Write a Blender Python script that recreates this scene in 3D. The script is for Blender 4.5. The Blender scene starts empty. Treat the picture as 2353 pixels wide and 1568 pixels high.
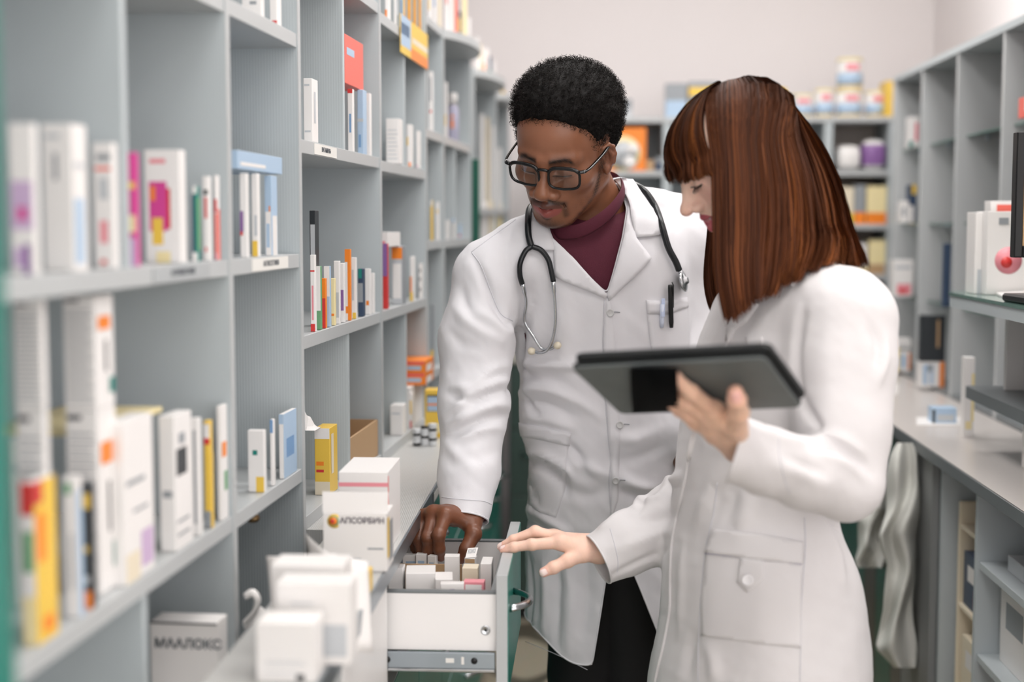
import bpy, bmesh, math, random
import numpy as np
from mathutils import Vector, Matrix
from mathutils.bvhtree import BVHTree
from mathutils.geometry import delaunay_2d_cdt

random.seed(7); np.random.seed(7)
SC = bpy.context.scene
COL = SC.collection

# ------------------------------------------------------------------ camera
W, H, F = 2353, 1568, 3268.0            # photograph frame, focal length in its pixels
EYE = 1.42                               # camera height
PITCH = math.atan((784 - 515) / F)       # the horizon lies at row 515
cam_d = bpy.data.cameras.new('camera'); cam = bpy.data.objects.new('camera', cam_d); COL.objects.link(cam)
cam_d.sensor_width = 36.0; cam_d.lens = F * 36.0 / W
cam.location = (0, 0, EYE); cam.rotation_euler = (math.pi / 2 - PITCH, 0, 0)
cam_d.dof.use_dof = True; cam_d.dof.focus_distance = 2.5; cam_d.dof.aperture_fstop = 1.8
cam_d.clip_start = 0.05
SC.camera = cam

# ------------------------------------------------------------------ light
world = bpy.data.worlds.new('world'); SC.world = world; world.use_nodes = True
bg = world.node_tree.nodes['Background']; bg.inputs[0].default_value = (1.0, 0.967, 0.965, 1); bg.inputs[1].default_value = 1.6
def area(name, loc, rot, sx, sy, power, col=(1, .968, .955)):
    d = bpy.data.lights.new(name, 'AREA'); d.shape = 'RECTANGLE'; d.size = sx; d.size_y = sy
    d.energy = power; d.color = col
    o = bpy.data.objects.new(name, d); o.location = loc; o.rotation_euler = rot; COL.objects.link(o); return o
LAMPS = [(x, y) for y in (1.0, 2.6, 4.2) for x in (0.12, 1.0)]
CEIL = 2.95
for (x, y) in LAMPS:
    area('ceiling_panel_light', (x, y, CEIL - .035), (0, 0, 0), .58, .58, {1.0: 3.5, 2.6: 6, 4.2: 8}[y])
vs = SC.view_settings
vs.view_transform = 'Standard'; vs.look = 'None'; vs.gamma = 1.0; vs.use_curve_mapping = False
vs.exposure = 0.58
if hasattr(SC, 'cycles'):                # light paths as short as this bright room allows
    cy = SC.cycles; cy.max_bounces = 5; cy.diffuse_bounces = 3; cy.glossy_bounces = 2; cy.transmission_bounces = 3; cy.transparent_max_bounces = 6
    cy.use_adaptive_sampling = True; cy.adaptive_threshold = .03; cy.caustics_reflective = False; cy.caustics_refractive = False

# ------------------------------------------------------------------ pixel geometry
CP, SP = math.cos(PITCH), math.sin(PITCH)
def at(px, py, Y):
    """point of the room at forward distance Y seen at pixel (px, py) of the photograph"""
    dx = (px - W / 2) / F; dy = (H / 2 - py) / F
    d = Vector((dx, CP + SP * dy, -SP + CP * dy))
    return Vector((0, 0, EYE)) + d * (Y / d.y)
def ray(px, py):
    dx = (px - W / 2) / F; dy = (H / 2 - py) / F
    return Vector((dx, CP + SP * dy, -SP + CP * dy)).normalized()
def atz(px, py, z):
    d = ray(px, py); t = (z - EYE) / d.z
    return Vector((0, 0, EYE)) + d * t
def proj(P):
    """pixels of an (n,3) array of points"""
    P = np.asarray(P, float)
    x = P[:, 0]; y = P[:, 1]; z = P[:, 2] - EYE
    zc = y * CP - z * SP; yc = y * SP + z * CP
    return np.stack([W / 2 + F * x / zc, H / 2 - F * yc / zc], 1)
def lerp(a, b, t): return a + (b - a) * t
# ------------------------------------------------------------------ materials
def lin(c):
    if isinstance(c, str): c = tuple(int(c[i:i + 2], 16) for i in (1, 3, 5))
    return tuple((v / 255 / 12.92 if v / 255 <= .04045 else ((v / 255 + .055) / 1.055) ** 2.4) for v in c)
_M = {}
def mat(col, rough=.5, metal=0., spec=.5, bump=0., bscale=200., noise=0., nscale=8., name=None, **kw):
    key = (str(col), rough, metal, spec, bump, bscale, noise, nscale, name, tuple(sorted(kw.items())))
    if key in _M: return _M[key]
    m = bpy.data.materials.new(name or 'paint'); m.use_nodes = True
    nt = m.node_tree; b = nt.nodes['Principled BSDF']
    c = lin(col)
    b.inputs['Base Color'].default_value = (*c, 1); b.inputs['Roughness'].default_value = rough
    b.inputs['Metallic'].default_value = metal; b.inputs['Specular IOR Level'].default_value = spec
    for k, v in kw.items(): b.inputs[k.replace('_', ' ')].default_value = v
    tc = None
    if noise or bump: tc = nt.nodes.new('ShaderNodeTexCoord')
    if noise:
        n = nt.nodes.new('ShaderNodeTexNoise'); n.inputs['Scale'].default_value = nscale; n.inputs['Detail'].default_value = 1
        nt.links.new(tc.outputs['Object'], n.inputs['Vector'])
        mx = nt.nodes.new('ShaderNodeMix'); mx.data_type = 'RGBA'
        mx.inputs['A'].default_value = (*[v * (1 - noise) for v in c], 1); mx.inputs['B'].default_value = (*[min(1, v * (1 + noise)) for v in c], 1)
        nt.links.new(n.outputs['Fac'], mx.inputs['Factor']); nt.links.new(mx.outputs['Result'], b.inputs['Base Color'])
    if bump:
        n = nt.nodes.new('ShaderNodeTexNoise'); n.inputs['Scale'].default_value = bscale; n.inputs['Detail'].default_value = 0
        nt.links.new(tc.outputs['Object'], n.inputs['Vector'])
        bp = nt.nodes.new('ShaderNodeBump'); bp.inputs['Strength'].default_value = bump; bp.inputs['Distance'].default_value = .001
        nt.links.new(n.outputs['Fac'], bp.inputs['Height']); nt.links.new(bp.outputs['Normal'], b.inputs['Normal'])
    _M[key] = m; return m
def ribbed(col, axis='X', freq=160., rough=.45, strength=.35):
    """laminate with fine grooves"""
    key = ('rib', str(col), axis, freq)
    if key in _M: return _M[key]
    m = bpy.data.materials.new('ribbed_laminate'); m.use_nodes = True
    nt = m.node_tree; b = nt.nodes['Principled BSDF']
    b.inputs['Base Color'].default_value = (*lin(col), 1); b.inputs['Roughness'].default_value = rough
    tc = nt.nodes.new('ShaderNodeTexCoord'); w = nt.nodes.new('ShaderNodeTexWave')
    w.wave_type = 'BANDS'; w.bands_direction = axis; w.inputs['Scale'].default_value = freq / 6.2832
    nt.links.new(tc.outputs['Object'], w.inputs['Vector'])
    bp = nt.nodes.new('ShaderNodeBump'); bp.inputs['Strength'].default_value = strength; bp.inputs['Distance'].default_value = .0012
    nt.links.new(w.outputs['Fac'], bp.inputs['Height']); nt.links.new(bp.outputs['Normal'], b.inputs['Normal'])
    _M[key] = m; return m
def vmat(name, rough=.5, spec=.5, sss=0., bump=0., bscale=300., sheen=0., sssr=(.6, .25, .12)):
    """material coloured by the mesh's own 'Col' attribute"""
    key = ('v', name)
    if key in _M: return _M[key]
    m = bpy.data.materials.new(name); m.use_nodes = True
    nt = m.node_tree; b = nt.nodes['Principled BSDF']
    a = nt.nodes.new('ShaderNodeAttribute'); a.attribute_name = 'Col'
    nt.links.new(a.outputs['Color'], b.inputs['Base Color'])
    b.inputs['Roughness'].default_value = rough; b.inputs['Specular IOR Level'].default_value = spec
    if sss:
        b.inputs['Subsurface Weight'].default_value = sss; b.inputs['Subsurface Radius'].default_value = sssr
        b.inputs['Subsurface Scale'].default_value = .008
    if sheen: b.inputs['Sheen Weight'].default_value = sheen
    if bump:
        tc = nt.nodes.new('ShaderNodeTexCoord'); n = nt.nodes.new('ShaderNodeTexNoise'); n.inputs['Scale'].default_value = bscale; n.inputs['Detail'].default_value = 0
        nt.links.new(tc.outputs['Object'], n.inputs['Vector'])
        bp = nt.nodes.new('ShaderNodeBump'); bp.inputs['Strength'].default_value = bump; bp.inputs['Distance'].default_value = .001
        nt.links.new(n.outputs['Fac'], bp.inputs['Height']); nt.links.new(bp.outputs['Normal'], b.inputs['Normal'])
    _M[key] = m; return m
def glassmat(name='glass', tint=(250, 253, 252), rough=.02, alpha=.18):
    key = ('g', name)
    if key in _M: return _M[key]
    m = bpy.data.materials.new(name); m.use_nodes = True
    nt = m.node_tree; nt.nodes.clear()
    o = nt.nodes.new('ShaderNodeOutputMaterial'); t = nt.nodes.new('ShaderNodeBsdfTransparent'); g = nt.nodes.new('ShaderNodeBsdfGlossy')
    t.inputs[0].default_value = (*lin(tint), 1); g.inputs['Roughness'].default_value = rough
    fr = nt.nodes.new('ShaderNodeFresnel'); fr.inputs[0].default_value = 1.35
    ad = nt.nodes.new('ShaderNodeMath'); ad.operation = 'ADD'; ad.inputs[1].default_value = alpha * .1
    mx = nt.nodes.new('ShaderNodeMixShader')
    nt.links.new(fr.outputs[0], ad.inputs[0]); nt.links.new(ad.outputs[0], mx.inputs[0])
    nt.links.new(t.outputs[0], mx.inputs[1]); nt.links.new(g.outputs[0], mx.inputs[2]); nt.links.new(mx.outputs[0], o.inputs[0])
    _M[key] = m; return m

# ------------------------------------------------------------------ objects
ORG = {}
def tag(o, label=None, cat=None, group=None, kind=None):
    if label: o['label'] = label
    if cat: o['category'] = cat
    if group: o['group'] = group
    if kind: o['kind'] = kind
    return o
def empty(name, loc, label=None, cat=None, group=None, kind=None):
    o = bpy.data.objects.new(name, None); o.location = loc; o.empty_display_size = .05
    COL.objects.link(o); ORG[o.name] = Vector(loc); return tag(o, label, cat, group, kind)
class MB:
    """collects world-space geometry for one mesh"""
    def __init__(s): s.v = []; s.f = []; s.m = []; s.mats = []; s.sm = []
    def mi(s, m):
        if m not in s.mats: s.mats.append(m)
        return s.mats.index(m)
    def add(s, V, Fc, m, smooth=False):
        o = len(s.v); k = s.mi(m)
        s.v += [tuple(v) for v in V]
        for f in Fc: s.f.append(tuple(i + o for i in f)); s.m.append(k); s.sm.append(smooth)
        return s
    def box(s, c, half, m, R=None, bev=0.):
        """box with chamfered edges; c centre, half sizes, R 3x3 rotation"""
        R = R or Matrix.Identity(3); c = Vector(c); hx, hy, hz = half
        b = min(bev, hx * .49, hy * .49, hz * .49)
        if b <= 0:
            V = [Vector((x * hx, y * hy, z * hz)) for x in (-1, 1) for y in (-1, 1) for z in (-1, 1)]
            Fc = [(0, 1, 3, 2), (4, 6, 7, 5), (0, 4, 5, 1), (2, 3, 7, 6), (0, 2, 6, 4), (1, 5, 7, 3)]
        else:
            V = []; idx = {}
            for x in (-1, 1):
                for y in (-1, 1):
                    for z in (-1, 1):
                        idx[(x, y, z)] = len(V)
                        V += [Vector((x * hx, y * (hy - b), z * (hz - b))), Vector((x * (hx - b), y * hy, z * (hz - b))), Vector((x * (hx - b), y * (hy - b), z * hz))]
            I = lambda x, y, z, a: idx[(x, y, z)] + a
            Fc = []
            for q in (-1, 1):
                Fc.append([I(q, -1, -1, 0), I(q, 1, -1, 0), I(q, 1, 1, 0), I(q, -1, 1, 0)][::q])
                Fc.append([I(-1, q, -1, 1), I(-1, q, 1, 1), I(1, q, 1, 1), I(1, q, -1, 1)][::q])
                Fc.append([I(-1, -1, q, 2), I(1, -1, q, 2), I(1, 1, q, 2), I(-1, 1, q, 2)][::q])
            for p in (-1, 1):
                for q in (-1, 1):
                    Fc.append([I(p, q, -1, 0), I(p, q, -1, 1), I(p, q, 1, 1), I(p, q, 1, 0)][::p * q])
                    Fc.append([I(p, -1, q, 0), I(p, 1, q, 0), I(p, 1, q, 2), I(p, -1, q, 2)][::p * q])
                    Fc.append([I(-1, p, q, 1), I(-1, p, q, 2), I(1, p, q, 2), I(1, p, q, 1)][::p * q])
            for x in (-1, 1):
                for y in (-1, 1):
                    for z in (-1, 1): Fc.append([I(x, y, z, 0), I(x, y, z, 1), I(x, y, z, 2)][::x * y * z])
        return s.add([c + R @ v for v in V], Fc, m)
    def tube(s, pts, r, m, n=10, cap=True, flat=1.0):
        pts = [Vector(p) for p in pts]; k = len(pts)
        rr = r if isinstance(r, (list, tuple, np.ndarray)) else [r] * k
        V = []; Fc = []
        t = (pts[1] - pts[0]).normalized(); u = t.orthogonal().normalized()
        for i, p in enumerate(pts):
            a = pts[max(i - 1, 0)]; b = pts[min(i + 1, k - 1)]; t = (b - a).normalized()
            u = (u - t * u.dot(t)).normalized(); w = t.cross(u)
            for j in range(n):
                an = 2 * math.pi * j / n
                V.append(p + (u * math.cos(an) + w * math.sin(an) * flat) * rr[i])
        for i in range(k - 1):
            for j in range(n):
                q = (j + 1) % n
                Fc.append((i * n + j, i * n + q, (i + 1) * n + q, (i + 1) * n + j))
        if cap: Fc.append(tuple(range(n))[::-1]); Fc.append(tuple((k - 1) * n + j for j in range(n)))
        return s.add(V, Fc, m, True)
    def lathe(s, base, prof, m, n=20, axis=(0, 0, 1), smooth=True):
        """prof = [(radius, height)]; surface of revolution about axis from base"""
        ax = Vector(axis).normalized(); u = ax.orthogonal().normalized(); w = ax.cross(u); base = Vector(base)
        V = []; Fc = []
        for (r, h) in prof:
            for j in range(n):
                an = 2 * math.pi * j / n; V.append(base + ax * h + (u * math.cos(an) + w * math.sin(an)) * max(r, 1e-5))
        for i in range(len(prof) - 1):
            for j in range(n):
                q = (j + 1) % n; Fc.append((i * n + j, i * n + q, (i + 1) * n + q, (i + 1) * n + j))
        Fc.append(tuple(range(n))[::-1]); Fc.append(tuple((len(prof) - 1) * n + j for j in range(n)))
        return s.add(V, Fc, m, smooth)
    def quad(s, a, b, c, d, m): return s.add([a, b, c, d], [(0, 1, 2, 3)], m)
    def grid(s, G, m, smooth=True, flip=False):
        """G[i][j] points"""
        n0 = len(G); n1 = len(G[0]); V = [p for row in G for p in row]
        Fc = [(i * n1 + j, i * n1 + j + 1, (i + 1) * n1 + j + 1, (i + 1) * n1 + j) for i in range(n0 - 1) for j in range(n1 - 1)]
        if flip: Fc = [f[::-1] for f in Fc]
        return s.add(V, Fc, m, smooth)
    def build(s, name, parent=None, origin=None, label=None, cat=None, group=None, kind=None):
        me = bpy.data.meshes.new(name)
        V = np.array(s.v, float)
        if parent is not None: org = ORG[parent.name]
        elif origin is not None: org = Vector(origin)
        else:
            lo, hi = V.min(0), V.max(0); org = Vector(((lo[0] + hi[0]) / 2, (lo[1] + hi[1]) / 2, lo[2]))
        me.from_pydata((V - np.array(org)).tolist(), [], s.f)
        for m in s.mats: me.materials.append(m)
        me.polygons.foreach_set('material_index', s.m); me.polygons.foreach_set('use_smooth', s.sm); me.update()
        o = bpy.data.objects.new(name, me); COL.objects.link(o)
        ORG[o.name] = org.copy() if isinstance(org, Vector) else Vector(org)
        if parent is not None: o.parent = parent
        else: o.location = org
        return tag(o, label, cat, group, kind)
def npmesh(name, V, Fc, m, parent=None, cols=None, smooth=True, origin=None, **kw):
    """mesh object from numpy arrays; faces (n,4) or (n,3) or list"""
    me = bpy.data.meshes.new(name); V = np.asarray(V, float)
    org = ORG[parent.name] if parent is not None else (Vector(origin) if origin is not None else Vector((V[:, 0].mean(), V[:, 1].mean(), V[:, 2].min())))
    Fc = np.asarray(Fc); k = Fc.shape[1]
    me.vertices.add(len(V)); me.vertices.foreach_set('co', (V - np.array(org)).astype(np.float32).ravel())
    me.loops.add(Fc.size); me.loops.foreach_set('vertex_index', Fc.astype(np.int32).ravel())
    me.polygons.add(len(Fc)); me.polygons.foreach_set('loop_start', np.arange(0, Fc.size, k, dtype=np.int32))
    me.update(calc_edges=True)
    me.polygons.foreach_set('use_smooth', np.full(len(Fc), smooth))
    if cols is not None:
        a = me.attributes.new('Col', 'FLOAT_COLOR', 'POINT')
        c = np.ones((len(V), 4), np.float32); c[:, :3] = cols; a.data.foreach_set('color', c.ravel())
    for mm in (m if isinstance(m, list) else [m]): me.materials.append(mm)
    me.validate()
    o = bpy.data.objects.new(name, me); COL.objects.link(o); ORG[o.name] = Vector(org)
    if parent is not None: o.parent = parent
    else: o.location = org
    return tag(o, **kw)
def rz(a): return Matrix.Rotation(a, 3, 'Z')
def smooth_line(P, n=40):
    """Catmull-Rom through points -> n samples (any dimension)"""
    P = [np.array(p, float) for p in P]; k = len(P)
    Q = [2 * P[0] - P[1]] + P + [2 * P[-1] - P[-2]]
    out = []
    for i in range(n):
        t = i / (n - 1) * (k - 1); j = min(int(t), k - 2); t -= j
        a, b, c, d = Q[j], Q[j + 1], Q[j + 2], Q[j + 3]
        out.append(.5 * (2 * b + (c - a) * t + (2 * a - 5 * b + 4 * c - d) * t * t + (3 * b - a - 3 * c + d) * t ** 3))
    return np.array(out)

def text(body, size, loc, R, m, parent, name='lettering', depth=.0002, bold=0.):
    """flat lettering as a mesh; R columns = right, up, out"""
    cu = bpy.data.curves.new(name, 'FONT'); cu.body = body; cu.size = size; cu.align_x = 'CENTER'; cu.align_y = 'CENTER'; cu.extrude = depth; cu.offset = bold; cu.resolution_u = 2
    ob = bpy.data.objects.new(name, cu); COL.objects.link(ob)
    dg = bpy.context.evaluated_depsgraph_get(); me = bpy.data.meshes.new_from_object(ob.evaluated_get(dg))
    bpy.data.objects.remove(ob)
    Vv = [Vector(loc) + R @ v.co for v in me.vertices]; Ff = [tuple(p.vertices) for p in me.polygons]
    bpy.data.meshes.remove(me)
    b = MB(); b.add(Vv, Ff, m); return b.build(name, parent)

# ------------------------------------------------------------------ implicit surfaces
class Field:
    def __init__(s, lo, hi, h):
        s.h = h; s.lo = np.array(lo, float); n = np.ceil((np.array(hi) - s.lo) / h).astype(int) + 1; s.n = n
        s.d = np.full(n, 1e3, np.float32); s.ax = [s.lo[i] + h * np.arange(n[i]) for i in range(3)]
    def clone(s):
        g = Field.__new__(Field); g.h = s.h; g.lo = s.lo; g.n = s.n; g.ax = s.ax; g.d = np.full(s.n, 1e3, np.float32); return g
    def win(s, lo, hi):
        sl = []; ax = []
        for i in range(3):
            a = max(0, int(math.floor((lo[i] - s.lo[i]) / s.h))); b = min(s.n[i], int(math.ceil((hi[i] - s.lo[i]) / s.h)) + 1)
            if b <= a: return None
            sl.append(slice(a, b)); ax.append(s.ax[i][a:b].astype(np.float32))
        return tuple(sl), ax[0][:, None, None], ax[1][None, :, None], ax[2][None, None, :]
    def put(s, w, d, k, op):
        o = s.d[w]
        if op == 'u':
            if k > 0:
                hh = np.maximum(k - np.abs(o - d), 0) / k; s.d[w] = np.minimum(o, d) - hh * hh * k * .25
            else: s.d[w] = np.minimum(o, d)
        else:                                   # subtract
            d = -d
            if k > 0:
                hh = np.maximum(k - np.abs(o - d), 0) / k; s.d[w] = np.maximum(o, d) + hh * hh * k * .25
            else: s.d[w] = np.maximum(o, d)
    def cone(s, a, b, ra, rb, k=.01, op='u', sq=None):
        a = np.array(a, float); b = np.array(b, float); R = max(ra, rb) + k + 4 * s.h
        w = s.win(np.minimum(a, b) - R, np.maximum(a, b) + R)
        if w is None: return s
        sl, x, y, z = w; ab = b - a; L = float(ab @ ab) + 1e-12
        t = np.clip(((x - a[0]) * ab[0] + (y - a[1]) * ab[1] + (z - a[2]) * ab[2]) / L, 0, 1)
        d = np.sqrt((x - a[0] - t * ab[0]) ** 2 + (y - a[1] - t * ab[1]) ** 2 + (z - a[2] - t * ab[2]) ** 2) - (ra + (rb - ra) * t)
        s.put(sl, d.astype(np.float32), k, op); return s
    def chain(s, pts, rr, k=.01, op='u'):
        for i in range(len(pts) - 1): s.cone(pts[i], pts[i + 1], rr[i], rr[i + 1], k, op)
        return s
    def ell(s, c, r, k=.01, op='u', R=None):
        c = np.array(c, float); r = np.array(r, float); q = max(r) + k + 4 * s.h
        if R is None: ex = r + k + 4 * s.h
        else: ex = np.array([q, q, q])
        w = s.win(c - ex, c + ex)
        if w is None: return s
        sl, x, y, z = w; x = x - c[0]; y = y - c[1]; z = z - c[2]
        if R is not None:
            R = np.array(R); x, y, z = (R[0, 0] * x + R[1, 0] * y + R[2, 0] * z), (R[0, 1] * x + R[1, 1] * y + R[2, 1] * z), (R[0, 2] * x + R[1, 2] * y + R[2, 2] * z)
        k0 = np.sqrt((x / r[0]) ** 2 + (y / r[1]) ** 2 + (z / r[2]) ** 2); k1 = np.sqrt((x / r[0] ** 2) ** 2 + (y / r[1] ** 2) ** 2 + (z / r[2] ** 2) ** 2) + 1e-9
        d = k0 * (k0 - 1) / k1
        d = np.where(k0 < 1e-3, -min(r), d)
        s.put(sl, d.astype(np.float32), k, op); return s
    def stack(s, rows, yaw, k=.01, p=2.3):
        """torso: rows of (z, cx, cy, a, b) from top to bottom; a lateral, b fore-aft radius, ellipse turned by yaw"""
        rows = sorted(rows); Z = np.array([r[0] for r in rows]); zz = s.ax[2]
        zi = np.linspace(Z[0], Z[-1], 200)
        def cur(j):
            pts = smooth_line([(r[0], r[j]) for r in rows], 200); return np.interp(zz, pts[:, 0], pts[:, 1]).astype(np.float32)
        cx, cy, a, b = cur(1), cur(2), cur(3), cur(4)
        x = s.ax[0].astype(np.float32)[:, None, None] - cx; y = s.ax[1].astype(np.float32)[None, :, None] - cy
        c, q = math.cos(yaw), math.sin(yaw); u = (x * c + y * q) / a; v = (-x * q + y * c) / b
        kk = (np.abs(u) ** p + np.abs(v) ** p) ** (1 / p)
        d = (kk - 1) * np.minimum(a, b)
        d = np.maximum(d, np.maximum(Z[0] - zz, zz - Z[-1]).astype(np.float32)[None, None, :])
        s.put((slice(None),) * 3, d.astype(np.float32), k, 'u'); return s
    def mesh(s):
        d = s.d; n = np.array(d.shape); ins = d < 0
        c = np.zeros(n - 1, np.int8)
        for i in (0, 1):
            for j in (0, 1):
                for k in (0, 1): c += ins[i:n[0] - 1 + i, j:n[1] - 1 + j, k:n[2] - 1 + k]
        act = (c > 0) & (c < 8); ids = np.full(act.shape, -1, np.int32); I = np.argwhere(act); ids[act] = np.arange(len(I))
        P = np.zeros((len(I), 3)); cnt = np.zeros(len(I))
        offs = [(i, j, k) for i in (0, 1) for j in (0, 1) for k in (0, 1)]
        for a in offs:
            for ax in range(3):
                if a[ax]: continue
                b = list(a); b[ax] = 1
                da = d[I[:, 0] + a[0], I[:, 1] + a[1], I[:, 2] + a[2]]; db = d[I[:, 0] + b[0], I[:, 1] + b[1], I[:, 2] + b[2]]
                cr = (da < 0) != (db < 0); t = np.where(cr, da / np.where(cr, da - db, 1), 0)
                q = np.tile(np.array(a, float), (len(I), 1)); q[:, ax] += t
                P += q * cr[:, None]; cnt += cr
        P = (I + P / cnt[:, None]) * s.h + s.lo
        Fs = []
        for ax in range(3):
            o1, o2 = [(1, 2), (2, 0), (0, 1)][ax]
            s0 = [slice(1, -1)] * 3; s0[ax] = slice(0, -1); s1 = [slice(1, -1)] * 3; s1[ax] = slice(1, None)
            A = ins[tuple(s0)]; B = ins[tuple(s1)]; E = np.argwhere(A != B); 
            if not len(E): continue
            flip = A[E[:, 0], E[:, 1], E[:, 2]]
            base = E.copy(); base[:, o1] += 1; base[:, o2] += 1
            def cid(d1, d2):
                q = base.copy(); q[:, o1] -= d1; q[:, o2] -= d2; return ids[q[:, 0], q[:, 1], q[:, 2]]
            Q = np.stack([cid(1, 1), cid(0, 1), cid(0, 0), cid(1, 0)], 1)
            Q[~flip] = Q[~flip][:, ::-1]; Fs.append(Q)
        Fq = np.concatenate(Fs); Fq = Fq[(Fq >= 0).all(1)]
        return P, Fq
def relax(V, Fq, it=2, lam=.5):
    """Laplacian smoothing on quads/tris"""
    k = Fq.shape[1]; E = np.concatenate([Fq[:, [i, (i + 1) % k]] for i in range(k)])
    for _ in range(it):
        S = np.zeros_like(V); n = np.zeros(len(V))
        for j in range(3):
            S[:, j] = np.bincount(E[:, 0], V[E[:, 1], j], len(V)) + np.bincount(E[:, 1], V[E[:, 0], j], len(V))
        n = np.bincount(E[:, 0], minlength=len(V)) + np.bincount(E[:, 1], minlength=len(V))
        V = V + lam * (S / np.maximum(n, 1)[:, None] - V) * (n > 0)[:, None]
    return V
def vnormals(V, Fq):
    a = V[Fq[:, 0]]; b = V[Fq[:, 1]]; c = V[Fq[:, 2]]; d = V[Fq[:, 3 if Fq.shape[1] == 4 else 0]]
    n = np.cross(c - a, d - b) if Fq.shape[1] == 4 else np.cross(b - a, c - a)
    N = np.zeros_like(V)
    for i in range(Fq.shape[1]):
        for j in range(3): N[:, j] += np.bincount(Fq[:, i], n[:, j], len(V))
    return N / (np.linalg.norm(N, axis=1, keepdims=True) + 1e-12)
def tri(Fq): return np.concatenate([Fq[:, [0, 1, 2]], Fq[:, [0, 2, 3]]]) if Fq.shape[1] == 4 else Fq
def clip(V, T, s):
    """keep the part of a triangle mesh where s > 0, cutting cleanly along s = 0"""
    pos = s > 0; cnt = pos[T].sum(1)
    out = [T[cnt == 3]]; V = list(map(tuple, V)); new = {}
    def cut(i, j):
        key = (min(i, j), max(i, j))
        if key not in new:
            t = s[i] / (s[i] - s[j]); a = V[i]; b = V[j]
            new[key] = len(V); V.append(tuple(a[q] + (b[q] - a[q]) * t for q in range(3)))
        return new[key]
    add = []
    for f in T[cnt == 1]:
        r = [q for q in range(3) if pos[f[q]]][0]; a, b, c = f[r], f[(r + 1) % 3], f[(r + 2) % 3]
        add.append((a, cut(a, b), cut(a, c)))
    for f in T[cnt == 2]:
        r = [q for q in range(3) if not pos[f[q]]][0]; a, b, c = f[r], f[(r + 1) % 3], f[(r + 2) % 3]
        p, q = cut(a, b), cut(a, c); add += [(p, b, c), (p, c, q)]
    if add: out.append(np.array(add))
    T2 = np.concatenate(out); V = np.array(V)
    used = np.unique(T2); mp = np.full(len(V), -1); mp[used] = np.arange(len(used))
    return V[used], mp[T2]
def polydist(P, poly):
    """signed distance (negative inside) of 2-D points to a closed polygon"""
    P = np.asarray(P, float); poly = np.asarray(poly, float); n = len(poly)
    dm = np.full(len(P), 1e9); ins = np.zeros(len(P), bool)
    for i in range(n):
        a = poly[i]; b = poly[(i + 1) % n]; ab = b - a
        t = np.clip(((P - a) @ ab) / (ab @ ab + 1e-12), 0, 1); q = P - a - t[:, None] * ab
        dm = np.minimum(dm, (q ** 2).sum(1))
        c = ((a[1] > P[:, 1]) != (b[1] > P[:, 1])); 
        with np.errstate(divide='ignore', invalid='ignore'):
            xx = (b[0] - a[0]) * (P[:, 1] - a[1]) / (b[1] - a[1]) + a[0]
        ins ^= c & (P[:, 0] < xx)
    return np.sqrt(dm) * np.where(ins, -1, 1)
def segdist(V, L):
    """distance of points to a 3-D polyline and the position (0..1) along it"""
    best = np.full(len(V), 1e9); tt = np.zeros(len(V)); n = len(L) - 1
    for i in range(n):
        a = L[i]; ab = L[i + 1] - a
        t = np.clip(((V - a) @ ab) / (ab @ ab + 1e-12), 0, 1); d = ((V - a - t[:, None] * ab) ** 2).sum(1)
        m = d < best; best[m] = d[m]; tt[m] = (i + t[m]) / n
    return np.sqrt(best), tt
# ------------------------------------------------------------------ frames of the room
class Frame:
    """s to the right across the aisle, t along the aisle away from the camera"""
    def __init__(f, x0, slope):
        f.a = math.atan(slope); f.x0 = x0; f.R = rz(-f.a); f.c = math.cos(f.a); f.q = math.sin(f.a)
    def P(f, s, t, z): return Vector((f.x0 + s * f.c + t * f.q, -s * f.q + t * f.c, z))
    def inv(f, p): x = p[0] - f.x0; return (x * f.c - p[1] * f.q, x * f.q + p[1] * f.c)
    def box(f, b, s0, s1, t0, t1, z0, z1, m, bev=.0008):
        return b.box(f.P((s0 + s1) / 2, (t0 + t1) / 2, (z0 + z1) / 2), (abs(s1 - s0) / 2, abs(t1 - t0) / 2, abs(z1 - z0) / 2), m, f.R, bev)
RM = Frame(0., .055)                      # worktops, drawers, walls
SH = Frame(-.38 - .1034 * 1.93, .1034)    # shelving along the left wall; s = 0 is its front
def sh_t(px):                             # distance along the shelving at which its front is seen at column px
    return (-SH.x0 * F / (1514.0 - px)) / SH.c

M_wall = mat((238, 232, 231), .85, noise=.015, nscale=3, name='wall_paint')
M_ceil = mat((244, 243, 240), .9, name='ceiling_paint')
M_grey = mat((189, 197, 200), .42, name='grey_laminate')
M_greyR = ribbed((189, 197, 200), 'X', 420., .42, .10)
M_edge = mat((188, 191, 192), .35, name='grey_edging')
M_dgrey = mat((112, 117, 119), .4, noise=.03, nscale=30, name='dark_grey_laminate')
M_teal = mat((24, 122, 108), .32, name='teal_laminate')
M_dteal = mat((26, 92, 76), .35, name='dark_teal_laminate')
M_white = mat((246, 244, 243), .4, name='white_laminate')
M_chrome = mat((200, 203, 206), .18, 1.0, name='chrome')
M_steel = mat((168, 178, 186), .33, 1.0, name='zinc_steel')
M_black = mat((12, 13, 14), .4, name='black_plastic')
M_brass = mat((120, 98, 70), .3, 1.0, name='brass')
M_glassgreen = mat((150, 190, 178), .08, name='glass_edge', Transmission_Weight=.6)
M_glass = glassmat()

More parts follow.
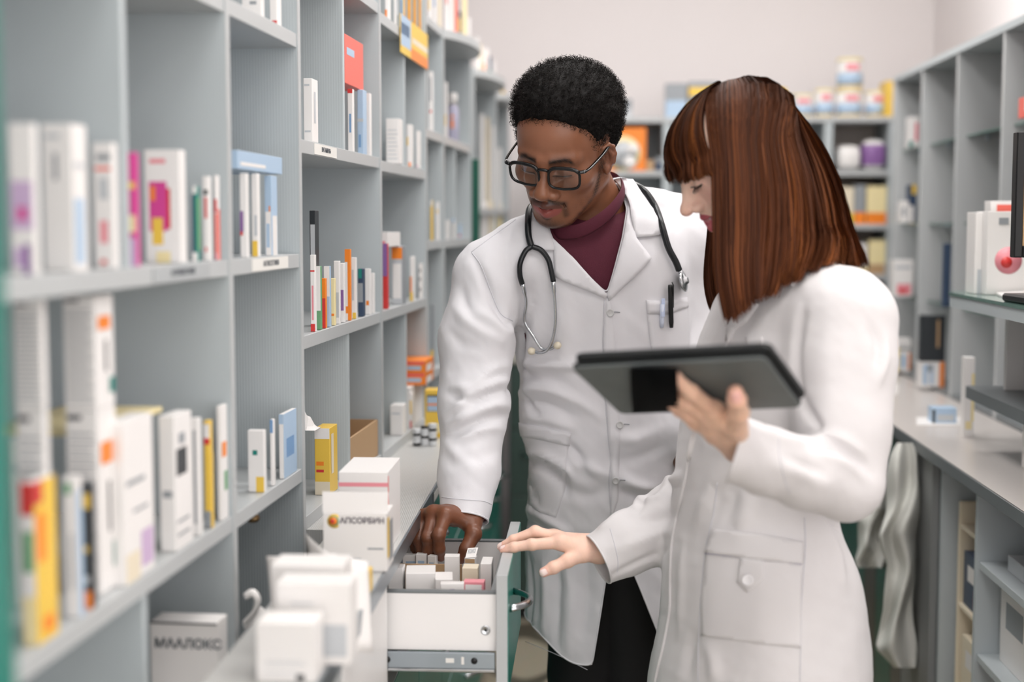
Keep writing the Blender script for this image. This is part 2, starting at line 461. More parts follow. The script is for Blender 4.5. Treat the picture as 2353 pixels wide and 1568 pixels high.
# floor: ogee lattice of dark bands on beige
m = bpy.data.materials.new('patterned_floor'); m.use_nodes = True; nt = m.node_tree; pb = nt.nodes['Principled BSDF']
def N(t, **k):
    n = nt.nodes.new(t)
    for a, v in k.items(): setattr(n, a, v)
    return n
tc = N('ShaderNodeTexCoord'); sp = N('ShaderNodeSeparateXYZ'); nt.links.new(tc.outputs['Object'], sp.inputs[0])
def mth(op, a, b=None):
    n = N('ShaderNodeMath', operation=op)
    for i, v in enumerate((a, b)):
        if v is None: continue
        if isinstance(v, (int, float)): n.inputs[i].default_value = v
        else: nt.links.new(v, n.inputs[i])
    return n.outputs[0]
cx = mth('COSINE', mth('MULTIPLY', sp.outputs[0], 2 * math.pi / .36)); cy = mth('COSINE', mth('MULTIPLY', sp.outputs[1], 2 * math.pi / .62))
v = mth('ABSOLUTE', mth('ADD', cx, cy)); mr = N('ShaderNodeMapRange'); mr.inputs['From Min'].default_value = .28; mr.inputs['From Max'].default_value = .5
nt.links.new(v, mr.inputs['Value'])
nz = N('ShaderNodeTexNoise'); nz.inputs['Scale'].default_value = 60; nz.inputs['Detail'].default_value = 2; nt.links.new(tc.outputs['Object'], nz.inputs['Vector'])
mx = N('ShaderNodeMix', data_type='RGBA'); mx.inputs['A'].default_value = (*lin((92, 86, 74)), 1); mx.inputs['B'].default_value = (*lin((176, 166, 146)), 1)
nt.links.new(mr.outputs[0], mx.inputs['Factor'])
m2 = N('ShaderNodeMix', data_type='RGBA', blend_type='MULTIPLY'); m2.inputs['Factor'].default_value = .35; nt.links.new(mx.outputs['Result'], m2.inputs['A']); nt.links.new(nz.outputs['Color'], m2.inputs['B'])
nt.links.new(m2.outputs['Result'], pb.inputs['Base Color']); pb.inputs['Roughness'].default_value = .45
M_floor = m

def struct(b, name, **k): return b.build(name, kind='structure', **k)
b = MB(); RM.box(b, -1.2, 3.6, -2.4, 6.1, -.06, 0, M_floor, 0); struct(b, 'floor')
b = MB(); RM.box(b, -1.2, 3.6, -2.4, 6.1, CEIL, CEIL + .08, M_ceil, 0); struct(b, 'ceiling')
b = MB(); RM.box(b, -1.2, 1.6, 5.86, 5.98, 0, CEIL, M_wall, 0); struct(b, 'wall_back')
b = MB(); RM.box(b, -.95, -.83, -2.4, 5.86, 0, CEIL, M_wall, 0); struct(b, 'wall_left')
b = MB(); RM.box(b, 1.37, 1.5, 1.2, 5.86, 0, CEIL, M_wall, 0); struct(b, 'wall_right')
b = MB(); RM.box(b, 1.345, 1.37, 1.2, 5.845, 0, .08, M_dgrey, .002); struct(b, 'baseboard_right')
b = MB(); RM.box(b, -.4, 1.345, 5.845, 5.86, 0, .08, M_dgrey, .002); struct(b, 'baseboard_back')

# ceiling light panels
M_diff = bpy.data.materials.new('lamp_diffuser'); M_diff.use_nodes = True
e = M_diff.node_tree.nodes['Principled BSDF']; e.inputs['Emission Color'].default_value = (1, .98, .95, 1); e.inputs['Emission Strength'].default_value = 3.0
try: M_diff.cycles.emission_sampling = 'NONE'          # the area lamps below the diffusers carry the light
except Exception: pass
for i, (x, y) in enumerate(LAMPS):
    lo = empty('ceiling_light', (x, y, CEIL - .03), 'square white ceiling light panel above the aisle', 'ceiling light', 'ceiling light panels')
    b = MB()
    for (dx, dy, sx, sy) in ((-.3, 0, .012, .31), (.3, 0, .012, .31), (0, -.3, .31, .012), (0, .3, .31, .012)): b.box((x + dx, y + dy, CEIL - .015), (sx, sy, .0148), M_white)
    b.build('frame', lo)
    b = MB(); b.box((x, y, CEIL - .008), (.288, .288, .004), M_diff); b.build('diffuser', lo)

# ------------------------------------------------------------------ left worktop and drawer cabinets
WT = .915                                     # worktop height
ol = [(-.300, 1.47), (-.300, 5.40), (-.82, 5.40), (-.82, 2.30), (-.425, 2.30), (-.425, 1.47)]; b = MB(); k = len(ol)
b.add([RM.P(s_, t_, WT) for s_, t_ in ol] + [RM.P(s_, t_, WT - .030) for s_, t_ in ol], [tuple(range(k)), tuple(range(k, 2 * k))[::-1]] + [(i, k + i, k + (i + 1) % k, (i + 1) % k) for i in range(k)], ribbed((190, 190, 188), 'X', 620., .3, .3))
wtop = b.build('worktop', label='long grey ribbed worktop with a metal front edge under the left shelves', cat='worktop')
b = MB(); RM.box(b, -.3005, -.297, 1.47, 5.40, WT - .029, WT - .001, M_steel, .0006); b.build('edge_strip', wtop)
# price-label holders on the worktop's edge
M_lab = mat((235, 233, 228), .5, name='paper')
for t in (2.66, 2.83, 3.06, 3.28):
    b = MB(); RM.box(b, -.297, -.2955, t, t + .10, WT - .027, WT - .004, M_dgrey, .0005); b.build('label_holder', wtop)
    b = MB(); RM.box(b, -.2956, -.2948, t + .006, t + .094, WT - .023, WT - .008, M_lab, 0); b.build('label_card', wtop)

def bow_handle(p, R, L=.10, out=.032, r=.0055, parent=None, mm=None):
    """arched handle; R columns = along, up, outward"""
    pts = []
    for i in range(15):
        u = i / 14; a = math.pi * u
        pts.append(p + R @ Vector((lerp(-L / 2, L / 2, u), 0, out * math.sin(a) ** .75)))
    b = MB(); b.tube(pts, [.0062 if 0 < i < 14 else .0075 for i in range(15)], mm or M_chrome, 10, True, .75); return b.build('handle', parent)
RHND = Matrix((( RM.q, 0, RM.c), (RM.c, 0, -RM.q), (0, 1, 0)))   # columns: along t, up, toward the aisle
TS = [.95 + .40 * k for k in range(12)]
for k, t0 in enumerate(TS):
    t1 = t0 + .40; opn = abs(t0 - 2.15) < .01
    if t0 < 1.7 or t0 > 4.9: continue
    bk = -.80 if t0 > 2.3 else -.422
    place = 'with its top drawer pulled open' if opn else ('nearest the camera under the stacked white boxes' if k <= 2 else 'beyond the open drawer')
    o = empty('drawer_cabinet', RM.P(-.55, (t0 + t1) / 2, 0), 'teal fronted drawer cabinet ' + place, 'cabinet', 'teal drawer cabinets')
    if not opn: o['label'] = 'teal fronted drawer cabinet ' + {1: 'nearest the camera under the white cartons', 2: '', 4: 'just beyond the open drawer behind the hand in it', 5: 'second beyond the open drawer, behind the white sleeve', 6: 'third beyond the open drawer', 7: 'fourth beyond the open drawer', 8: 'fifth beyond the open drawer', 9: 'at the far end of the left row'}[k]
    if k == 2: o['label'] = 'pale fronted drawer cabinet just left of the open drawer, under white cartons'
    b = MB()
    RM.box(b, bk, -.332, t0 + .002, t0 + .018, .0, WT - .031, M_grey); RM.box(b, bk, -.332, t1 - .018, t1 - .002, .0, WT - .031, M_grey)
    RM.box(b, bk, bk + .01, t0 + .018, t1 - .018, .0, WT - .031, M_grey); RM.box(b, bk, -.335, t0 + .018, t1 - .018, .10, .118, M_grey)
    b.build('body', o)
    b = MB(); RM.box(b, -.36, -.345, t0 + .002, t1 - .002, 0, .098, M_dgrey); b.build('plinth', o)
    zz = [(.690, .880), (.40, .684), (.11, .394)]
    for j, (z0, z1) in enumerate(zz):
        ds = .188 if (opn and j == 0) else 0.
        b = MB(); RM.box(b, -.331 + ds, -.3131 + ds, t0 + .0015, t1 - .0015, z0, z1, M_edge, .0008)
        f = b.build('drawer_front', o)
        b = MB(); RM.box(b, -.3132 + ds, -.3120 + ds, t0 + .002, t1 - .002, z0 + .0006, z1 - .0006, M_teal if k != 2 else M_white, .0004); b.build('front_face', f)
        if not (opn and j == 0):
            if not (t0 < 2 and j == 0): bow_handle(RM.P(-.312, (t0 + t1) / 2, (z0 + z1) / 2 + .03), RHND, parent=f)
            b = MB(); RM.box(b, bk + .02, -.332, t0 + .03, t1 - .03, z0 + .02, z1 - .06, M_white); b.build('drawer_box', o)
        else:
            # the open drawer, seen over its near side
            sF = -.331 + ds
            hb = at(1182, 1382, 2.25)
            bow_handle(RM.P(-.312 + ds, 2.245, .817), RHND, L=.105, out=.030, parent=f)
            zt, zb = .850, .757
            for (a0, a1, nm) in ((t0 + .012, t0 + .026, 'drawer_side'), (t1 - .026, t1 - .012, 'drawer_side')):
                b = MB(); RM.box(b, -.40, sF, a0, a1, zb, zt - .003, M_white, .0006); sd = b.build(nm, o)
                b = MB(); RM.box(b, -.40, sF, a0 - .0005, a1 + .0005, zt - .003, zt, M_dgrey, .0004); b.build('edge_band', sd)
            b = MB(); RM.box(b, -.40, sF, t0 + .026, t1 - .026, zb + .004, zb + .010, M_white, 0); b.build('drawer_bottom', o)
            b = MB(); RM.box(b, -.412, -.40, t0 + .012, t1 - .012, zb, zt, M_white, .0006); b.build('drawer_back', o)
            b = MB(); RM.box(b, sF - .010, sF, t0 + .026, t1 - .026, zb, zt, mat((150, 153, 154), .5), .0006); b.build('drawer_inner_front', o)
            for ty in (t0 + .006, t1 - .006):
                b = MB(); RM.box(b, -.40, sF - .002, ty - .004, ty + .004, zb - .026, zb - .001, M_steel, .0006)
                RM.box(b, -.40, sF - .002, ty - .0065, ty + .0065, zb - .031, zb - .0262, M_chrome, .001)
                rail = b.build('slide_rail', o)
                if ty < 2.3:
                    for (u, w, hh, mm) in ((-.014, .0, .006, M_black),(-.032,.0022,.006,M_lab),(-.052,.0065,.0036,M_lab),(-.150,0,.006,M_black),(-.166,.002,.006,M_lab),(-.184,.0065,.0036,M_lab)):
                        c = RM.P(sF - .02 + u, ty - .0042, zb - .013); b = MB()
                        if w == 0: b.lathe(c, [(.0052, 0), (.0052, .0008)], mm, 16, -Vector((RM.q, RM.c, 0)))
                        else: b.box(c, (w, .0006, hh), mm, RM.R, .0004)
                        b.build('rail_hole', rail)
            c = RM.P(sF - .017, t0 + .012, .790); b = MB(); ax = -Vector((RM.q, RM.c, 0))
            b.lathe(c, [(.0075, -.001), (.0075, .001), (.006, .0016), (.0045, .0004)], M_chrome, 18, ax); sc = b.build('screw', o)
            b = MB(); b.lathe(c + ax * .0002, [(.0022, 0), (.0022, .0006)], M_black, 8, ax); b.build('screw_slot', sc)
            DRW = o

# ------------------------------------------------------------------ left shelving
def shelving(name, px0, px1, levels, label, dividers=(), zbase=WT, ztop=2.35, depth=.30, rounded=(), side0=True, near_t=None):
    """unit between columns px0 and px1; levels = shelf-bottom heights; dividers = (px, z0, z1)"""
    t0 = sh_t(px0) if near_t is None else near_t; t1 = sh_t(px1)
    o = empty(name, SH.P(-depth / 2, (t0 + t1) / 2, zbase), label, 'shelving unit', 'shelving units along the left wall')
    th = .0165
    for tt, on in ((t0, side0), (t1, True)):
        if not on: continue
        b = MB(); SH.box(b, -depth, 0, tt - th / 2, tt + th / 2, zbase, ztop, M_greyR, .0006); p = b.build('side_panel', o)
        b = MB(); SH.box(b, -.0004, .0012, tt - th / 2, tt + th / 2, zbase, ztop, M_edge, .0003); b.build('edge_strip', p)
    b = MB(); SH.box(b, -depth - .006, -depth, t0 + th / 2, t1 + th / 2, zbase, ztop, M_grey, 0); b.build('back_panel', o)
    for z in levels:
        b = MB()
        if z in rounded:
            # shelf bulging out into the aisle
            n = 14; top = []; bot = []
            for zz, L in ((z + .022, top), (z, bot)):
                L.append(SH.P(-depth, t0 + th / 2, zz))
                for i in range(n + 1):
                    u = i / n; L.append(SH.P(.06 * math.sin(math.pi * u) ** .7, lerp(t0 + th / 2, t1 - th / 2, u), zz))
                L.append(SH.P(-depth, t1 - th / 2, zz))
            k = len(top); b.add(top + bot, [tuple(range(k)), tuple(range(k, 2 * k))[::-1]] + [(i, k + i, k + (i + 1) % k, (i + 1) % k) for i in range(k)], M_edge)
            bm_fix = True
        else: SH.box(b, -depth, -.001, t0 + th / 2, t1 - th / 2, z, z + .022, M_edge, .0006)
        b.build('shelf', o)
    for (pd, z0, z1) in dividers:
        td = sh_t(pd); b = MB(); SH.box(b, -depth, -.004, td - .007, td + .007, z0, z1, M_greyR, .0006); b.build('divider', o)
    return o, t0, t1
LV = {}
shelving('shelving_unit', 0, 530, [.70, 1.000, 1.350, 1.70, 2.05], 'nearest blurred grey shelving unit at the left edge of the photo', [(303, 1.372, 2.35), (325, .722, 1.0)], zbase=.70, near_t=1.03, side0=True)
shelving('shelving_unit', 530, 692, [.70, 1.000, 1.350, 1.70, 2.05], 'narrow grey shelving unit second from the left edge', zbase=.70, side0=False)
shelving('shelving_unit', 692, 876, [WT, 1.215, 1.535, 1.850, 2.2], 'grey shelving unit holding the upright red box', [(799, 1.557, 2.2), (804, WT, 1.215)], side0=False)
shelving('shelving_unit', 876, 980, [WT, 1.215, 1.530, 1.835, 2.2], 'grey shelving unit holding the orange striped boxes', [(936, 1.552, 1.835), (936, WT, 1.215)], side0=False)
shelving('shelving_unit', 980, 1020, [WT, 1.02, 1.355, 1.635, 1.915], 'very narrow grey shelving unit left of the rounded shelf', ztop=1.937, side0=False)
shelving('shelving_unit', 1020, 1082, [WT, 1.02, 1.355, 1.635, 1.915], 'grey shelving unit with a rounded top shelf and purple bottle', [(1050, 1.377, 1.635)], ztop=1.937, rounded=(1.915,), side0=False)
b = MB(); tg = sh_t(1085); SH.box(b, -.30, .02, tg + .012, tg + .030, WT, 1.62, M_dteal, .0008)
b.build('end_panel', label='narrow dark green upright panel at the end of the left shelves', cat='panel')
shelving('shelving_unit', 1100, 1140, [WT, 1.2, 1.45, 1.88], 'far grey shelving unit with rounded top shelf beyond the green panel', ztop=1.903, rounded=(1.88,), near_t=tg + .05)
shelving('shelving_unit', 1140, 1168, [WT, 1.2, 1.45, 1.86], 'farthest grey shelving unit with rounded top shelf behind the glasses wearer', ztop=1.883, rounded=(1.86,), side0=False)
# labels on shelf edges
def shelf_label(px0, px1, z, txt, label, h=.018, cardm=None):
    p0, p1 = sh_t(px0), sh_t(px1); b = MB(); SH.box(b, -.0008, .0004, p0, p1, z + .002, z + .002 + h, cardm or M_lab, 0)
    o = b.build('shelf_label', label=label, cat='label')
    RS = Matrix(((SH.q, 0, SH.c), (SH.c, 0, -SH.q), (0, 1, 0)))
    text(txt, h * .62, SH.P(.0007, (p0 + p1) / 2, z + .0025 + h / 2), RS, mat((70, 76, 84), .6), o)
shelf_label(352, 482, 1.350, 'АНТИБИОТИКИ', 'printed shelf label with dark lettering under the magenta box', cardm=mat((176, 180, 182), .5))
shelf_label(580, 662, 1.350, 'АНТИСЕПТИКИ', 'white printed shelf label on the second shelving unit')
shelf_label(726, 776, 1.535, 'ВИТАМИНЫ', 'white shelf label beneath the lone white box')
# brass knob under the second unit's lower shelf
p = SH.P(-.004, sh_t(598), 1.0); b = MB(); b.lathe(p + Vector((-.012, 0, -.019)), [(.004, .019), (.004, .013), (.0095, .010), (.0105, .005), (.007, .001), (.001, 0)], M_brass, 16)
b.build('knob', label='small brass knob under the lower shelf', cat='knob')
# teal post at the extreme left
b = MB(); q = at(-32, 800, .96); b.box((q.x - .035, .98, 1.225), (.0355, .02, .675), M_teal, None, .002)
b.box((q.x - .035, .98, .545), (.05, .04, .006), M_teal, None, .002)
b.v = [(x, y, z if z > .56 else (0.0 if z < .545 else .012)) for (x, y, z) in b.v]
b.build('door_panel', label='teal upright panel cut off by the left edge of the photo', cat='panel')
# ------------------------------------------------------------------ right counter
b = MB(); RM.box(b, .765, 1.345, 1.7, 5.39, WT - .030, WT - .002, M_dgrey, .002); RM.box(b, .766, 1.345, 1.7, 5.39, WT - .002, WT, mat((196, 190, 186), .28), .0005)
cnt = b.build('counter_top', label='long pale grey counter top with a dark edge on the right', cat='worktop')
def panel(name, s0, s1, t0, t1, z0, z1, m, label, cat='panel', par=None, bev=.0008):
    b = MB(); RM.box(b, s0, s1, t0, t1, z0, z1, m, bev)
    return b.build(name, par) if par else b.build(name, label=label, cat=cat)
# base cabinets under the counter
o = empty('base_cabinet', RM.P(1.05, 4.5, 0), 'base cabinet with a green door behind the hanging white cloths', 'cabinet')
panel('body', .80, 1.33, 3.54, 5.38, .09, WT - .031, M_dgrey, '', par=o)
for (a_, c_, m_) in ((3.545, 3.66, mat((96, 94, 88), .4)), (3.665, 3.86, M_dteal), (3.865, 4.03, mat((84, 82, 76), .4)), (4.035, 4.5, M_dteal), (4.505, 5.37, mat((96, 94, 88), .4))): panel('door', .782, .799, a_, c_, .12, WT - .04, m_, '', par=o)
panel('plinth', .84, 1.33, 3.54, 5.38, 0, .0895, M_black, '', par=o)
o = empty('base_cabinet', RM.P(1.05, 3.4, 0), 'plain grey end cabinet under the counter beside the hanging cloths', 'cabinet')
panel('body', .80, 1.33, 3.258, 3.536, .09, WT - .031, M_dgrey, '', par=o); panel('door', .782, .799, 3.258, 3.536, .10, WT - .033, mat((132, 134, 134), .45), '', par=o)
panel('plinth', .84, 1.33, 3.258, 3.536, 0, .0895, M_black, '', par=o)
o = empty('open_cabinet', RM.P(1.05, 2.5, 0), 'open grey cabinet with shelves of boxes under the right counter', 'cabinet')
for t in (3.246, 2.95, 2.40, 1.75): panel('side_panel', .80, 1.32, t - .009, t + .009, .0, WT - .031, M_grey, '', par=o)
panel('back_panel', 1.32, 1.33, 1.74, 3.255, 0, WT - .031, M_dgrey, '', par=o)
for (t0, t1, L) in ((2.959, 3.237, (.10,)), (2.409, 2.941, (.10, .53, .725)), (1.759, 2.391, (.10, .53))):
    for z in L: panel('shelf', .805, 1.32, t0, t1, z - .016, z, M_grey, '', par=o)

# ------------------------------------------------------------------ right shelving with glass shelves
S0 = 1.045; RT = [5.30, 4.83, 4.50, 4.15, 3.76, 3.36, 2.96]
def rt(px, s=S0):                         # t at which the right shelving's front is seen at column px
    k = (px - W / 2) / F; return s * (RM.c + k * RM.q) / (k * RM.c - RM.q)
RT = [rt(2047), rt(2108), rt(2188), rt(2292), rt(2425), rt(2600)]
o = empty('shelving_unit', RM.P(1.2, 4.0, WT), 'tall grey shelving unit with glass shelves on the right counter', 'shelving unit')
M_sheen = mat((196, 199, 200), .22, name='satin_grey_laminate')
ZS = [1.172, 1.418, 1.668]
for i, t in enumerate(RT): panel('side_panel', S0, 1.344, t - .009, t + .009, WT, 1.905, M_sheen, '', par=o)
panel('back_panel', 1.345, 1.352, RT[-1], RT[0], WT, 1.905, M_sheen, '', par=o)
panel('top_board', S0 - .003, 1.352, RT[-1] - .01, RT[0] + .01, 1.905, 1.925, M_grey, '', par=o)
panel('base_board', S0 + .002, 1.344, RT[-1] + .009, RT[0] - .009, WT, WT + .012, M_dgrey, '', par=o)
for i in range(len(RT) - 1):
    ta, tb = RT[i + 1] + .0095, RT[i] - .0095
    for z in ZS:
        b = MB(); RM.box(b, S0 + .03, 1.34, ta, tb, z, z + .006, M_glass, .0005); g = b.build('glass_shelf', o)
        b = MB(); RM.box(b, S0 + .0285, S0 + .0303, ta, tb, z + .0003, z + .0057, M_glassgreen, 0); b.build('glass_edge', g)
        for (u) in (S0 + .085,):
            b = MB(); b.lathe(RM.P(u, tb, z - .005), [(.004, 0), (.004, .012), (.006, .012), (.006, .015)], M_steel, 10, -Vector((RM.q, RM.c, 0))); b.build('shelf_pin', o)

# ------------------------------------------------------------------ desk unit with monitor on the right counter
o = empty('desk_riser', RM.P(1.0, 2.9, WT), 'two level desk riser with a green glass top on the right counter', 'desk riser')
def rounded_board(z0, z1, s0, s1, t0, t1, r, m, name, par):
    n = 8; ol = [(s1, t0), (s1, t1)]
    ol += [(s0 + r - r * math.sin(a), t1 - r + r * math.cos(a)) for a in [math.pi / 2 * i / n for i in range(n + 1)]]
    ol += [(s0, t0)]
    b = MB(); k = len(ol); V = [RM.P(s, t, z1) for s, t in ol] + [RM.P(s, t, z0) for s, t in ol]
    b.add(V, [tuple(range(k)), tuple(range(k, 2 * k))[::-1]] + [(i, k + i, k + (i + 1) % k, (i + 1) % k) for i in range(k)], m); return b.build(name, par)
rounded_board(1.238, 1.263, .795, 1.03, 2.30, 3.30, .12, M_grey, 'upper_board', o)
rounded_board(1.2632, 1.270, .792, 1.03, 2.30, 3.30, .12, M_glassgreen, 'glass_top', o)
rounded_board(1.030, 1.056, .845, 1.03, 2.10, 3.25, .02, M_dgrey, 'lower_board', o)
for t in (3.16, 2.2): panel('upright', .91, 1.028, t - .009, t + .009, 1.0565, 1.2378, mat((214, 212, 210), .35), '', par=o)
panel('back_board', 1.028, 1.036, 2.21, 3.15, 1.0565, 1.2378, mat((226, 222, 220), .35), '', par=o)
for t in (2.98, 2.15): panel('foot', .90, 1.02, t - .009, t + .009, WT, 1.0295, M_white, '', par=o)
# monitor
mo = empty('monitor', at(2460, 690, 2.72), 'black framed computer monitor cut off by the right edge', 'monitor')
tl, br = at(2333, 303, 2.66), at(2590, 592, 2.66); yb = 2.66
b = MB(); cxm = (tl.x + br.x) / 2; czm = (tl.z + br.z) / 2; hx = (br.x - tl.x) / 2; hz = (tl.z - br.z) / 2
RI = rz(-RM.a)
for (dx, dz, sx, sz) in ((-hx + .008, 0, .008, hz), (hx - .008, 0, .008, hz), (0, hz - .008, hx - .016, .008), (0, -hz + .011, hx - .016, .011)): b.box((cxm + dx, yb, czm + dz), (sx, .012, sz), M_black, None, .002)
b.build('bezel', mo)
b = MB(); b.box((cxm, yb + .002, czm + .0015), (hx - .016, .006, hz - .0195), mat((196, 158, 112), .25)); b.build('screen', mo)
b = MB(); b.box((cxm, yb + .035, czm - .06), (.02, .012, hz - .02), M_black, None, .003); b.box((cxm, yb + .03, 1.2785), (.09, .07, .0082), M_black, None, .004); b.build('stand', mo)
ORG[mo.name]
# white box with red rose, box behind it, papers, black remote on the riser

# dark base cabinet on the back wall, glimpsed between the man's arm and coat
o = empty('base_cabinet', RM.P(-.05, 5.2, 0), 'dark grey drawer cabinet at the back seen beside the hanging sleeve', 'cabinet')
MDK = mat((74, 80, 80), .35, name='charcoal_laminate')
panel('body', -.285, .20, 5.00, 5.38, .08, .93, MDK, '', par=o); panel('top_board', -.295, .21, 4.985, 5.39, .9305, .955, mat((176, 174, 166), .4), '', par=o); panel('plinth', -.285, .20, 5.03, 5.38, 0, .0795, M_black, '', par=o)
RB = Matrix(((RM.c, 0, -RM.q), (-RM.q, 0, -RM.c), (0, 1, 0)))
for i, (a_, c_) in enumerate(((-.28, -.124), (-.12, .036), (.04, .195))):
    for (z0_, z1_) in ((.70, .92), (.46, .695), (.10, .455)):
        b = MB(); RM.box(b, a_, c_, 4.982, 4.9995, z0_, z1_, (mat((56, 74, 68), .3), mat((84, 86, 88), .3), mat((50, 66, 62), .3))[i], .001); f = b.build('drawer_front', o)
        bow_handle(RM.P((a_ + c_) / 2, 4.982, (z0_ + z1_) / 2 + .03), RB, L=.075, out=.03, parent=f)
# ------------------------------------------------------------------ packages
PAL = {'w': (240, 237, 235), 'g': (196, 200, 204), 'b': (120, 158, 200), 'lb': (176, 200, 224), 'r': (214, 58, 56), 'o': (246, 138, 40), 'y': (240, 200, 80),
       'm': (214, 72, 150), 'p': (140, 100, 160), 'lp': (205, 178, 212), 't': (24, 128, 118), 'k': (52, 56, 60), 'c': (236, 224, 200), 's': (240, 110, 96), 'db': (52, 70, 96),
       'gr': (110, 165, 120), 'br': (190, 156, 118), 'pk': (238, 150, 160), 'q': (150, 155, 160), 'ly': (244, 228, 176)}
def pm(c): return mat(PAL[c], .38, name='printed_card')
def card(b, fr, s0, s1, t0, t1, z0, z1, col, front=(), side=(), bev=.0006):
    """carton in frame fr; front faces the camera (-t), side faces the aisle (+s); prints = (u0, v0, u1, v1, colour) in 0..1"""
    fr.box(b, s0, s1, t0, t1, z0, z1, pm(col), bev); e = .00025
    for (u0, v0, u1, v1, c) in front:
        a, d = lerp(s0, s1, u0), lerp(s0, s1, u1); p, q = lerp(z0, z1, v0), lerp(z0, z1, v1)
        b.quad(fr.P(a, t0 - e, p), fr.P(d, t0 - e, p), fr.P(d, t0 - e, q), fr.P(a, t0 - e, q), pm(c)); e += .00002
    for (u0, v0, u1, v1, c) in side:
        a, d = lerp(t0, t1, u0), lerp(t0, t1, u1); p, q = lerp(z0, z1, v0), lerp(z0, z1, v1)
        b.quad(fr.P(s1 + e, a, p), fr.P(s1 + e, d, p), fr.P(s1 + e, d, q), fr.P(s1 + e, a, q), pm(c)); e += .00002
def lines(u0, u1, vs, c='q', h=.012): return [(u0, v, u1 - (i % 3) * .07, v + h, c) for i, v in enumerate(vs)]
def fillprint(rng, front, c):
    return front
NB = 0
def pkg(x0, x1, x2, yt, z, col, label, front=(), side=(), fr=None, name='medicine_box', cat='box', group=None, back=0., t=None, zt=None, lift=0., s1=None):
    """carton standing on a left shelf: front face between columns x0..x1, aisle face to column x2, top at row yt"""
    fr = fr or SH
    tt = sh_t(x1) if t is None else t
    tt2 = sh_t(x2) if t is None else t + x2
    s_in = -.004 - back if s1 is None else s1
    p1 = fr.P(s_in, tt, z); Y = p1.y
    q = at(x0, 500, Y); s0 = fr.inv(q)[0]
    if s0 > s_in - .004: s0 = s_in - .01
    top = at((x0 + x1) / 2, yt, Y).z if zt is None else zt
    b = MB(); card(b, fr, s0, s_in, tt, max(tt2, tt + .012), z + .0003 + lift, max(top, z + .01), col, front, side)
    return b.build(name, label=label, cat=cat, group=group)

z1, z0, zu = 1.3725, 1.0225, 1.7225
G1 = 'packages on the near middle shelf'
pkg(14, 36, 40, 175, z1, 'w', 'tall thin white carton at the top left edge', [(0, .2, 1, .24, 'g')], group=G1, back=.04)
pkg(22, 92, 100, 283, z1, 'w', 'white carton with a pink square and lilac print at far left', [(.05, .30, .95, .62, 'lp'), (.3, .36, .7, .45, 'm'), (.1, .05, .5, .18, 'lp'), (.5, .0, .8, .2, 'p')], group=G1)
pkg(98, 181, 214, 284, z1, 'w', 'tall plain white carton with a grey blue side', [(.35, .62, .5, .8, 'q'), (.1, .9, .6, .93, 'g')], [(.1, .05, .7, .5, 'lb'), (.1, .7, .8, .74, 'g')], group=G1)
pkg(214, 272, 284, 328, z1, 'w', 'white carton with a thin red band beside the first divider', [(.1, .78, .9, .81, 's'), (.3, .55, .75, .72, 'g'), (.3, .2, .7, .38, 'pk'), (.3, .03, .6, .07, 'r'), (.2, .86, .9, .91, 'q')], group=G1)
pkg(306, 323, 326, 350, z1, 'm', 'narrow magenta and yellow carton in the corner by the divider', [(0, .0, 1, .25, 'lp'), (0, .3, 1, .45, 'ly'), (0, .68, 1, .74, 'y')], group=G1)
pkg(326, 350, 353, 312, z1, 'g', 'grey green topped carton behind the magenta boxes', [(.1, .92, .9, .99, 'gr')], group=G1, back=.06)
pkg(331, 424, 438, 344, z1, 'w', 'white carton with a large magenta and yellow picture', [(.12, .28, .62, .72, 'm'), (.62, .3, .72, .66, 'r'), (.16, .55, .3, .68, 'o'), (.2, .16, .5, .4, 'y'), (.15, .88, .6, .92, 'pk'), (.3, .0, .7, .1, 'ly')], group=G1)
pkg(441, 462, 468, 428, z1, 't', 'teal and navy upright carton on the middle shelf', [(0, 0, .45, .9, 'db'), (.2, .9, 1, 1, 'w'), (0, 0, 1, .12, 'w')], [(0, .15, 1, .85, 'gr')], group=G1)
pkg(466, 489, 493, 405, z1, 'w', 'white carton with a red drop beside the teal carton', [(.3, .5, .75, .75, 'r'), (.2, .78, .9, .84, 'k'), (.3, .1, .6, .16, 'r')], group=G1)
pkg(492, 508, 512, 403, z1, 'w', 'white carton with a salmon red stripe at the shelf end', [(.1, .0, 1, .55, 's'), (.1, .56, 1, .72, 'r'), (.1, .0, 1, .08, 'pk')], [(.2, 0, .9, .6, 's')], group=G1)
# lower shelf, near unit
G2 = 'packages on the near lower shelf'
TXT = lines(.1, .92, [.07 + .042 * i for i in range(20)], 'q', .010)
for i, (x0, x1, x2, y0) in enumerate(((22, 128, 131, 690), (136, 248, 290, 682))):
    zt = at(x1, y0, SH.P(0, sh_t(x1), 0).y).z; zm = at(x1, 944, SH.P(0, sh_t(x1), 0).y).z
    for lo, hi, w in ((z0, zm - .0005, 'lower'), (zm, zt, 'upper')):
        pkg(x0, x1, x2, 0, lo, 'w', '%s %s of the large pale cartons covered in fine grey text' % (w, ('left', 'right')[i]), TXT + [(.05, .95, .5, .975, 'k')], [(.15, .7, .8, .82, 'o'), (.5, .32, .62, .6, 'k'), (.7, .12, 1, .26, 't')] if i else [], zt=hi, group='large text covered cartons', back=.012)
pkg(27, 72, 122, 1110, z0, 'w', 'carton with red top and yellow orange side at lower left', [(0, .8, 1, 1, 'r'), (.1, .45, .9, .7, 'gr'), (0, .0, 1, .3, 'ly')], [(0, .0, 1, 1, 'y'), (.1, .5, .5, .8, 'o'), (.3, .05, .8, .15, 'o'), (0, .86, .4, 1, 'r')], group=G2)
pkg(126, 172, 184, 1098, z0, 'w', 'pale blue white carton beside the yellow orange one', [(.1, .88, .6, .96, 'gr'), (.45, .2, .6, .6, 'q')], [(0, 0, 1, .9, 'lb')], group=G2)
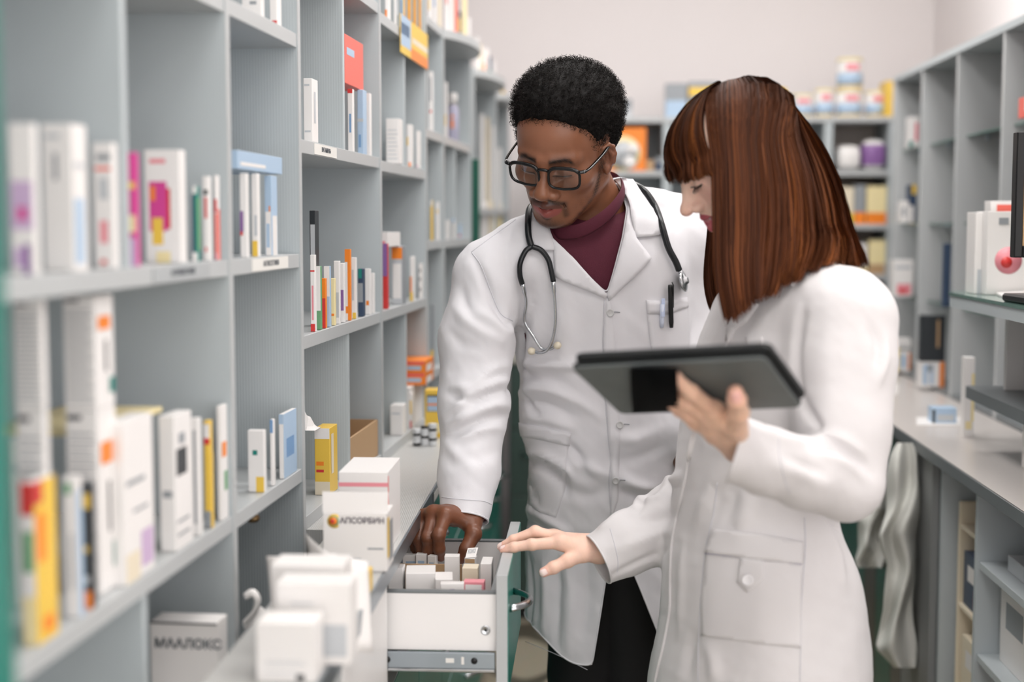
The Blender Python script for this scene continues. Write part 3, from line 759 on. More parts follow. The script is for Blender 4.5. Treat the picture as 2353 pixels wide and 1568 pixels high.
pkg(187, 203, 209, 1112, z0, 'k', 'narrow black carton with yellow top and orange foot', [(0, .8, 1, .92, 'y'), (0, .0, 1, .14, 'o'), (.2, .2, .8, .26, 'g'), (.2, .45, .7, .5, 'y')], group=G2)
pkg(212, 280, 350, 974, z0, 'w', 'big plain white carton with lilac patch on its side', [(.15, .08, .5, .3, 'ly'), (.3, .3, .42, .4, 'k')], [(.55, .05, .95, .28, 'lp'), (.05, .0, .5, .18, 'c'), (.1, .6, .7, .63, 'q'), (.3, .42, .8, .44, 'q')], group=G2)
pkg(353, 400, 440, 958, z0, 'w', 'white carton with a black emblem on its side', [(.2, .4, .8, .45, 'q')], [(.1, .55, .7, .75, 'k'), (.25, .78, .6, .86, 'q'), (.1, .1, .8, .12, 'q'), (.1, .2, .8, .22, 'q')], group=G2)
pkg(442, 456, 458, 962, z0, 'w', 'thin white carton with grey lettering near the shelf end', [(.3, .1, .6, .9, 'q')], group=G2)
pkg(459, 482, 486, 968, z0, 'y', 'yellow carton with a red and white head', [(0, .84, 1, .97, 'w'), (0, .78, 1, .84, 'r'), (0, 0, 1, .16, 'q')], [(0, 0, 1, .7, 'y')], group=G2)
pkg(489, 508, 523, 934, z0, 'w', 'white carton with an orange patch and green leaf at shelf end', [], [(.1, .55, .8, .68, 'o'), (.4, .25, .9, .42, 'gr')], group=G2)
pkg(30, 118, 125, 1040, z0, 'w', 'white carton behind the yellow orange one at lower left', [(.2, .8, .8, .84, 'g')], group=G2, back=.075)
pkg(135, 205, 211, 1008, z0, 'w', 'white carton behind the black and yellow narrow one', [(.2, .8, .8, .84, 'g')], group=G2, back=.075)
b = MB(); ta = sh_t(300); card(b, SH, -.16, -.035, ta - .02, sh_t(430), z0 + .165, z0 + .172, 'ly'); b2 = b.build('leaflet', label='cream folded sheet lying across the white cartons', cat='paper')
# box in the bottom compartment
zb = .7225
tt = sh_t(468); Y = SH.P(-.09, tt, 0).y
b = MB(); x0 = SH.inv(at(334, 900, Y))[0]; x1 = SH.inv(at(494, 900, Y))[0]
zt = at(400, 1428, Y).z
card(b, SH, x0, x1, tt, tt + .045, zb + .0003, zt, 'w', [(.06, .36, .8, .375, 'pk'), (.06, .28, .7, .295, 'pk'), (0, .985, 1, 1, 'k')], [])
mb = b.build('medicine_box', label='white carton lettered МААЛОКС in the bottom compartment', cat='box')
RF = Matrix(((SH.c, 0, SH.q), (-SH.q, 0, -SH.c), (0, 1, 0))); RF = Matrix(((SH.c, 0, -SH.q), (-SH.q, 0, -SH.c), (0, 1, 0)))
ytx = at(405, 1478, Y).z
text('МААЛОКС', .0175, SH.P((x0 + x1) / 2 + .006, tt - .0006, ytx), RF, mat((60, 70, 80), .5), mb, bold=.0004)
# second unit
G3 = 'packages in the second shelving unit'
pkg(551, 575, 577, 398, z1, 'w', 'white carton with a dark purple corner', [(0, .3, .5, .55, 'p'), (0, .26, .4, .31, 'r')], group=G3)
pkg(578, 600, 606, 399, z1, 'w', 'white carton with a yellow foot next to the purple cornered one', [(.05, 0, .95, .19, 'y'), (.4, .25, .9, .5, 'g')], group=G3)
pkg(608, 632, 645, 404, z1, 'lb', 'blue grey sachet box under the flat blue carton', [(.1, 0, .9, .55, 'w'), (.2, .1, .7, .4, 'lb'), (.6, .55, .8, .62, 'o')], [(.1, 0, .9, .5, 'w')], group=G3)
zz = at(620, 399, SH.P(0, sh_t(640), 0).y).z
b = MB(); card(b, SH, -.115, -.006, sh_t(560), sh_t(660), zz + .0004, zz + .026, 'lb', [(.1, .5, .9, .6, 'q'), (.1, .2, .9, .3, 'q')], [(.05, .2, .6, .4, 'w')]); b.build('medicine_box', label='pale blue carton lying flat on top of the upright boxes', cat='box', group=G3)
pkg(560, 606, 612, 990, z0, 'w', 'white carton with a yellow foot on the lower shelf', [(.3, .6, .6, .68, 't'), (.5, .0, 1, .25, 'y')], group=G3)
pkg(613, 628, 632, 965, z0, 'w', 'thin white and blue carton on the lower shelf', [(0, .8, 1, 1, 'b')], group=G3)
pkg(634, 652, 682, 953, z0, 'w', 'carton with a sky blue side on the lower shelf', [(0, .85, 1, 1, 'lb')], [(0, 0, 1, 1, 'lb'), (.2, .3, .8, .6, 'b')], group=G3)
pkg(562, 615, 622, -40, zu, 'w', 'white carton with a grey mark on the upper shelf of the second unit', [(.4, .35, .75, .45, 'q')], group=G3)
pkg(626, 650, 660, -30, zu, 'w', 'white carton with red lower corner on the upper shelf', [(.3, .0, 1, .1, 'r')], group=G3)
# third unit
G4 = 'packages in the third shelving unit'
zc, zm, zw, zq = 1.5575, 1.2375, WT + .0225, 1.8725
pkg(700, 727, 740, 180, zc, 'w', 'lone tall white carton left of the divider', [(.1, .88, .7, .91, 'g'), (.1, .15, .8, .18, 'g')], [(.3, .3, .6, .8, 'g')], group=G4, name='medicine_box')
pkg(801, 818, 822, 204, zc, 'w', 'white carton with blue flecks under the red box', [(.3, .3, .7, .6, 'b'), (0, .93, 1, 1, 'r')], group=G4)
pkg(823, 842, 850, 206, zc, 'lb', 'blue grey carton under the red box', [(.2, .1, .6, .3, 'b'), (0, .5, 1, .55, 'g')], group=G4)
pkg(851, 857, 861, 214, zc, 'w', 'thin white carton at the end of the blue ones', [], group=G4)
zr = max(at(812, 204, SH.P(0, sh_t(820), 0).y).z, at(832, 206, SH.P(0, sh_t(844), 0).y).z)
b = MB(); card(b, SH, -.062, -.012, sh_t(803) + .03, sh_t(852), zr + .0005, zr + .092, 's', [(.0, .0, 1, 1, 's'), (.2, .4, .8, .44, 'pk'), (.2, .25, .7, .28, 'pk')], [(.1, .6, .5, .75, 'lb')]); b.build('medicine_box', label='bright coral red carton standing on top of the blue cartons', cat='box', group=G4)
spines = [(711, 728, 732, 586, 'w', [(.0, .0, 1, .1, 'r'), (.3, .15, .7, .6, 'pk'), (0, .78, 1, .8, 'r')], 'white carton with vertical red print, first of the upright row'),
 (734, 741, 744, 612, 'gr', [(0, .3, 1, 1, 'w')], 'white carton with green foot in the upright row'), (745, 752, 754, 640, 'o', [(.0, 0, 1, .6, 'r')], 'short orange red carton in the upright row'),
 (755, 762, 764, 612, 'lb', [(0, .5, 1, 1, 'w')], 'pale blue carton in the upright row'), (766, 773, 775, 640, 'ly', [(.1, .2, .9, .25, 'o')], 'cream yellow short carton in the upright row'),
 (777, 784, 786, 600, 'w', [(.1, .1, .9, .5, 'g')], 'white and grey carton in the upright row'), (788, 795, 798, 605, 'w', [(.2, .2, .9, .55, 'p')], 'white carton with purple stripe in the upright row'),
 (800, 809, 812, 573, 'o', [(0, .82, 1, 1, 'o'), (0, .0, .5, .82, 'w'), (.1, .1, 1, .2, 'o')], 'white carton with bright orange top in the upright row'),
 (814, 822, 825, 592, 'w', [(.2, .3, .6, .8, 'g'), (.3, 0, 1, .1, 'y')], 'white carton with yellow corner in the upright row'), (828, 838, 843, 618, 'db', [(.1, .8, .8, 1, 't'), (0, .3, 1, .7, 'q')], 'navy and green carton in the upright row'),
 (846, 854, 857, 618, 'w', [(.2, .2, .8, .3, 'o')], 'white carton with an orange dot in the upright row'), (858, 863, 865, 628, 'w', [], 'last thin white carton of the upright row')]
for (a, c, d, y, col, fr_, lb) in spines: pkg(a, c, d, y, zm, col, lb, fr_, group='upright cartons on the third unit')
pkg(730, 768, 776, 484, zm, 'k', 'dark framed grey and cream carton behind the upright row', [(.15, .0, .95, .88, 'g'), (.15, .0, .95, .3, 'ly')], group=G4, back=.03)
pkg(716, 758, 776, 985, zw, 'y', 'yellow carton with white top on the worktop bay', [(0, .84, 1, 1, 'w'), (.1, .44, .6, .5, 'o'), (.1, .34, .6, .38, 'r'), (.0, .0, 1, .2, 'c')], [(.2, .3, .5, .9, 'c')], group=G4)
b = MB(); tt = sh_t(806); t2 = sh_t(872)
for (a0, a1, c0, c1) in ((-.12, -.006, tt, tt + .004), (-.12, -.006, t2 - .004, t2), (-.12, -.116, tt, t2), (-.010, -.006, tt, t2)): SH.box(b, a0, a1, c0, c1, zw, zw + .075, mat(PAL['br'], .7), 0)
SH.box(b, -.12, -.006, tt, t2, zw, zw + .003, mat(PAL['br'], .7), 0); b.build('carton_tray', label='open brown cardboard tray in the third unit', cat='box')
pkg(815, 838, .03, 936, zw + .004, 'w', 'white packet leaning inside the brown tray', [(.2, .2, .8, .3, 'g')], back=.04, t=tt + .03, group='packets in the brown tray'); 
pkg(846, 872, .03, 922, zw + .004, 'w', 'taller white packet at the back of the brown tray', [], t=tt + .07, back=.03, group='packets in the brown tray')
# crumpled tissue on the yellow carton
b = MB(); yt_ = at(740, 985, SH.P(0, sh_t(758), 0).y).z; G = []
for i in range(7):
    row = []
    for j in range(7):
        row.append(SH.P(-.045 + (j - 3) * .008, sh_t(750) - .01 + i * .008, yt_ + .001 + .03 * max(0, 1 - ((i - 3) ** 2 + (j - 2.5) ** 2) / 9) * (.6 + .8 * random.random())))
    G.append(row)
b.grid(G, pm('w'), False); b.build('tissue', label='crumpled white tissue on the yellow carton', cat='tissue')
# fourth unit
G5 = 'packages in the fourth shelving unit'
pkg(888, 922, 931, 272, zc - .003, 'w', 'white carton with faint grey lines on the fourth unit', lines(.1, .9, [.1 + .09 * i for i in range(8)], 'g', .02), group=G5)
pkg(936, 944, 951, 188, zc - .003, 'w', 'tall narrow white carton with pale blue top right of the divider', [(0, .85, 1, 1, 'lb')], group=G5, back=.05)
pkg(936, 950, 955, 286, zc - .003, 'w', 'white carton with orange foot on the fourth unit', [(.4, 0, .9, .1, 'o'), (.0, .5, .3, .7, 'y')], group=G5)
pkg(957, 966, 972, 300, zc - .003, 'w', 'plain white carton at the end of the fourth unit', [(.2, .02, .5, .08, 'm')], group=G5)
pkg(888, 894, 897, 560, zm, 'r', 'thin dark red carton at the left of the orange topped box', [(0, .5, 1, 1, 'p')], group=G5)
pkg(899, 928, 937, 566, zm, 'g', 'grey carton with an orange band on the fourth unit', [(.0, .78, 1, .98, 'o'), (.1, .1, .9, .7, 'w')], [(0, .0, 1, 1, 'q')], group=G5)
zz5 = at(913, 566, SH.P(0, sh_t(928), 0).y).z
b = MB(); card(b, SH, -.07, -.010, sh_t(902), sh_t(930), zz5 + .0006, zz5 + .032, 'w', [(.1, .2, .9, .4, 'pk')]); b.build('medicine_box', label='cream carton lying on the orange banded box', cat='box', group=G5)
pkg(941, 952, 958, 590, zm, 'w', 'white carton with orange lower half', [(0, 0, .6, .55, 'o'), (0, 0, 1, .2, 'y')], [(0, 0, 1, .6, 'w')], group=G5)
pkg(961, 972, 976, 606, zm, 'w', 'white carton with black letter like marks', [(.3, .2, .7, .3, 'k'), (.3, .5, .7, .6, 'k'), (.3, .75, .7, .85, 'k')], group=G5)
pkg(893, 926, 936, 932, zw, 'w', 'tall cream white carton in the lowest bay', [(.1, .7, .8, .75, 'g')], group=G5)
pkg(893, 921, 930, 880, zw, 'c', 'cream carton behind the tall white one in the lowest bay', [], group=G5, back=.06)
pkg(938, 948, 952, 905, zw, 'w', 'white and yellow carton beside the coin like stack', [(.2, .4, .9, .8, 'y'), (.2, 0, .9, .2, 'r')], group=G5)
# orange boxes stacked on a white carton
b = MB(); zo = at(965, 873, SH.P(.0, sh_t(976), 0).y).z
card(b, SH, -.066, -.008, sh_t(948), sh_t(978), zw, zo - .0004, 'w'); b.build('medicine_box', label='white carton under the two orange boxes', cat='box')
zo2 = at(965, 846, SH.P(0, sh_t(976), 0).y).z; zo3 = at(965, 820, SH.P(0, sh_t(976), 0).y).z
for (a0, a1, lb) in ((zo, zo2 - .0004, 'lower bright orange carton of the stack of two'), (zo2, zo3, 'upper bright orange carton of the stack of two')):
    b = MB(); card(b, SH, -.066, .018, sh_t(952) + .03, sh_t(978), a0, a1, 'o', [(0, .7, 1, 1, 's'), (.5, .25, .9, .6, 'lb')], [(.2, .0, .8, .6, 'w')]); b.build('medicine_box', label=lb, cat='box', group='orange cartons')
# yellow carton and coin-like stacks on the worktop by the sleeve
def wbox(x0, x1, Y, yt, dep, col, label, front=(), side=(), zb=WT, name='medicine_box', cat='box', group=None, rot=0., yb=None):
    """carton on the worktop or drawer: front face between columns at forward distance Y"""
    a = at(x0, yt, Y); c = at(x1, yt, Y); s0, t0 = RM.inv(a); s1, _ = RM.inv(c)
    z1_ = a.z; b = MB(); zb_ = zb + .0004 if yb is None else at(x0, yb, Y).z
    if rot:
        fr = Frame(0, 0); fr.a = RM.a - rot; fr.R = rz(-fr.a); fr.c = math.cos(fr.a); fr.q = math.sin(fr.a)
        mid = (a + c) / 2; ss, tt_ = fr.inv(mid); w = (s1 - s0) / 2
        card(b, fr, ss - w, ss + w, tt_, tt_ + dep, zb_, z1_, col, front, side)
    else: card(b, RM, s0, s1, t0, t0 + dep, zb_, z1_, col, front, side)
    return b.build(name, label=label, cat=cat, group=group)
wbox(976, 1022, 3.34, 897, .05, 'y', 'yellow carton with a printed panel standing by the white sleeve', [(.1, .55, .85, .9, 'k'), (.13, .56, .82, .86, 'lb'), (.13, .68, .82, .72, 'o'), (.1, .1, .9, .3, 'ly')])
for i, (px, n) in enumerate(((958, 7), (976, 8), (994, 9))):
    q = at(px, 1000, 3.22)
    for k in range(n):
        b = MB(); b.lathe((q.x, q.y, WT + .0006 + k * .0056), [(.0088, 0), (.0096, .0008), (.0096, .0044), (.0088, .0052)], mat((226, 228, 230), .3) if (k + i) % 4 else M_black, 14)
        b.build('pill_tin', label='small round silver and black tin in the %s stack by the sleeve' % ('left', 'middle', 'right')[i], cat='tin', group='stacked round tins %s' % ('left', 'middle', 'right')[i])
# yellow orange cartons on the fourth unit's top shelf, with the shelf talker hanging over the edge
zt4 = 1.8575
pkg(888, 902, 906, -30, zt4, 'w', 'white carton with orange corner at the top of the fourth unit', [(.0, .0, .5, .3, 'o')], group=G5)
pkg(908, 918, 922, -30, zt4, 'w', 'white carton with grey side at the top of the fourth unit', [], [(0, 0, 1, 1, 'g')], group=G5)
for i, (a, c, d) in enumerate(((924, 936, 938), (939, 949, 951), (952, 961, 963), (964, 972, 974))):
    pkg(a, c, d, -60, zt4, 'y', ('blue and yellow', 'orange striped', 'second orange striped', 'end yellow')[i] + ' carton of the row at the top of the fourth unit', [(.3, 0, .7, 1, 'o')] if i else [(.0, 0, .6, 1, 'b'), (.6, 0, .9, 1, 'ly')], [(.2, 0, .8, 1, 'o')], group='yellow and orange cartons in a row')
b = MB(); SH.box(b, .0014, .0034, sh_t(921), sh_t(982), 1.80, 1.885, pm('y'), 0)
for (u0, u1, v0, v1, c) in ((0, .35, .2, 1, 'lb'), (.0, .3, .5, .8, 'b'), (.35, 1, .0, .3, 'o'), (.4, 1, .45, .6, 'c')):
    a, d = lerp(sh_t(921), sh_t(982), u0), lerp(sh_t(921), sh_t(982), u1); p_, q_ = lerp(1.80, 1.885, v0), lerp(1.80, 1.885, v1)
    b.quad(SH.P(.0036, a, p_), SH.P(.0036, d, p_), SH.P(.0036, d, q_), SH.P(.0036, a, q_), pm(c))
b.build('shelf_talker', label='yellow and blue printed strip hanging on the top shelf edge', cat='sign')
# fifth and sixth units
G6 = 'packages in the narrow units'
zf = {'a': 1.6575, 'b': 1.3775, 'c': 1.0425}
pkg(986, 998, 1001, 164, zf['a'], 'w', 'white carton with a blue stripe on the narrow unit', [(.3, .5, .7, .9, 'q'), (.3, .3, .8, .35, 'r')], group=G6)
pkg(989, 997, 999, 460, zf['b'], 'y', 'yellow carton on the narrow unit', [(0, .85, 1, 1, 'w')], group=G6)
pkg(1001, 1011, 1014, 464, zf['b'], 'w', 'white carton beside the yellow one on the narrow unit', [(.3, .7, .8, .8, 'y')], group=G6)
pkg(988, 998, 1001, 700, zf['c'], 'q', 'dark grey packet low on the narrow unit', [(0, .0, 1, .3, 'y')], group=G6)
pkg(1023, 1030, 1033, 188, zf['a'], 'w', 'white carton left of the purple bottle', [(0, .2, .8, .4, 'y')], group=G6)
pkg(1024, 1034, 1037, 506, zf['b'], 'w', 'first of the low white cartons left of the green panel', [], group=G6)
pkg(1039, 1048, 1050, 502, zf['b'], 'w', 'second of the low white cartons left of the green panel', [(0, .8, 1, 1, 'lb')], group=G6)
pkg(1054, 1061, 1064, 515, zf['b'], 'lb', 'pale blue low carton left of the green panel', [(0, .1, 1, .3, 'r')], group=G6)
p = SH.P(-.022, sh_t(1058), zf['a']); b = MB()
bo = empty('shampoo_bottle', p, 'pale purple bottle with a white cap on the rounded unit', 'bottle')
b = MB(); b.lathe(p, [(.015, 0), (.018, .003), (.018, .088), (.015, .100), (.011, .106)], mat((186, 184, 206), .35), 20); b.build('body', bo)
b = MB(); b.lathe(p + Vector((0, 0, .1065)), [(.014, 0), (.014, .030), (.012, .033)], pm('w'), 20); b.build('cap', bo)
b = MB(); b.box(p + Vector((0, -.0178, .05)), (.004, .0015, .012), pm('o')); b.box(p + Vector((0, -.0178, .072)), (.004, .0015, .004), pm('o')); b.build('print', bo)
p = SH.P(-.02, sh_t(1034), zf['c']); bo = empty('cosmetic_jar', p, 'white bottle with a pink round cap low on the rounded unit', 'bottle')
b = MB(); b.lathe(p, [(.022, 0), (.024, .004), (.024, .06), (.018, .07)], pm('w'), 20); b.build('body', bo)
b = MB(); b.lathe(p + Vector((0, 0, .0705)), [(.018, 0), (.024, .012), (.022, .035), (.01, .045)], pm('m'), 20); b.build('cap', bo)
# things on top of the lower units
ztop = 1.9375
tops = [(987, 996, -60, 'w', [(0, .2, .5, .6, 'y')]), (998, 1006, -40, 'w', [(.2, .4, .8, .8, 'b')]), (1008, 1017, -50, 'c', []), (1024, 1034, -60, 'w', [(.3, .5, .8, .9, 's')]), (1036, 1045, -45, 'w', []), (1047, 1053, -20, 's', [(.0, .0, .5, 1, 'o')]), (1055, 1062, 25, 'k', [(0, .4, 1, .8, 'y')]), (1064, 1074, -10, 'ly', []), (1076, 1082, 40, 'w', [])]
for i, (a, c, y, col, fr_) in enumerate(tops):
    pkg(a, c, c + 3, y, ztop, col, ('first', 'second', 'third', 'fourth', 'fifth', 'sixth coral', 'seventh black and yellow', 'eighth pale yellow', 'last')[i] + ' carton from the left above the narrow units and rounded shelf', fr_, group='cartons on top of the left units')
ztop = 1.9035
tops = [(1094, 1102, 85, 'w', []), (1104, 1109, 100, 'c', []), (1111, 1117, 115, 'o', [(0, .5, 1, 1, 'w')]), (1119, 1124, 110, 'w', []), (1126, 1131, 130, 'db', [(.0, .0, 1, .35, 'r'), (0, .35, 1, .5, 't')]), (1133, 1139, 140, 'w', []), (1143, 1150, 200, 'w', []), (1152, 1159, 205, 'y', []), (1160, 1166, 225, 'c', [])]
for i, (a, c, y, col, fr_) in enumerate(tops):
    pkg(a, c, c + 2, y, ztop if i < 6 else 1.8835, col, ('white', 'cream', 'orange topped white', 'second white', 'navy red and green', 'third white', 'white', 'yellow', 'cream')[i] + (' carton on the far rounded top shelf' if i < 6 else ' carton on the farthest rounded top shelf by the glasses wearer'), fr_, group='cartons on the far rounded shelves')
for i, (a, c, y, zl, col) in enumerate(((1103, 1114, 262, 1.4725, 'w'), (1116, 1126, 270, 1.4725, 'c'), (1128, 1137, 290, 1.4725, 'w'), (1103, 1120, 462, 1.2225, 'w'), (1122, 1134, 460, 1.2225, 'c'), (1142, 1154, 465, 1.2225, 'ly'), (1143, 1152, 340, 1.4725, 'w'))):
    pkg(a, c, c + 2, y, zl, col, 'faint %s carton %s' % ({'w': 'white', 'c': 'cream', 'ly': 'pale yellow'}[col], ('under the far rounded shelf at left', 'under the far rounded shelf in the middle', 'under the far rounded shelf at right', 'low and wide beyond the green panel', 'low beyond the green panel', 'low by the white shoulder', 'high in the farthest unit')[i]), group='cartons beyond the green panel')

# ------------------------------------------------------------------ stacks on the near worktop
GW = 'white cartons stacked on the near worktop'
wbox(588, 724, 1.535, 1432, .05, 'w', 'nearest white carton with small grey text and a dark square', lines(.15, .85, [.30, .345, .16], 'g', .014) + [(.68, .03, .82, .14, 'k')], group=GW)
wbox(634, 806, 1.60, 1342, .05, 'w', 'wide white carton behind the nearest one', [(.45, .1, .95, .5, 'g'), (.2, .75, .5, .77, 'g')], group=GW)
wbox(622, 790, 1.68, 1300, .06, 'w', 'tall white carton with slanted top behind the wide one', [(.1, .2, .9, .22, 'g')], [(.1, 0, .9, .7, 'g')], group=GW)
wbox(742, 889, 2.04, 1180, .07, 'w', 'white carton with an orange and green logo lettered АПСОРБИН', [(.25, .22, .6, .235, 'g'), (.7, .38, .95, .41, 'q'), (.1, .1, .4, .12, 'g')], [(.1, .2, .4, .9, 'y'), (.4, .1, .9, .8, 'q')], group=GW)
ap = bpy.data.objects[[o.name for o in COL.objects if 'АПСОРБИН' in o.get('label', '')][0]]
tF = RM.inv(at(742, 1180, 2.04))[1] - .0006
def onf(px, py):
    p = at(px, py, 2.036); return RM.P(RM.inv(p)[0], tF, p.z)
b = MB(); c0 = onf(768, 1199)
for j, (r, rad, col) in enumerate(((.0105, .0105, 'y'), (.0075, .0075, 'gr'), (.006, .006, 'o'), (.003, .003, 'r'))):
    b.lathe(c0 + Vector((-.001 * j, .0004 - .0001 * j, 0)), [(rad, 0), (rad, .00012)], pm(col), 18, (0, -1, 0))
b.build('logo', ap)
RFr = Matrix(((RM.c, 0, -RM.q), (-RM.q, 0, -RM.c), (0, 1, 0)))
text('АПСОРБИН', .0115, onf(832, 1198), RFr, mat((96, 90, 100), .5), ap, bold=.0003)
# its raised lid
b = MB(); a0 = at(741, 1178, 2.04); a1 = at(890, 1178, 2.04); u0 = at(741, 1130, 2.047); u1 = at(893, 1132, 2.047); th = Vector((0, .0008, 0))
b.add([a0, a1, u1, u0, a0 + th, a1 + th, u1 + th, u0 + th], [(0, 1, 2, 3), (7, 6, 5, 4), (0, 4, 5, 1), (1, 5, 6, 2), (2, 6, 7, 3), (3, 7, 4, 0)], pm('w')); b.build('lid', ap)
wbox(778, 892, 2.16, 1085, .14, 'w', 'long white carton with a thin red line on the worktop', [(0, .82, 1, .87, 'pk'), (.45, .55, .9, .6, 'lp')], [(.0, .05, .06, .95, 's')], group=GW)
wbox(808, 846, 1.90, 1318, .04, 'y', 'yellow orange carton squeezed behind the white cartons', [(.3, 0, 1, .5, 'o'), (0, .9, 1, 1, 'p')], group=GW)
# leaning papers
def sheet(pts, label, curl=.012, name='paper_sheet'):
    A, B_, C_, D_ = [at(*p) for p in pts]; G = []
    for i in range(9):
        r = []
        for j in range(9):
            u, v = i / 8, j / 8; p = (A * (1 - u) + B_ * u) * (1 - v) + (D_ * (1 - u) + C_ * u) * v
            r.append(p + Vector((0, -curl * math.sin(math.pi * u) * (1 - v), 0)))
        G.append(r)
    b = MB(); b.grid(G, pm('w')); o = b.build(name, label=label, cat='paper', group='loose sheets between the white cartons'); md = o.modifiers.new('thickness', 'SOLIDIFY'); md.thickness = .0006; return o
sheet([(612, 1278, 1.84), (772, 1272, 1.85), (790, 1430, 1.83), (628, 1436, 1.82)], 'white sheet standing upright among the white cartons')
sheet([(700, 1225, 1.93), (800, 1290, 1.90), (852, 1440, 1.86), (735, 1420, 1.88)], 'slanted curled sheet leaning before the lettered carton', .02)
sheet([(800, 1280, 1.86), (846, 1290, 1.88), (858, 1500, 1.83), (822, 1500, 1.80)], 'narrow white sheet right of the wide white carton', .006)
# white plastic loop/bag left of the stack
b = MB(); L = [at(x, y, 1.93) for (x, y) in ((562, 1372), (580, 1362), (592, 1378), (588, 1402), (574, 1420), (562, 1432))]
b.tube([Vector(v) for v in smooth_line([tuple(v) for v in L], 20)], .006, pm('w'), 8, True, .4); L2 = [at(x, y, 1.94) for (x, y) in ((560, 1440), (585, 1424), (604, 1400))]
b.tube(L2, .006, pm('w'), 8, True, .5); b.build('bandage_roll', label='curled white strip beside the white carton stack', cat='bandage')

# ------------------------------------------------------------------ in the open drawer
ZD = .7672; GD = 'packets in the open drawer'
wbox(892, 926, 2.255, 1306, .03, 'w', 'small white carton at the left of the drawer', [(.3, .1, .9, .35, 'q')], zb=ZD, group=GD)
wbox(932, 1000, 2.24, 1318, .055, 'w', 'tilted white carton with grey lines in the drawer', lines(.1, .9, [.2, .35, .5, .65], 'g', .03), zb=ZD, group=GD, rot=.1)
wbox(1000, 1040, 2.23, 1332, .05, 'w', 'white carton behind the teal and yellow one', [], zb=ZD, group=GD, rot=.1)
wbox(1012, 1066, 2.20, 1342, .016, 'w', 'white carton with a yellow patch and teal stripes', [(.3, .2, .8, .62, 'y'), (.82, .2, .98, .7, 't'), (.05, .05, .2, .6, 't'), (.4, .72, .6, .9, 'p')], zb=ZD, group=GD, rot=.06)
wbox(1064, 1112, 2.215, 1338, .02, 'pk', 'pink carton near the drawer front', [(.1, .55, .9, .95, 'w'), (.0, .2, .8, .4, 's'), (.7, .1, 1, .5, 'p')], zb=ZD, group=GD, rot=-.05)
wbox(1062, 1098, 2.29, 1306, .03, 'c', 'cream carton behind the pink one', [], zb=ZD, group=GD)
wbox(1104, 1129, 2.30, 1296, .05, 'w', 'grey white packet against the drawer front', [(.3, .1, .8, .4, 'lb')], zb=ZD, group=GD)
wbox(1021, 1055, 2.345, 1279, .02, 'w', 'upright blank white carton under the fingers in the drawer', [], zb=ZD, group=GD, rot=.03)
ob = wbox(1067, 1092, 2.37, 1283, .02, 'w', 'open topped white carton with a barcode flap', [(.05, .9, .95, .98, 'br')], zb=ZD, group=GD, rot=-.1)
A, B_ = at(1069, 1283, 2.369), at(1093, 1281, 2.371); u = Vector((.004, .012, .014)); b = MB()
b.add([A, B_, B_ + u, A + u, A + Vector((0, .001, 0)), B_ + Vector((0, .001, 0)), B_ + u + Vector((0, .001, 0)), A + u + Vector((0, .001, 0))], [(0, 1, 2, 3), (7, 6, 5, 4), (0, 4, 5, 1), (1, 5, 6, 2), (2, 6, 7, 3), (3, 7, 4, 0)], pm('w'))
for i in range(6):
    w = (B_ - A) * (1 / 8); o0 = A + w * (i + 1) + u * .45 + Vector((0, -.0004, .0002)); b.quad(o0, o0 + w * .5, o0 + w * .5 + u * .45, o0 + u * .45, pm('q'))
b.build('flap', ob)
b = MB(); a = at(898, 1296, 2.40); c = at(1062, 1292, 2.40); sA = RM.inv(a); sB = RM.inv(c)
RM.box(b, sA[0], sB[0], sA[1], sA[1] + .003, ZD, a.z, mat(PAL['br'], .7), 0); b.build('drawer_divider', label='brown cardboard divider standing in the drawer', cat='divider')
for i, (x0, x1, y, Y) in enumerate(((905, 948, 1272, 2.47), (925, 962, 1276, 2.45), (955, 980, 1274, 2.44), (982, 1001, 1278, 2.43))):
    wbox(x0, x1, Y, y, .012, 'w', '%s white leaflet packet behind the cardboard divider' % ('first', 'second', 'third', 'fourth')[i], [(.2, .7, .8, .85, 'lb')], zb=ZD, group=GD, rot=.2 - .15 * i)
# ------------------------------------------------------------------ right shelving contents
def rbox(x0, x1, t, yt, yb, dep, col, label, front=(), side=(), z=None, name='medicine_box', cat='box', group='packages on the right glass shelves', fr=RM):
    """carton whose face toward the camera spans columns x0..x1 at aisle distance t"""
    k = lambda px: (t * (((px - W / 2) / F) * RM.c - RM.q)) / (RM.c + ((px - W / 2) / F) * RM.q)
    s0, s1 = k(x0), k(x1); p = RM.P(s0, t, 0); zt = at(x0, yt, p.y).z; zb = at(x0, yb, p.y).z if z is None else z
    b = MB(); card(b, RM, s0, s1, t, t + dep, zb + .0004, zt, col, front, side); return b.build(name, label=label, cat=cat, group=group)
gz = [z + .006 for z in ZS]; tA = (RT[0] + RT[1]) / 2
rbox(2082, 2104, tA, 268, 0, .06, 'w', 'white carton with a pink stripe on the upper glass shelf', [(.55, .2, .9, .8, 'pk'), (.0, .0, .4, .2, 't')], z=gz[2])
rbox(2066, 2084, tA, 462, 0, .06, 'w', 'small white carton on the middle glass shelf', [(.2, .3, .6, .7, 'q')], z=gz[1])
rbox(2086, 2102, tA, 425, 0, .06, 'db', 'navy and yellow carton on the middle glass shelf', [(.3, .75, .9, 1, 'y'), (0, .0, .6, .45, 'w')], z=gz[1])
rbox(2052, 2098, tA, 598, 0, .07, 'w', 'wide white carton with red print on the lower glass shelf', [(.2, .05, .9, .35, 'pk'), (.3, .1, .7, .2, 'r'), (.1, .75, .9, .85, 'g')], z=gz[0])
rbox(2052, 2070, tA - .02, 800, 0, .06, 'ly', 'cream carton standing on the right counter by the sleeve', [(.2, .2, .8, .6, 'g')], z=WT + .012)
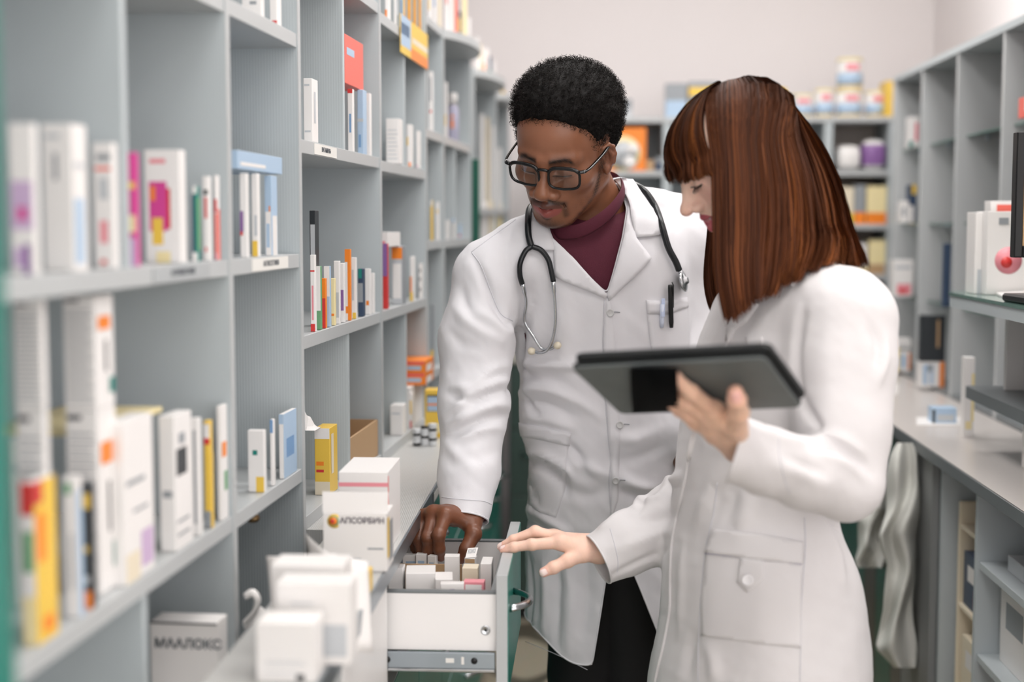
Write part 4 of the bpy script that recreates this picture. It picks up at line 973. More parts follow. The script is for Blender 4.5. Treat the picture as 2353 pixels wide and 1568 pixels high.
rbox(2072, 2096, tA - .02, 806, 0, .06, 'w', 'white and blue carton under the orange ended box', [(.1, .2, .6, .8, 'lb'), (.8, .1, 1, .9, 'o')], z=WT + .012)
Yt = RM.P(1.15, tA - .02, 0).y; zo_ = at(2080, 800, Yt).z
rbox(2050, 2097, tA - .02, 780, 799, .06, 'w', 'white carton with an orange end lying on two others', [(.05, .0, .2, 1, 'o'), (.4, .3, .9, .5, 'g')])
tB = (RT[1] + RT[2]) / 2 - .05
rbox(2120, 2175, tB, 832, 0, .05, 'w', 'white striped carton with orange edge below the black tablet box', [(.1, .1, .3, .9, 'lb'), (.4, .1, .55, .9, 'lb'), (.8, .0, 1, 1, 'o'), (.3, .6, .5, .9, 'q')], z=WT + .012)
zk = at(2120, 832, RM.P(1.1, tB, 0).y).z
rbox(2118, 2176, tB, 725, 831, .03, 'k', 'black glossy box on the striped carton', [(.06, .04, .94, .96, 'k'), (.65, .3, .75, .9, 'br')])
rbox(2168, 2184, RT[2] + .03, 560, 0, .02, 'db', 'narrow navy folder on the lower glass shelf', [], z=gz[0])
rbox(2343, 2372, (RT[3] + RT[4]) / 2, 222, 0, .05, 's', 'coral and white carton cut off at the right edge', [(0, .3, .6, 1, 'w')], z=gz[2])
# counter things
def rplate(name, px0, px1, py0, py1, z, th, m, label, cat, group=None):
    A = [atz(px0, py0, z), atz(px1, py0, z), atz(px1, py1, z), atz(px0, py1, z)]; b = MB(); u = Vector((0, 0, th))
    V = [v + Vector((0, 0, .0004)) for v in A]; V += [v + u for v in V]; b.add(V, [(0, 1, 2, 3), (7, 6, 5, 4), (0, 4, 5, 1), (1, 5, 6, 2), (2, 6, 7, 3), (3, 7, 4, 0)], m); return b.build(name, label=label, cat=cat, group=group)
rplate('paper_stack', 2022, 2064, 886, 908, WT, .006, pm('w'), 'small stack of white paper on the right counter', 'paper')
rplate('document', 2106, 2208, 962, 980, WT, .003, pm('w'), 'white sheet at the counter edge', 'paper')
rbox(2150, 2206, 3.62, 938, 965, .05, 'lb', 'translucent pale blue tray on the right counter', [(.0, .0, .12, .9, 'k'), (.2, .2, .9, .6, 'g')], z=WT, name='tray', cat='tray', group='things on the right counter')
rbox(2222, 2246, 3.40, 822, 0, .03, 'w', 'tall white carton standing before the riser foot', [(.2, .1, .8, .2, 'ly'), (.7, .2, 1, .8, 'ly')], z=WT, group='things on the right counter')
# papers in the riser, keyboard, phone
for i, (px, py, dz) in enumerate(((2300, 905, 0), (2310, 890, .012), (2322, 880, .024))):
    p = RM.P(.955 + .003 * i, 2.78 - .02 * i, 1.0565 + dz); b = MB(); b.box(p + Vector((0, 0, .0052)), (.055, .10, .005), mat(((120, 118, 110), (170, 166, 140), (90, 94, 98))[i], .6), rz(.1 * i), .0008); b.build('document_folder', label='%s folder in the stack on the riser' % ('bottom grey', 'middle olive', 'top dark')[i], cat='folder', group='folders on the riser')
p = RM.P(.93, 2.50, WT); b = MB(); b.box(p + Vector((0, 0, .012)), (.075, .20, .0115), mat((150, 150, 148), .4), RI, .003); kb = b.build('keyboard_tray', label='grey slab with a dark slot on the right counter', cat='tray')
b = MB(); b.box(RM.P(.8545, 2.50, WT + .006), (.0008, .18, .0035), M_black, RI); b.build('slot', kb)
p = RM.P(.955, 2.56, WT + .0236); b = MB(); b.lathe(p, [(.05, 0), (.062, .006), (.064, .018), (.052, .028), (.02, .031)], M_black, 24); b.build('card_reader', label='round black device lying on the grey slab', cat='device')
# on the glass riser top
GR = 1.2702
rb = rbox(2266, 2353 + 26, 3.06, 486, 0, .09, 'w', 'white box with a large red rose picture on the riser', [], [], z=GR, name='gift_box', group='things on the riser')
Yr = rb.location.y - .045
c = at(2322, 599, 2.99)
b = MB(); k = RM.inv(at(2318, 599, RM.P(.93, 3.06, 0).y)); 
ctr = RM.P(k[0], 3.0597, at(2318, 599, RM.P(.93, 3.06, 0).y).z); nrm = -Vector((RM.q, RM.c, 0))
for j, (dx, dz, r, col) in enumerate(((0, 0, .0285, 'pk'), (.004, .006, .02, 's'), (-.004, -.004, .012, 'r'), (.008, .012, .008, 'r'), (.012, -.008, .009, 's'))):
    b.lathe(ctr + Vector((dx, 0, dz)) + nrm * (.0001 + .00012 * j), [(r, 0), (r, .0001)], pm(col), 24, nrm)
b.build('rose_print', rb)
b = MB(); b.box(ctr + Vector((-.012, 0, .083)) + nrm * .0002, (.010, .0001, .007), pm('q'), RI); b.build('logo', rb)
rbox(2238, 2262, 3.10, 488, 0, .07, 'w', 'slim white box left of the rose box', [(.3, .0, .9, .3, 'g')], z=GR, group='things on the riser')
rbox(2272, 2340, 3.165, 462, 0, .05, 'w', 'white carton with a red band behind the rose box', [(.2, .88, 1, .96, 's')], z=GR, group='things on the riser')
b = MB(); A = [RM.P(.835, 2.92, GR), RM.P(.96, 2.95, GR), RM.P(.97, 3.05, GR), RM.P(.855, 3.05, GR)]; V = [v + Vector((0, 0, .0004)) for v in A] + [v + Vector((0, 0, h)) for v, h in zip(A, (.003, .01, .014, .006))]
b.add(V, [(3, 2, 1, 0), (4, 5, 6, 7), (0, 1, 5, 4), (1, 2, 6, 5), (2, 3, 7, 6), (3, 0, 4, 7)], pm('w')); b.build('open_leaflet', label='loose white papers on the glass riser top', cat='paper')
b = MB(); b.box(RM.P(.865, 2.78, GR + .0065), (.013, .05, .006), M_black, rz(-.9), .002); b.build('remote_control', label='slim black remote on the glass riser top', cat='remote')

# open cabinet contents
def cbox(s0, s1, t0, t1, z0_, z1_, col, label, front=(), side=(), name='storage_box', cat='box'):
    b = MB(); card(b, RM, s0, s1, t0, t1, z0_ + .0004, z1_, col, front, side)
    # prints on the aisle face (-s)
    for (u0, v0, u1, v1, c) in side:
        a, d = lerp(t0, t1, u0), lerp(t0, t1, u1); p_, q_ = lerp(z0_, z1_, v0), lerp(z0_, z1_, v1)
        b.quad(RM.P(s0 - .0004, d, p_), RM.P(s0 - .0004, a, p_), RM.P(s0 - .0004, a, q_), RM.P(s0 - .0004, d, q_), pm(c))
    return b.build(name, label=label, cat=cat)
o = empty('display_rack', RM.P(.86, 3.1, .1), 'cream plastic display rack with rounded top in the open cabinet', 'rack')
b = MB(); t0, t1 = 3.00, 3.21; n = 10; prof = [(t0, .1004), (t1, .1004)] + [(lerp(t1, t0, i / n), .80 + .02 * math.sin(math.pi * i / n)) for i in range(n + 1)]
V = [RM.P(.95, t, z) for t, z in prof] + [RM.P(.965, t, z) for t, z in prof]; k = len(prof)
b.add(V, [tuple(range(k))[::-1], tuple(range(k, 2 * k))] + [(i, (i + 1) % k, k + (i + 1) % k, k + i) for i in range(k)], mat(PAL['c'], .45)); b.build('back_panel', o)
for t in (t0, t1 - .012):
    b = MB(); RM.box(b, .83, .95, t, t + .012, .1004, .80, mat(PAL['c'], .45), .003); b.build('side_panel', o)
for z in (.12, .36, .56, .74):
    b = MB(); RM.box(b, .832, .949, t0 + .0125, t1 - .0125, z, z + .01, mat(PAL['c'], .45), .001); b.build('shelf', o)
for i, (z, h, col) in enumerate(((.1305, .18, 'k'), (.3705, .13, 'c'), (.5705, .12, 'db'))):
    cbox(.84, .94, t0 + .02, t1 - .02, z, z + h, col, '%s packet in the cream display rack' % ('dark lowest', 'cream middle', 'navy top')[i], [], [(.2, .5, .8, .8, ('y', 'w', 'w')[i]), (.1, .1, .5, .4, ('b', 'q', 'r')[i])], 'packet')
cbox(.84, 1.10, 2.52, 2.90, .53, .685, 'w', 'large white shipping carton on the open cabinet shelf', [(.1, .6, .3, .85, 'b'), (.4, .2, .9, .3, 'g')], [(.6, .5, .9, .85, 'q'), (.1, .2, .5, .6, 'lb')])
cbox(.84, 1.05, 2.52, 2.86, .725, .758, 'g', 'flat grey carton on the upper cabinet shelf', [], [(.1, .3, .6, .6, 'w')])
b = MB(); p = RM.P(.9, 2.60, .7585); b.lathe(p, [(.03, 0), (.036, .01), (.03, .045), (.012, .055)], M_black, 18); b.build('tape_reel', label='black rounded reel on the flat grey carton', cat='reel')
cbox(.85, 1.05, 2.70, 2.93, .1004 - .0004, .1004, 'c', 'thin cream board', [], []) if False else None
cbox(.84, 1.1, 2.50, 2.88, .10, .42, 'br', 'brown cardboard carton on the bottom of the open cabinet')

# hanging white cloths on hooks
M_cloth = mat((216, 216, 210), .8, bump=.2, bscale=400, name='white_cloth')
def hook(px, py, Y, label):
    p = at(px, py, Y); b = MB(); R_ = Vector((RM.c, -RM.q, 0))
    s = RM.inv(p)[0]; base = p + R_ * (.782 - s); L = [base, base - R_ * .02 + Vector((0, 0, -.004)), base - R_ * .03 + Vector((0, 0, -.02)), base - R_ * .034 + Vector((0, 0, -.05)), base - R_ * .05 + Vector((0, 0, -.07)), base - R_ * .066 + Vector((0, 0, -.055))]
    b.tube([Vector(v) for v in smooth_line([tuple(v) for v in L], 16)], .004, M_chrome, 8); b.lathe(base - R_ * .003, [(.009, 0), (.009, .003)], M_chrome, 12, R_); b.build('wall_hook', label=label, cat='hook'); return base - R_ * .036
hooks = [hook(2092, 1018, 3.38, 'chrome hook holding the long white cloth'), hook(2030, 985, 3.66, 'chrome hook half hidden behind the white elbow')]
def cloth(outline, Y, thick, label, seed):
    """gathered hanging cloth from a px silhouette: rows (y, x0, x1)"""
    rng = random.Random(seed); ph = [rng.random() * 6 for _ in range(4)]
    G = []; nr = 40
    ys = np.array([r[0] for r in outline], float); L = np.array([r[1] for r in outline], float); Rr = np.array([r[2] for r in outline], float)
    for i in range(nr):
        y = lerp(ys[0], ys[-1], i / (nr - 1)); x0 = np.interp(y, ys, L); x1 = np.interp(y, ys, Rr); row = []
        f = min(1, .25 + i / 14)
        jx = 2.5 * math.sin(i * .45 + ph[3]) * f
        for j in range(49):
            a = 2 * math.pi * j / 48; u = .5 - .5 * math.cos(a); x = lerp(x0, x1, u) + jx + 5 * f * math.sin(i * .33 + 5 * u + ph[1])
            dep = (-.5 * math.sin(a) * thick * f) + .022 * f * math.sin(3 * u * math.pi + ph[0] + i * .16) + .010 * f * math.sin(9 * u + ph[1] - i * .3) + .008 * f * math.sin(i * .55 + ph[2] + 3 * u)
            row.append(at(x, y, Y + dep - thick * .5))
        G.append(row)
    b = MB(); b.grid(G, M_cloth, True, True); return b.build('cloth', label=label, cat='cloth', group='white cloths on the hooks')
cloth([(1018, 2062, 2096), (1040, 2050, 2108), (1120, 2035, 2116), (1180, 2030, 2118), (1230, 2018, 2105), (1300, 2040, 2100), (1400, 2030, 2103), (1490, 2005, 2103), (1535, 2055, 2100)], 3.37, .085, 'long white cloth hanging to a point by the grey cabinet', 3)
cloth([(1045, 2012, 2034), (1100, 2008, 2040), (1160, 1985, 2045), (1240, 1966, 2050), (1290, 1968, 2040), (1305, 1975, 2038)], 3.68, .07, 'shorter white cloth hanging between the coat and the long cloth', 5)

# ------------------------------------------------------------------ back wall shelving
TB = 5.42; zbk = [.02, .40, .80, 1.0, 1.21, 1.40, 1.60, 1.800]
def kS(px, t): k = (px - W / 2) / F; return t * (k * RM.c - RM.q) / (RM.c + k * RM.q)
ups = [1290, 1530, 1720, 1898, 2046]
for i in range(4):
    s0, s1 = kS(ups[i], TB), kS(ups[i + 1], TB)
    o = empty('shelving_unit', RM.P((s0 + s1) / 2, TB + .14, 0), ('grey back wall shelving unit with the orange disc printed box', 'grey back wall shelving unit between the two people', 'grey back wall shelving unit behind the tablet holder', 'grey back wall shelving unit with purple packs at the right')[i], 'shelving unit', 'shelving units on the back wall')
    for s in (s0 + .008, s1 - .008):
        b = MB(); RM.box(b, s - .0075, s + .0075, TB, TB + .28, 0, 1.80, M_grey, .0006); b.build('side_panel', o)
    b = MB(); RM.box(b, s0 + .016, s1 - .016, TB + .275, TB + .28, 0, 1.80, mat((226, 214, 204), .5) if i == 3 else M_grey, 0); b.build('back_panel', o)
    for z in zbk:
        b = MB(); RM.box(b, s0 + (.016 if z < 1.79 else 0), s1 - (.016 if z < 1.79 else 0), TB - (.004 if z > 1.79 else 0), TB + .275, z, z + .02, M_edge, .0008); b.build('shelf', o)
def bbox(x0, x1, yt, z, col, label, front=(), dep=.12, off=.02, name='package', cat='box', group='packages on the back wall shelves'):
    t = TB + off; s0, s1 = kS(x0, t), kS(x1, t); zt = at(x0, yt, RM.P(s0, t, 0).y).z
    b = MB(); card(b, RM, s0, s1, t, t + dep, z + .0204, zt, col, front); return b.build(name, label=label, cat=cat, group=group)
def can(x0, x1, yt, zb_, label, cols=('w', 'y', 'lb', 'pk')):
    t = TB + .10; s0, s1 = kS(x0, t), kS(x1, t); r = (s1 - s0) / 2; p = RM.P((s0 + s1) / 2, t, zb_ + .0004); zt = at(x0, yt, p.y).z; h = zt - p.z
    o = empty('formula_can', p, label, 'can', 'cans on the back wall shelf')
    b = MB(); b.lathe(p, [(r * .96, 0), (r, .003), (r, h * .9)], pm('w'), 24); b.build('body', o)
    b = MB(); b.lathe(p + Vector((0, 0, h * .9)), [(r * 1.02, 0), (r * 1.02, h * .09), (r * .95, h * .1)], pm('ly'), 24); b.build('lid', o)
    b = MB(); b.lathe(p + Vector((0, 0, h * .14)), [(r + .0006, 0), (r + .0006, h * .38)], pm('lb'), 24); b.lathe(p + Vector((0, 0, h * .06)), [(r + .0007, 0), (r + .0007, h * .05)], pm('y'), 24); b.build('label_band', o)
    b = MB(); b.box(p + Vector((0, -r - .0005, h * .70)), (r * .5, .002, h * .1), pm('pk')); b.build('logo', o)
    return zt
T8 = 1.82
can(1808, 1862, 218, T8, 'white formula can partly behind the tablet holder'); zc_ = can(1866, 1908, 205, T8, 'white formula can second from the tablet holder\'s head'); zc2 = can(1914, 1972, 208, T8, 'lower white formula can of the two stacked'); can(1914, 1972, 135, zc2, 'upper white formula can standing on another'); can(1980, 2028, 210, T8, 'rightmost white formula can on the back shelf')
bbox(2026, 2042, 186, 1.80, 'y', 'tall yellow carton at the end of the back shelf', off=.01)
bbox(1526, 1574, 192, 1.80, 'g', 'large blue grey carton on the back shelf between the heads', [(0, .0, 1, .55, 'b'), (.0, .0, 1, 1, 'q'), (0, 0, 1, .5, 'lb')])
bbox(1578, 1645, 188, 1.80, 'q', 'second blue grey carton with yellow cans before it', [(0, .6, 1, .85, 'y'), (0, 0, 1, .4, 'ly')], off=.05)
bbox(1578, 1612, 240, 1.80, 'ly', 'yellow topped carton beside the tablet holder\'s head', [(0, .7, 1, 1, 'y'), (0, .0, .3, .3, 'o')], dep=.025)
bbox(1418, 1450, 228, 1.80, 'q', 'dark grey carton right of the glasses wearer', [(0, .0, 1, .45, 'g')])
bbox(1780, 1800, 203, 1.80, 'k', 'black and yellow carton behind the tablet holder', [(0, .7, 1, 1, 'y')])
ob = bbox(1340, 1482, 294, 1.60, 'o', 'orange carton with a white disc picture behind the ear', [], off=.01)
t = TB + .01; s = kS(1430, t); zc_ = at(1430, 353, RM.P(s, t, 0).y).z; nrm = -Vector((RM.q, RM.c, 0)); b = MB()
for j, (dx, dz, r, col) in enumerate(((0, 0, .066, 'ly'), (.0, -.003, .05, 'g'), (.036, .016, .023, 'w'), (.024, -.036, .024, 'w'), (0, 0, .010, 'q'))): b.lathe(RM.P(s + dx, t, zc_ + dz) + nrm * (.0003 + .0002 * j), [(r, 0), (r, .0001)], pm(col), 28, nrm)
b.build('disc_print', ob)
bbox(1484, 1500, 368, 1.60, 'br', 'small brown carton beside the orange one'); bbox(1504, 1526, 362, 1.60, 'db', 'navy carton just left of the tablet holder\'s forehead', [(0, .6, 1, 1, 'q')])
# soft packs on the right back unit
def pack(x0, x1, y0, y1, z, label, col, band):
    t = TB + .09; s0, s1 = kS(x0, t), kS(x1, t); c = RM.P((s0 + s1) / 2, t, 0); zt = at(x0, y0, c.y).z; zb_ = z + .0205; h = (zt - zb_) / 2; w = (s1 - s0) / 2
    b = MB(); G = []
    for i in range(13):
        v = -math.pi / 2 + math.pi * i / 12; r_ = []
        for j in range(25):
            a = 2 * math.pi * j / 24; sg = lambda x, e: math.copysign(abs(x) ** e, x)
            r_.append(c + RM.R @ Vector((w * sg(math.cos(v), .5) * sg(math.cos(a), .5), .07 * sg(math.cos(v), .5) * sg(math.sin(a), .5), 0)) + Vector((0, 0, zb_ + h + h * sg(math.sin(v), .6))))
        G.append(r_)
    b.grid(G[:5], pm(col)); b.grid(G[4:9], pm(band)); b.grid(G[8:], pm(col)); return b.build('diaper_pack', label=label, cat='pack', group='soft packs on the back wall shelves')
pack(1912, 1968, 335, 405, 1.60, 'white soft pack with lilac top on the back shelf', 'w', 'w'); pack(1970, 2024, 322, 405, 1.60, 'white and purple soft pack at the right of the back shelf', 'w', 'p')
for i, (x0, x1, y, z, c, lb) in enumerate(((1912, 1958, 430, 1.40, 'c', 'cream box on the third back shelf'), (1960, 1985, 425, 1.40, 'q', 'dark olive box on the third back shelf'), (1988, 2032, 428, 1.40, 'ly', 'yellow olive box on the third back shelf'), (1912, 1990, 560, 1.21, 'w', 'wide pale box on the fourth back shelf'), (1995, 2032, 552, 1.21, 'ly', 'cream yellow box on the fourth back shelf'), (1950, 2030, 668, 1.0, 'g', 'grey box on the fifth back shelf'))):
    bbox(x0, x1, y, z, c, lb, [(0, 0, 1, .3, ('y', 'o', 'o', 'ly', 'br', 'q')[i])], off=.03)
for i, (x0, x1, y, z, c) in enumerate(((1545, 1600, 320, 1.60, 'w'), (1608, 1660, 330, 1.60, 'lb'), (1740, 1800, 320, 1.60, 'w'))):
    bbox(x0, x1, y, z, c, ('white', 'pale blue', 'other white')[i] + ' carton hidden behind the tablet holder', off=.03)
# ================================================================== PEOPLE
def basis(fwd, rollup):
    """rotation with columns own-right, forward, up; rollup = upward tilt of own-right"""
    f = Vector(fwd).normalized(); r = f.cross(Vector((0, 0, 1))).normalized(); u = r.cross(f)
    c, s = math.cos(rollup), math.sin(rollup)
    r2 = r * c + u * s; u2 = r2.cross(f)
    return np.array([list(r2), list(f), list(u2)]).T
def noise3(P, sc, seed=0):
    """cheap smooth value noise"""
    rng = np.random.RandomState(seed); out = np.zeros(len(P))
    for k in range(6):
        d = rng.normal(size=3); d /= np.linalg.norm(d); out += np.sin(P @ d * sc * (1 + .35 * k) + rng.rand() * 6.28)
    return out / 6
def sstep(a, b, x): t = np.clip((x - a) / (b - a), 0, 1); return t * t * (3 - 2 * t)
def gauss(P, c, r): return np.exp(-(((P - np.array(c)) / np.array(r)) ** 2).sum(1))
def mixc(c, col, w): return c * (1 - w[:, None]) + np.array(lin(col))[None] * w[:, None]

def head_mesh(kind, neck_local, h=.0016):
    f = Field((-.11, -.14, -.215), (.11, .145, .145), h); M = kind == 'man'
    f.ell((0, -.018, .032 if M else .026), (.075, .097, .083 if M else .070), .01)
    f.ell((0, .034, .045 if M else .036), (.062, .050, .052 if M else .045), .03)
    f.ell((0, .026, -.028), (.064 if M else .060, .060, .078), .035)
    for s in (-1, 1):
        f.cone((s * .056, -.004, -.050), (s * .022, .056, -.098), .018 if M else .015, .016, .03)
        f.ell((s * .043, .054, -.024), (.024, .025, .020), .022)
        f.cone((s * .012, .086, .016), (s * .046, .068, .018), .0085 if M else .006, .008, .014)
    f.ell((0, .070, -.100), (.024 if M else .018, .019, .017), .022)
    f.ell((0, .070, -.066), (.034, .026, .028), .022)
    for s in (-1, 1): f.ell((s * .031, .102, -.001), (.019, .016, .0115), .012, 'sub')
    for s in (-1, 1):
        f.ell((s * .031, .0745, -.003), (.0155, .0142, .0128), .004)
        f.cone((s * .016, .0885, -.0085), (s * .045, .0790, -.0075), .0028, .0025, .004)   # lower lid
    nw = 1. if M else .78
    f.cone((0, .078, .008), (0, .088, -.036), .011, .013, .012)
    f.cone((0, .086, .010), (0, .104 if M else .107, -.030), .0080 * nw, .0105 * nw, .014)
    f.ell((0, .1085 if M else .112, -.0375), (.0145 * nw, .0115, .0105), .008)
    for s in (-1, 1):
        f.ell((s * .0178 * nw, .0965, -.0420), (.0100 * nw, .0115, .0085), .006)
        f.ell((s * .0088 * nw, .1065, -.0500), (.0042, .0062, .0040), .003, 'sub')
    # lips
    lz = -.0685
    op = .0012 if M else .0042                                                                            # smile opens the mouth
    for s in (-1, 1):
        f.cone((s * .003, .0945, lz + .0035 + op * .6), (s * (.024 + op), .0815, lz + .002 + op), .0074 if M else .0048, .0030 if M else .0026, .004)
        f.cone((s * .001, .0920 - op * .4, lz - .0100 - op * 1.3), (s * (.022 + op), .0815, lz - .0015 + op), .0082 if M else .0056, .0032 if M else .0028, .005)
        f.cone((s * .0, .0985, lz - .0030 - op * .3), (s * (.021 + op), .0865, lz + .0004 + op), .0022 + op * .75, .0012, .0022, 'sub')
    f.cone((-.013, .0860, lz - .0010), (.013, .0860, lz - .0010), .0050 + op * .5, .0050 + op * .5, .001)                 # teeth
    for s in (-1, 1):                                                                                  # mouth corner crease
        f.cone((s * (.0275 + op), .0835, lz + .004 + op), (s * (.029 + op), .0810, lz - .001), .0016, .0014, .004, 'sub')
    # ears
    for s in (-1, 1):
        Re = np.array(Matrix.Rotation(s * .50, 3, 'Z') @ Matrix.Rotation(-.18, 3, 'X'))
        e = np.array((s * .0790, .004, -.006)) if M else np.array((s * .072, -.012, -.010)); es = .86
        o = lambda v: e + Re @ (np.array(v) * es)
        f.ell(o((0, 0, 0)), (.0055, .0165, .0255), .006, R=Re)
        f.ell(o((s * .0065, .003, .002)), (.0056, .0092, .0165), .004, 'sub', R=Re)
        f.chain([o((s * .004, .010, -.004)), o((s * .005, .015, .012)), o((s * .005, .008, .026)), o((s * .005, -.006, .028)), o((s * .005, -.016, .018)), o((s * .004, -.018, 0)), o((s * .003, -.012, -.018))], [.0028, .0034, .0036, .0038, .0036, .0034, .003], .003)
        f.chain([o((s * .004, -.006, .014)), o((s * .005, -.010, .002)), o((s * .004, -.006, -.014))], [.002, .003, .003], .004)
        f.ell(o((s * .002, .006, -.026)), (.0050, .0080, .0085), .005); f.cone(o((s * .003, .0105, -.002)), o((s * .003, .0105, .002)), .0030, .0030, .003)
    nl = np.array(neck_local)
    f.cone((0, -.028, -.045), nl, .054 if M else .046, .060 if M else .050, .03)
    V, Q = f.mesh(); V = relax(V, Q, 1, .4)
    return V, Q
def head_cols(kind, V):
    M = kind == 'man'; x, y, z = V.T; ax = np.abs(x); lz = -.0685
    base = np.array(lin((142, 93, 68) if M else (244, 206, 186))); c = np.tile(base, (len(V), 1))
    n = noise3(V, 60, 1) * .5 + noise3(V, 190, 2) * .5
    if M:
        c *= (1 + .10 * n)[:, None]
        c = mixc(c, (166, 112, 86), .5 * gauss(V, (0, .09, .055), (.04, .05, .03)))
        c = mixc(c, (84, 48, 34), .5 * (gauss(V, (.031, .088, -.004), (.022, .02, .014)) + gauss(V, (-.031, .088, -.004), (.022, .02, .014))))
        c = mixc(c, (122, 68, 52), .4 * (gauss(V, (.079, -.01, -.01), (.02, .03, .03)) + gauss(V, (-.079, -.01, -.01), (.02, .03, .03))))
        lipc, lipc2 = (104, 62, 52), (154, 82, 76)
    else:
        c *= (1 + .03 * n)[:, None]
        c = mixc(c, (240, 170, 156), .45 * (gauss(V, (.045, .07, -.03), (.025, .04, .025)) + gauss(V, (-.045, .07, -.03), (.025, .04, .025))))
        c = mixc(c, (236, 168, 150), .5 * gauss(V, (0, .115, -.038), (.014, .014, .012)))
        lipc, lipc2 = (186, 88, 100), (200, 98, 108)
    front = sstep(.074, .080, y)
    dx = np.clip(ax / .0275, 0, 1)
    op = .0012 if M else .0042
    up = lz + ((.0105 if M else .0082) + op) * np.sqrt(np.clip(1 - dx ** 2, 0, 1)) + .001; lo = lz - ((.0178 if M else .0155) + op * 1.6) * np.sqrt(np.clip(1 - dx ** 1.8, 0, 1))
    lip = front * sstep(0, .0012, up - z) * sstep(0, .0016, z - lo) * (ax < .0275)
    upper = sstep(lz - .002, lz + .001, z)
    c = np.where(lip[:, None] > 0, mixc(c, lipc2, lip * (1 - upper)), c); c = mixc(c, lipc, lip * upper * (1. if M else 1.))
    teeth = (ax < .018) * (y < .0918) * (y > .080) * (np.abs(z - (lz - .001 - op * .3)) < .0040 + op * .5)
    c = mixc(c, (236, 228, 216), teeth.astype(float))
    # brows
    bz = .0175 + .10 * np.clip(ax - .012, 0, 1) - 4.2 * np.clip(ax - .034, 0, 1) ** 2 * 10
    bw = .0055 if M else .0034
    br = np.exp(-((z - bz) / bw) ** 2) * sstep(.008, .014, ax) * sstep(.052, .044, ax) * (y > .04)
    c = mixc(c, (22, 14, 11) if M else (96, 56, 36), np.clip(br * (1.15 if M else .9) * (.85 + .3 * noise3(V, 900, 5)), 0, 1))
    # lash line
    for s in (-1, 1):
        ex = (x - s * .031); lash = np.exp(-((z + .0090 + 6 * ex ** 2 * -1 + .0) / .0011) ** 2) * (np.abs(ex) < .0150) * (y > .076)
        c = mixc(c, (14, 10, 9), np.clip(lash * 1.2, 0, 1))
        if M: c = mixc(c, (70, 44, 34), .6 * np.exp(-((z - .006) / .0015) ** 2) * (np.abs(ex) < .014) * (y > .07))
        else: c = mixc(c, (150, 96, 84), .5 * np.exp(-((z - .004) / .0012) ** 2) * (np.abs(ex) < .014) * (y > .07))
    if M:
        st = np.clip(noise3(V, 1500, 7) * 1.6 + .35, 0, 1)
        mus = np.exp(-((z - (-.0555 - .25 * np.clip(ax - .008, 0, 1))) / .0042) ** 2) * sstep(.003, .007, ax) * sstep(.034, .024, ax) * (y > .07)
        side = np.exp(-((ax - .031) / .0042) ** 2) * sstep(-.094, -.085, z) * sstep(-.054, -.062, z) * (y > .05)
        chin = gauss(V, (0, .084, -.106), (.026, .022, .016)) + .8 * gauss(V, (0, .092, -.089), (.006, .012, .005))
        strap = segdist(np.stack([ax, y, z], 1), np.array([(.076, .014, .010), (.072, .018, -.030), (.062, .030, -.066), (.046, .052, -.094), (.022, .074, -.112), (0, .078, -.118)]))[0]; strap = np.exp(-(strap / .0060) ** 2)
        jl = np.clip((-.040 - .52 * (np.clip(y, -.01, .07) + .004)) - z, -1, 1); jaw = np.exp(-((jl) / .009) ** 2) * sstep(.080, .055, y) * sstep(-.02, -.006, y)
        sb = np.exp(-((y - .004) / .007) ** 2) * sstep(-.05, -.03, z) * sstep(.05, .03, z) * (ax > .05)
        w = np.clip(1.0 * mus + .75 * side + .9 * chin + .25 * jaw * st + 1.1 * strap * (.5 + .5 * st) + .4 * sb * st, 0, .95)
        c = mixc(c, (20, 14, 12), w * (.75 + .25 * st))
        # temple hairline fade
        fade = sstep(.018, .050, z) * sstep(.040, .010, y) * (ax > .045)
        c = mixc(c, (20, 15, 13), .8 * fade * np.clip(st + .3, 0, 1))
    return np.clip(c, 0, 1)

def hand_mesh(fingers, thumb, wrist, fore, palmr, h=.0014, extra=()):
    """fingers = 4 chains of (point, radius); wrist/fore = (point, radius)"""
    P = [p for ch in fingers + [thumb] for p, _ in ch] + [wrist[0], fore[0]]; A = np.array([list(p) for p in P])
    f = Field(A.min(0) - .04, A.max(0) + .04, h)
    f.cone(wrist[0], fore[0], wrist[1], fore[1], .01)
    m = np.array([list(ch[0][0]) for ch in fingers])
    for ch in fingers: f.cone(wrist[0], ch[0][0], palmr, ch[0][1] * 1.02, .014)
    for i in range(3): f.cone(m[i], m[i + 1], fingers[i][0][1] * .92, fingers[i + 1][0][1] * .92, .010)
    f.cone(wrist[0], thumb[0][0], palmr * .9, thumb[0][1], .014)
    f.cone(thumb[0][0], m[0], thumb[0][1] * .8, fingers[0][0][1] * .8, .012)
    for e in extra: f.cone(*e)
    for ch in fingers + [thumb]:
        g = f.clone()
        g.chain([p for p, _ in ch], [r for _, r in ch], .003)
        for (p, r) in ch[1:-1]: g.ell(p, (r * 1.06,) * 3, .004)
        s0 = g.d; o = f.d; k = .0045; hh = np.maximum(k - np.abs(o - s0), 0) / k; f.d = np.minimum(o, s0) - hh * hh * k * .25
    V, Q = f.mesh(); return relax(V, Q, 1, .4), Q
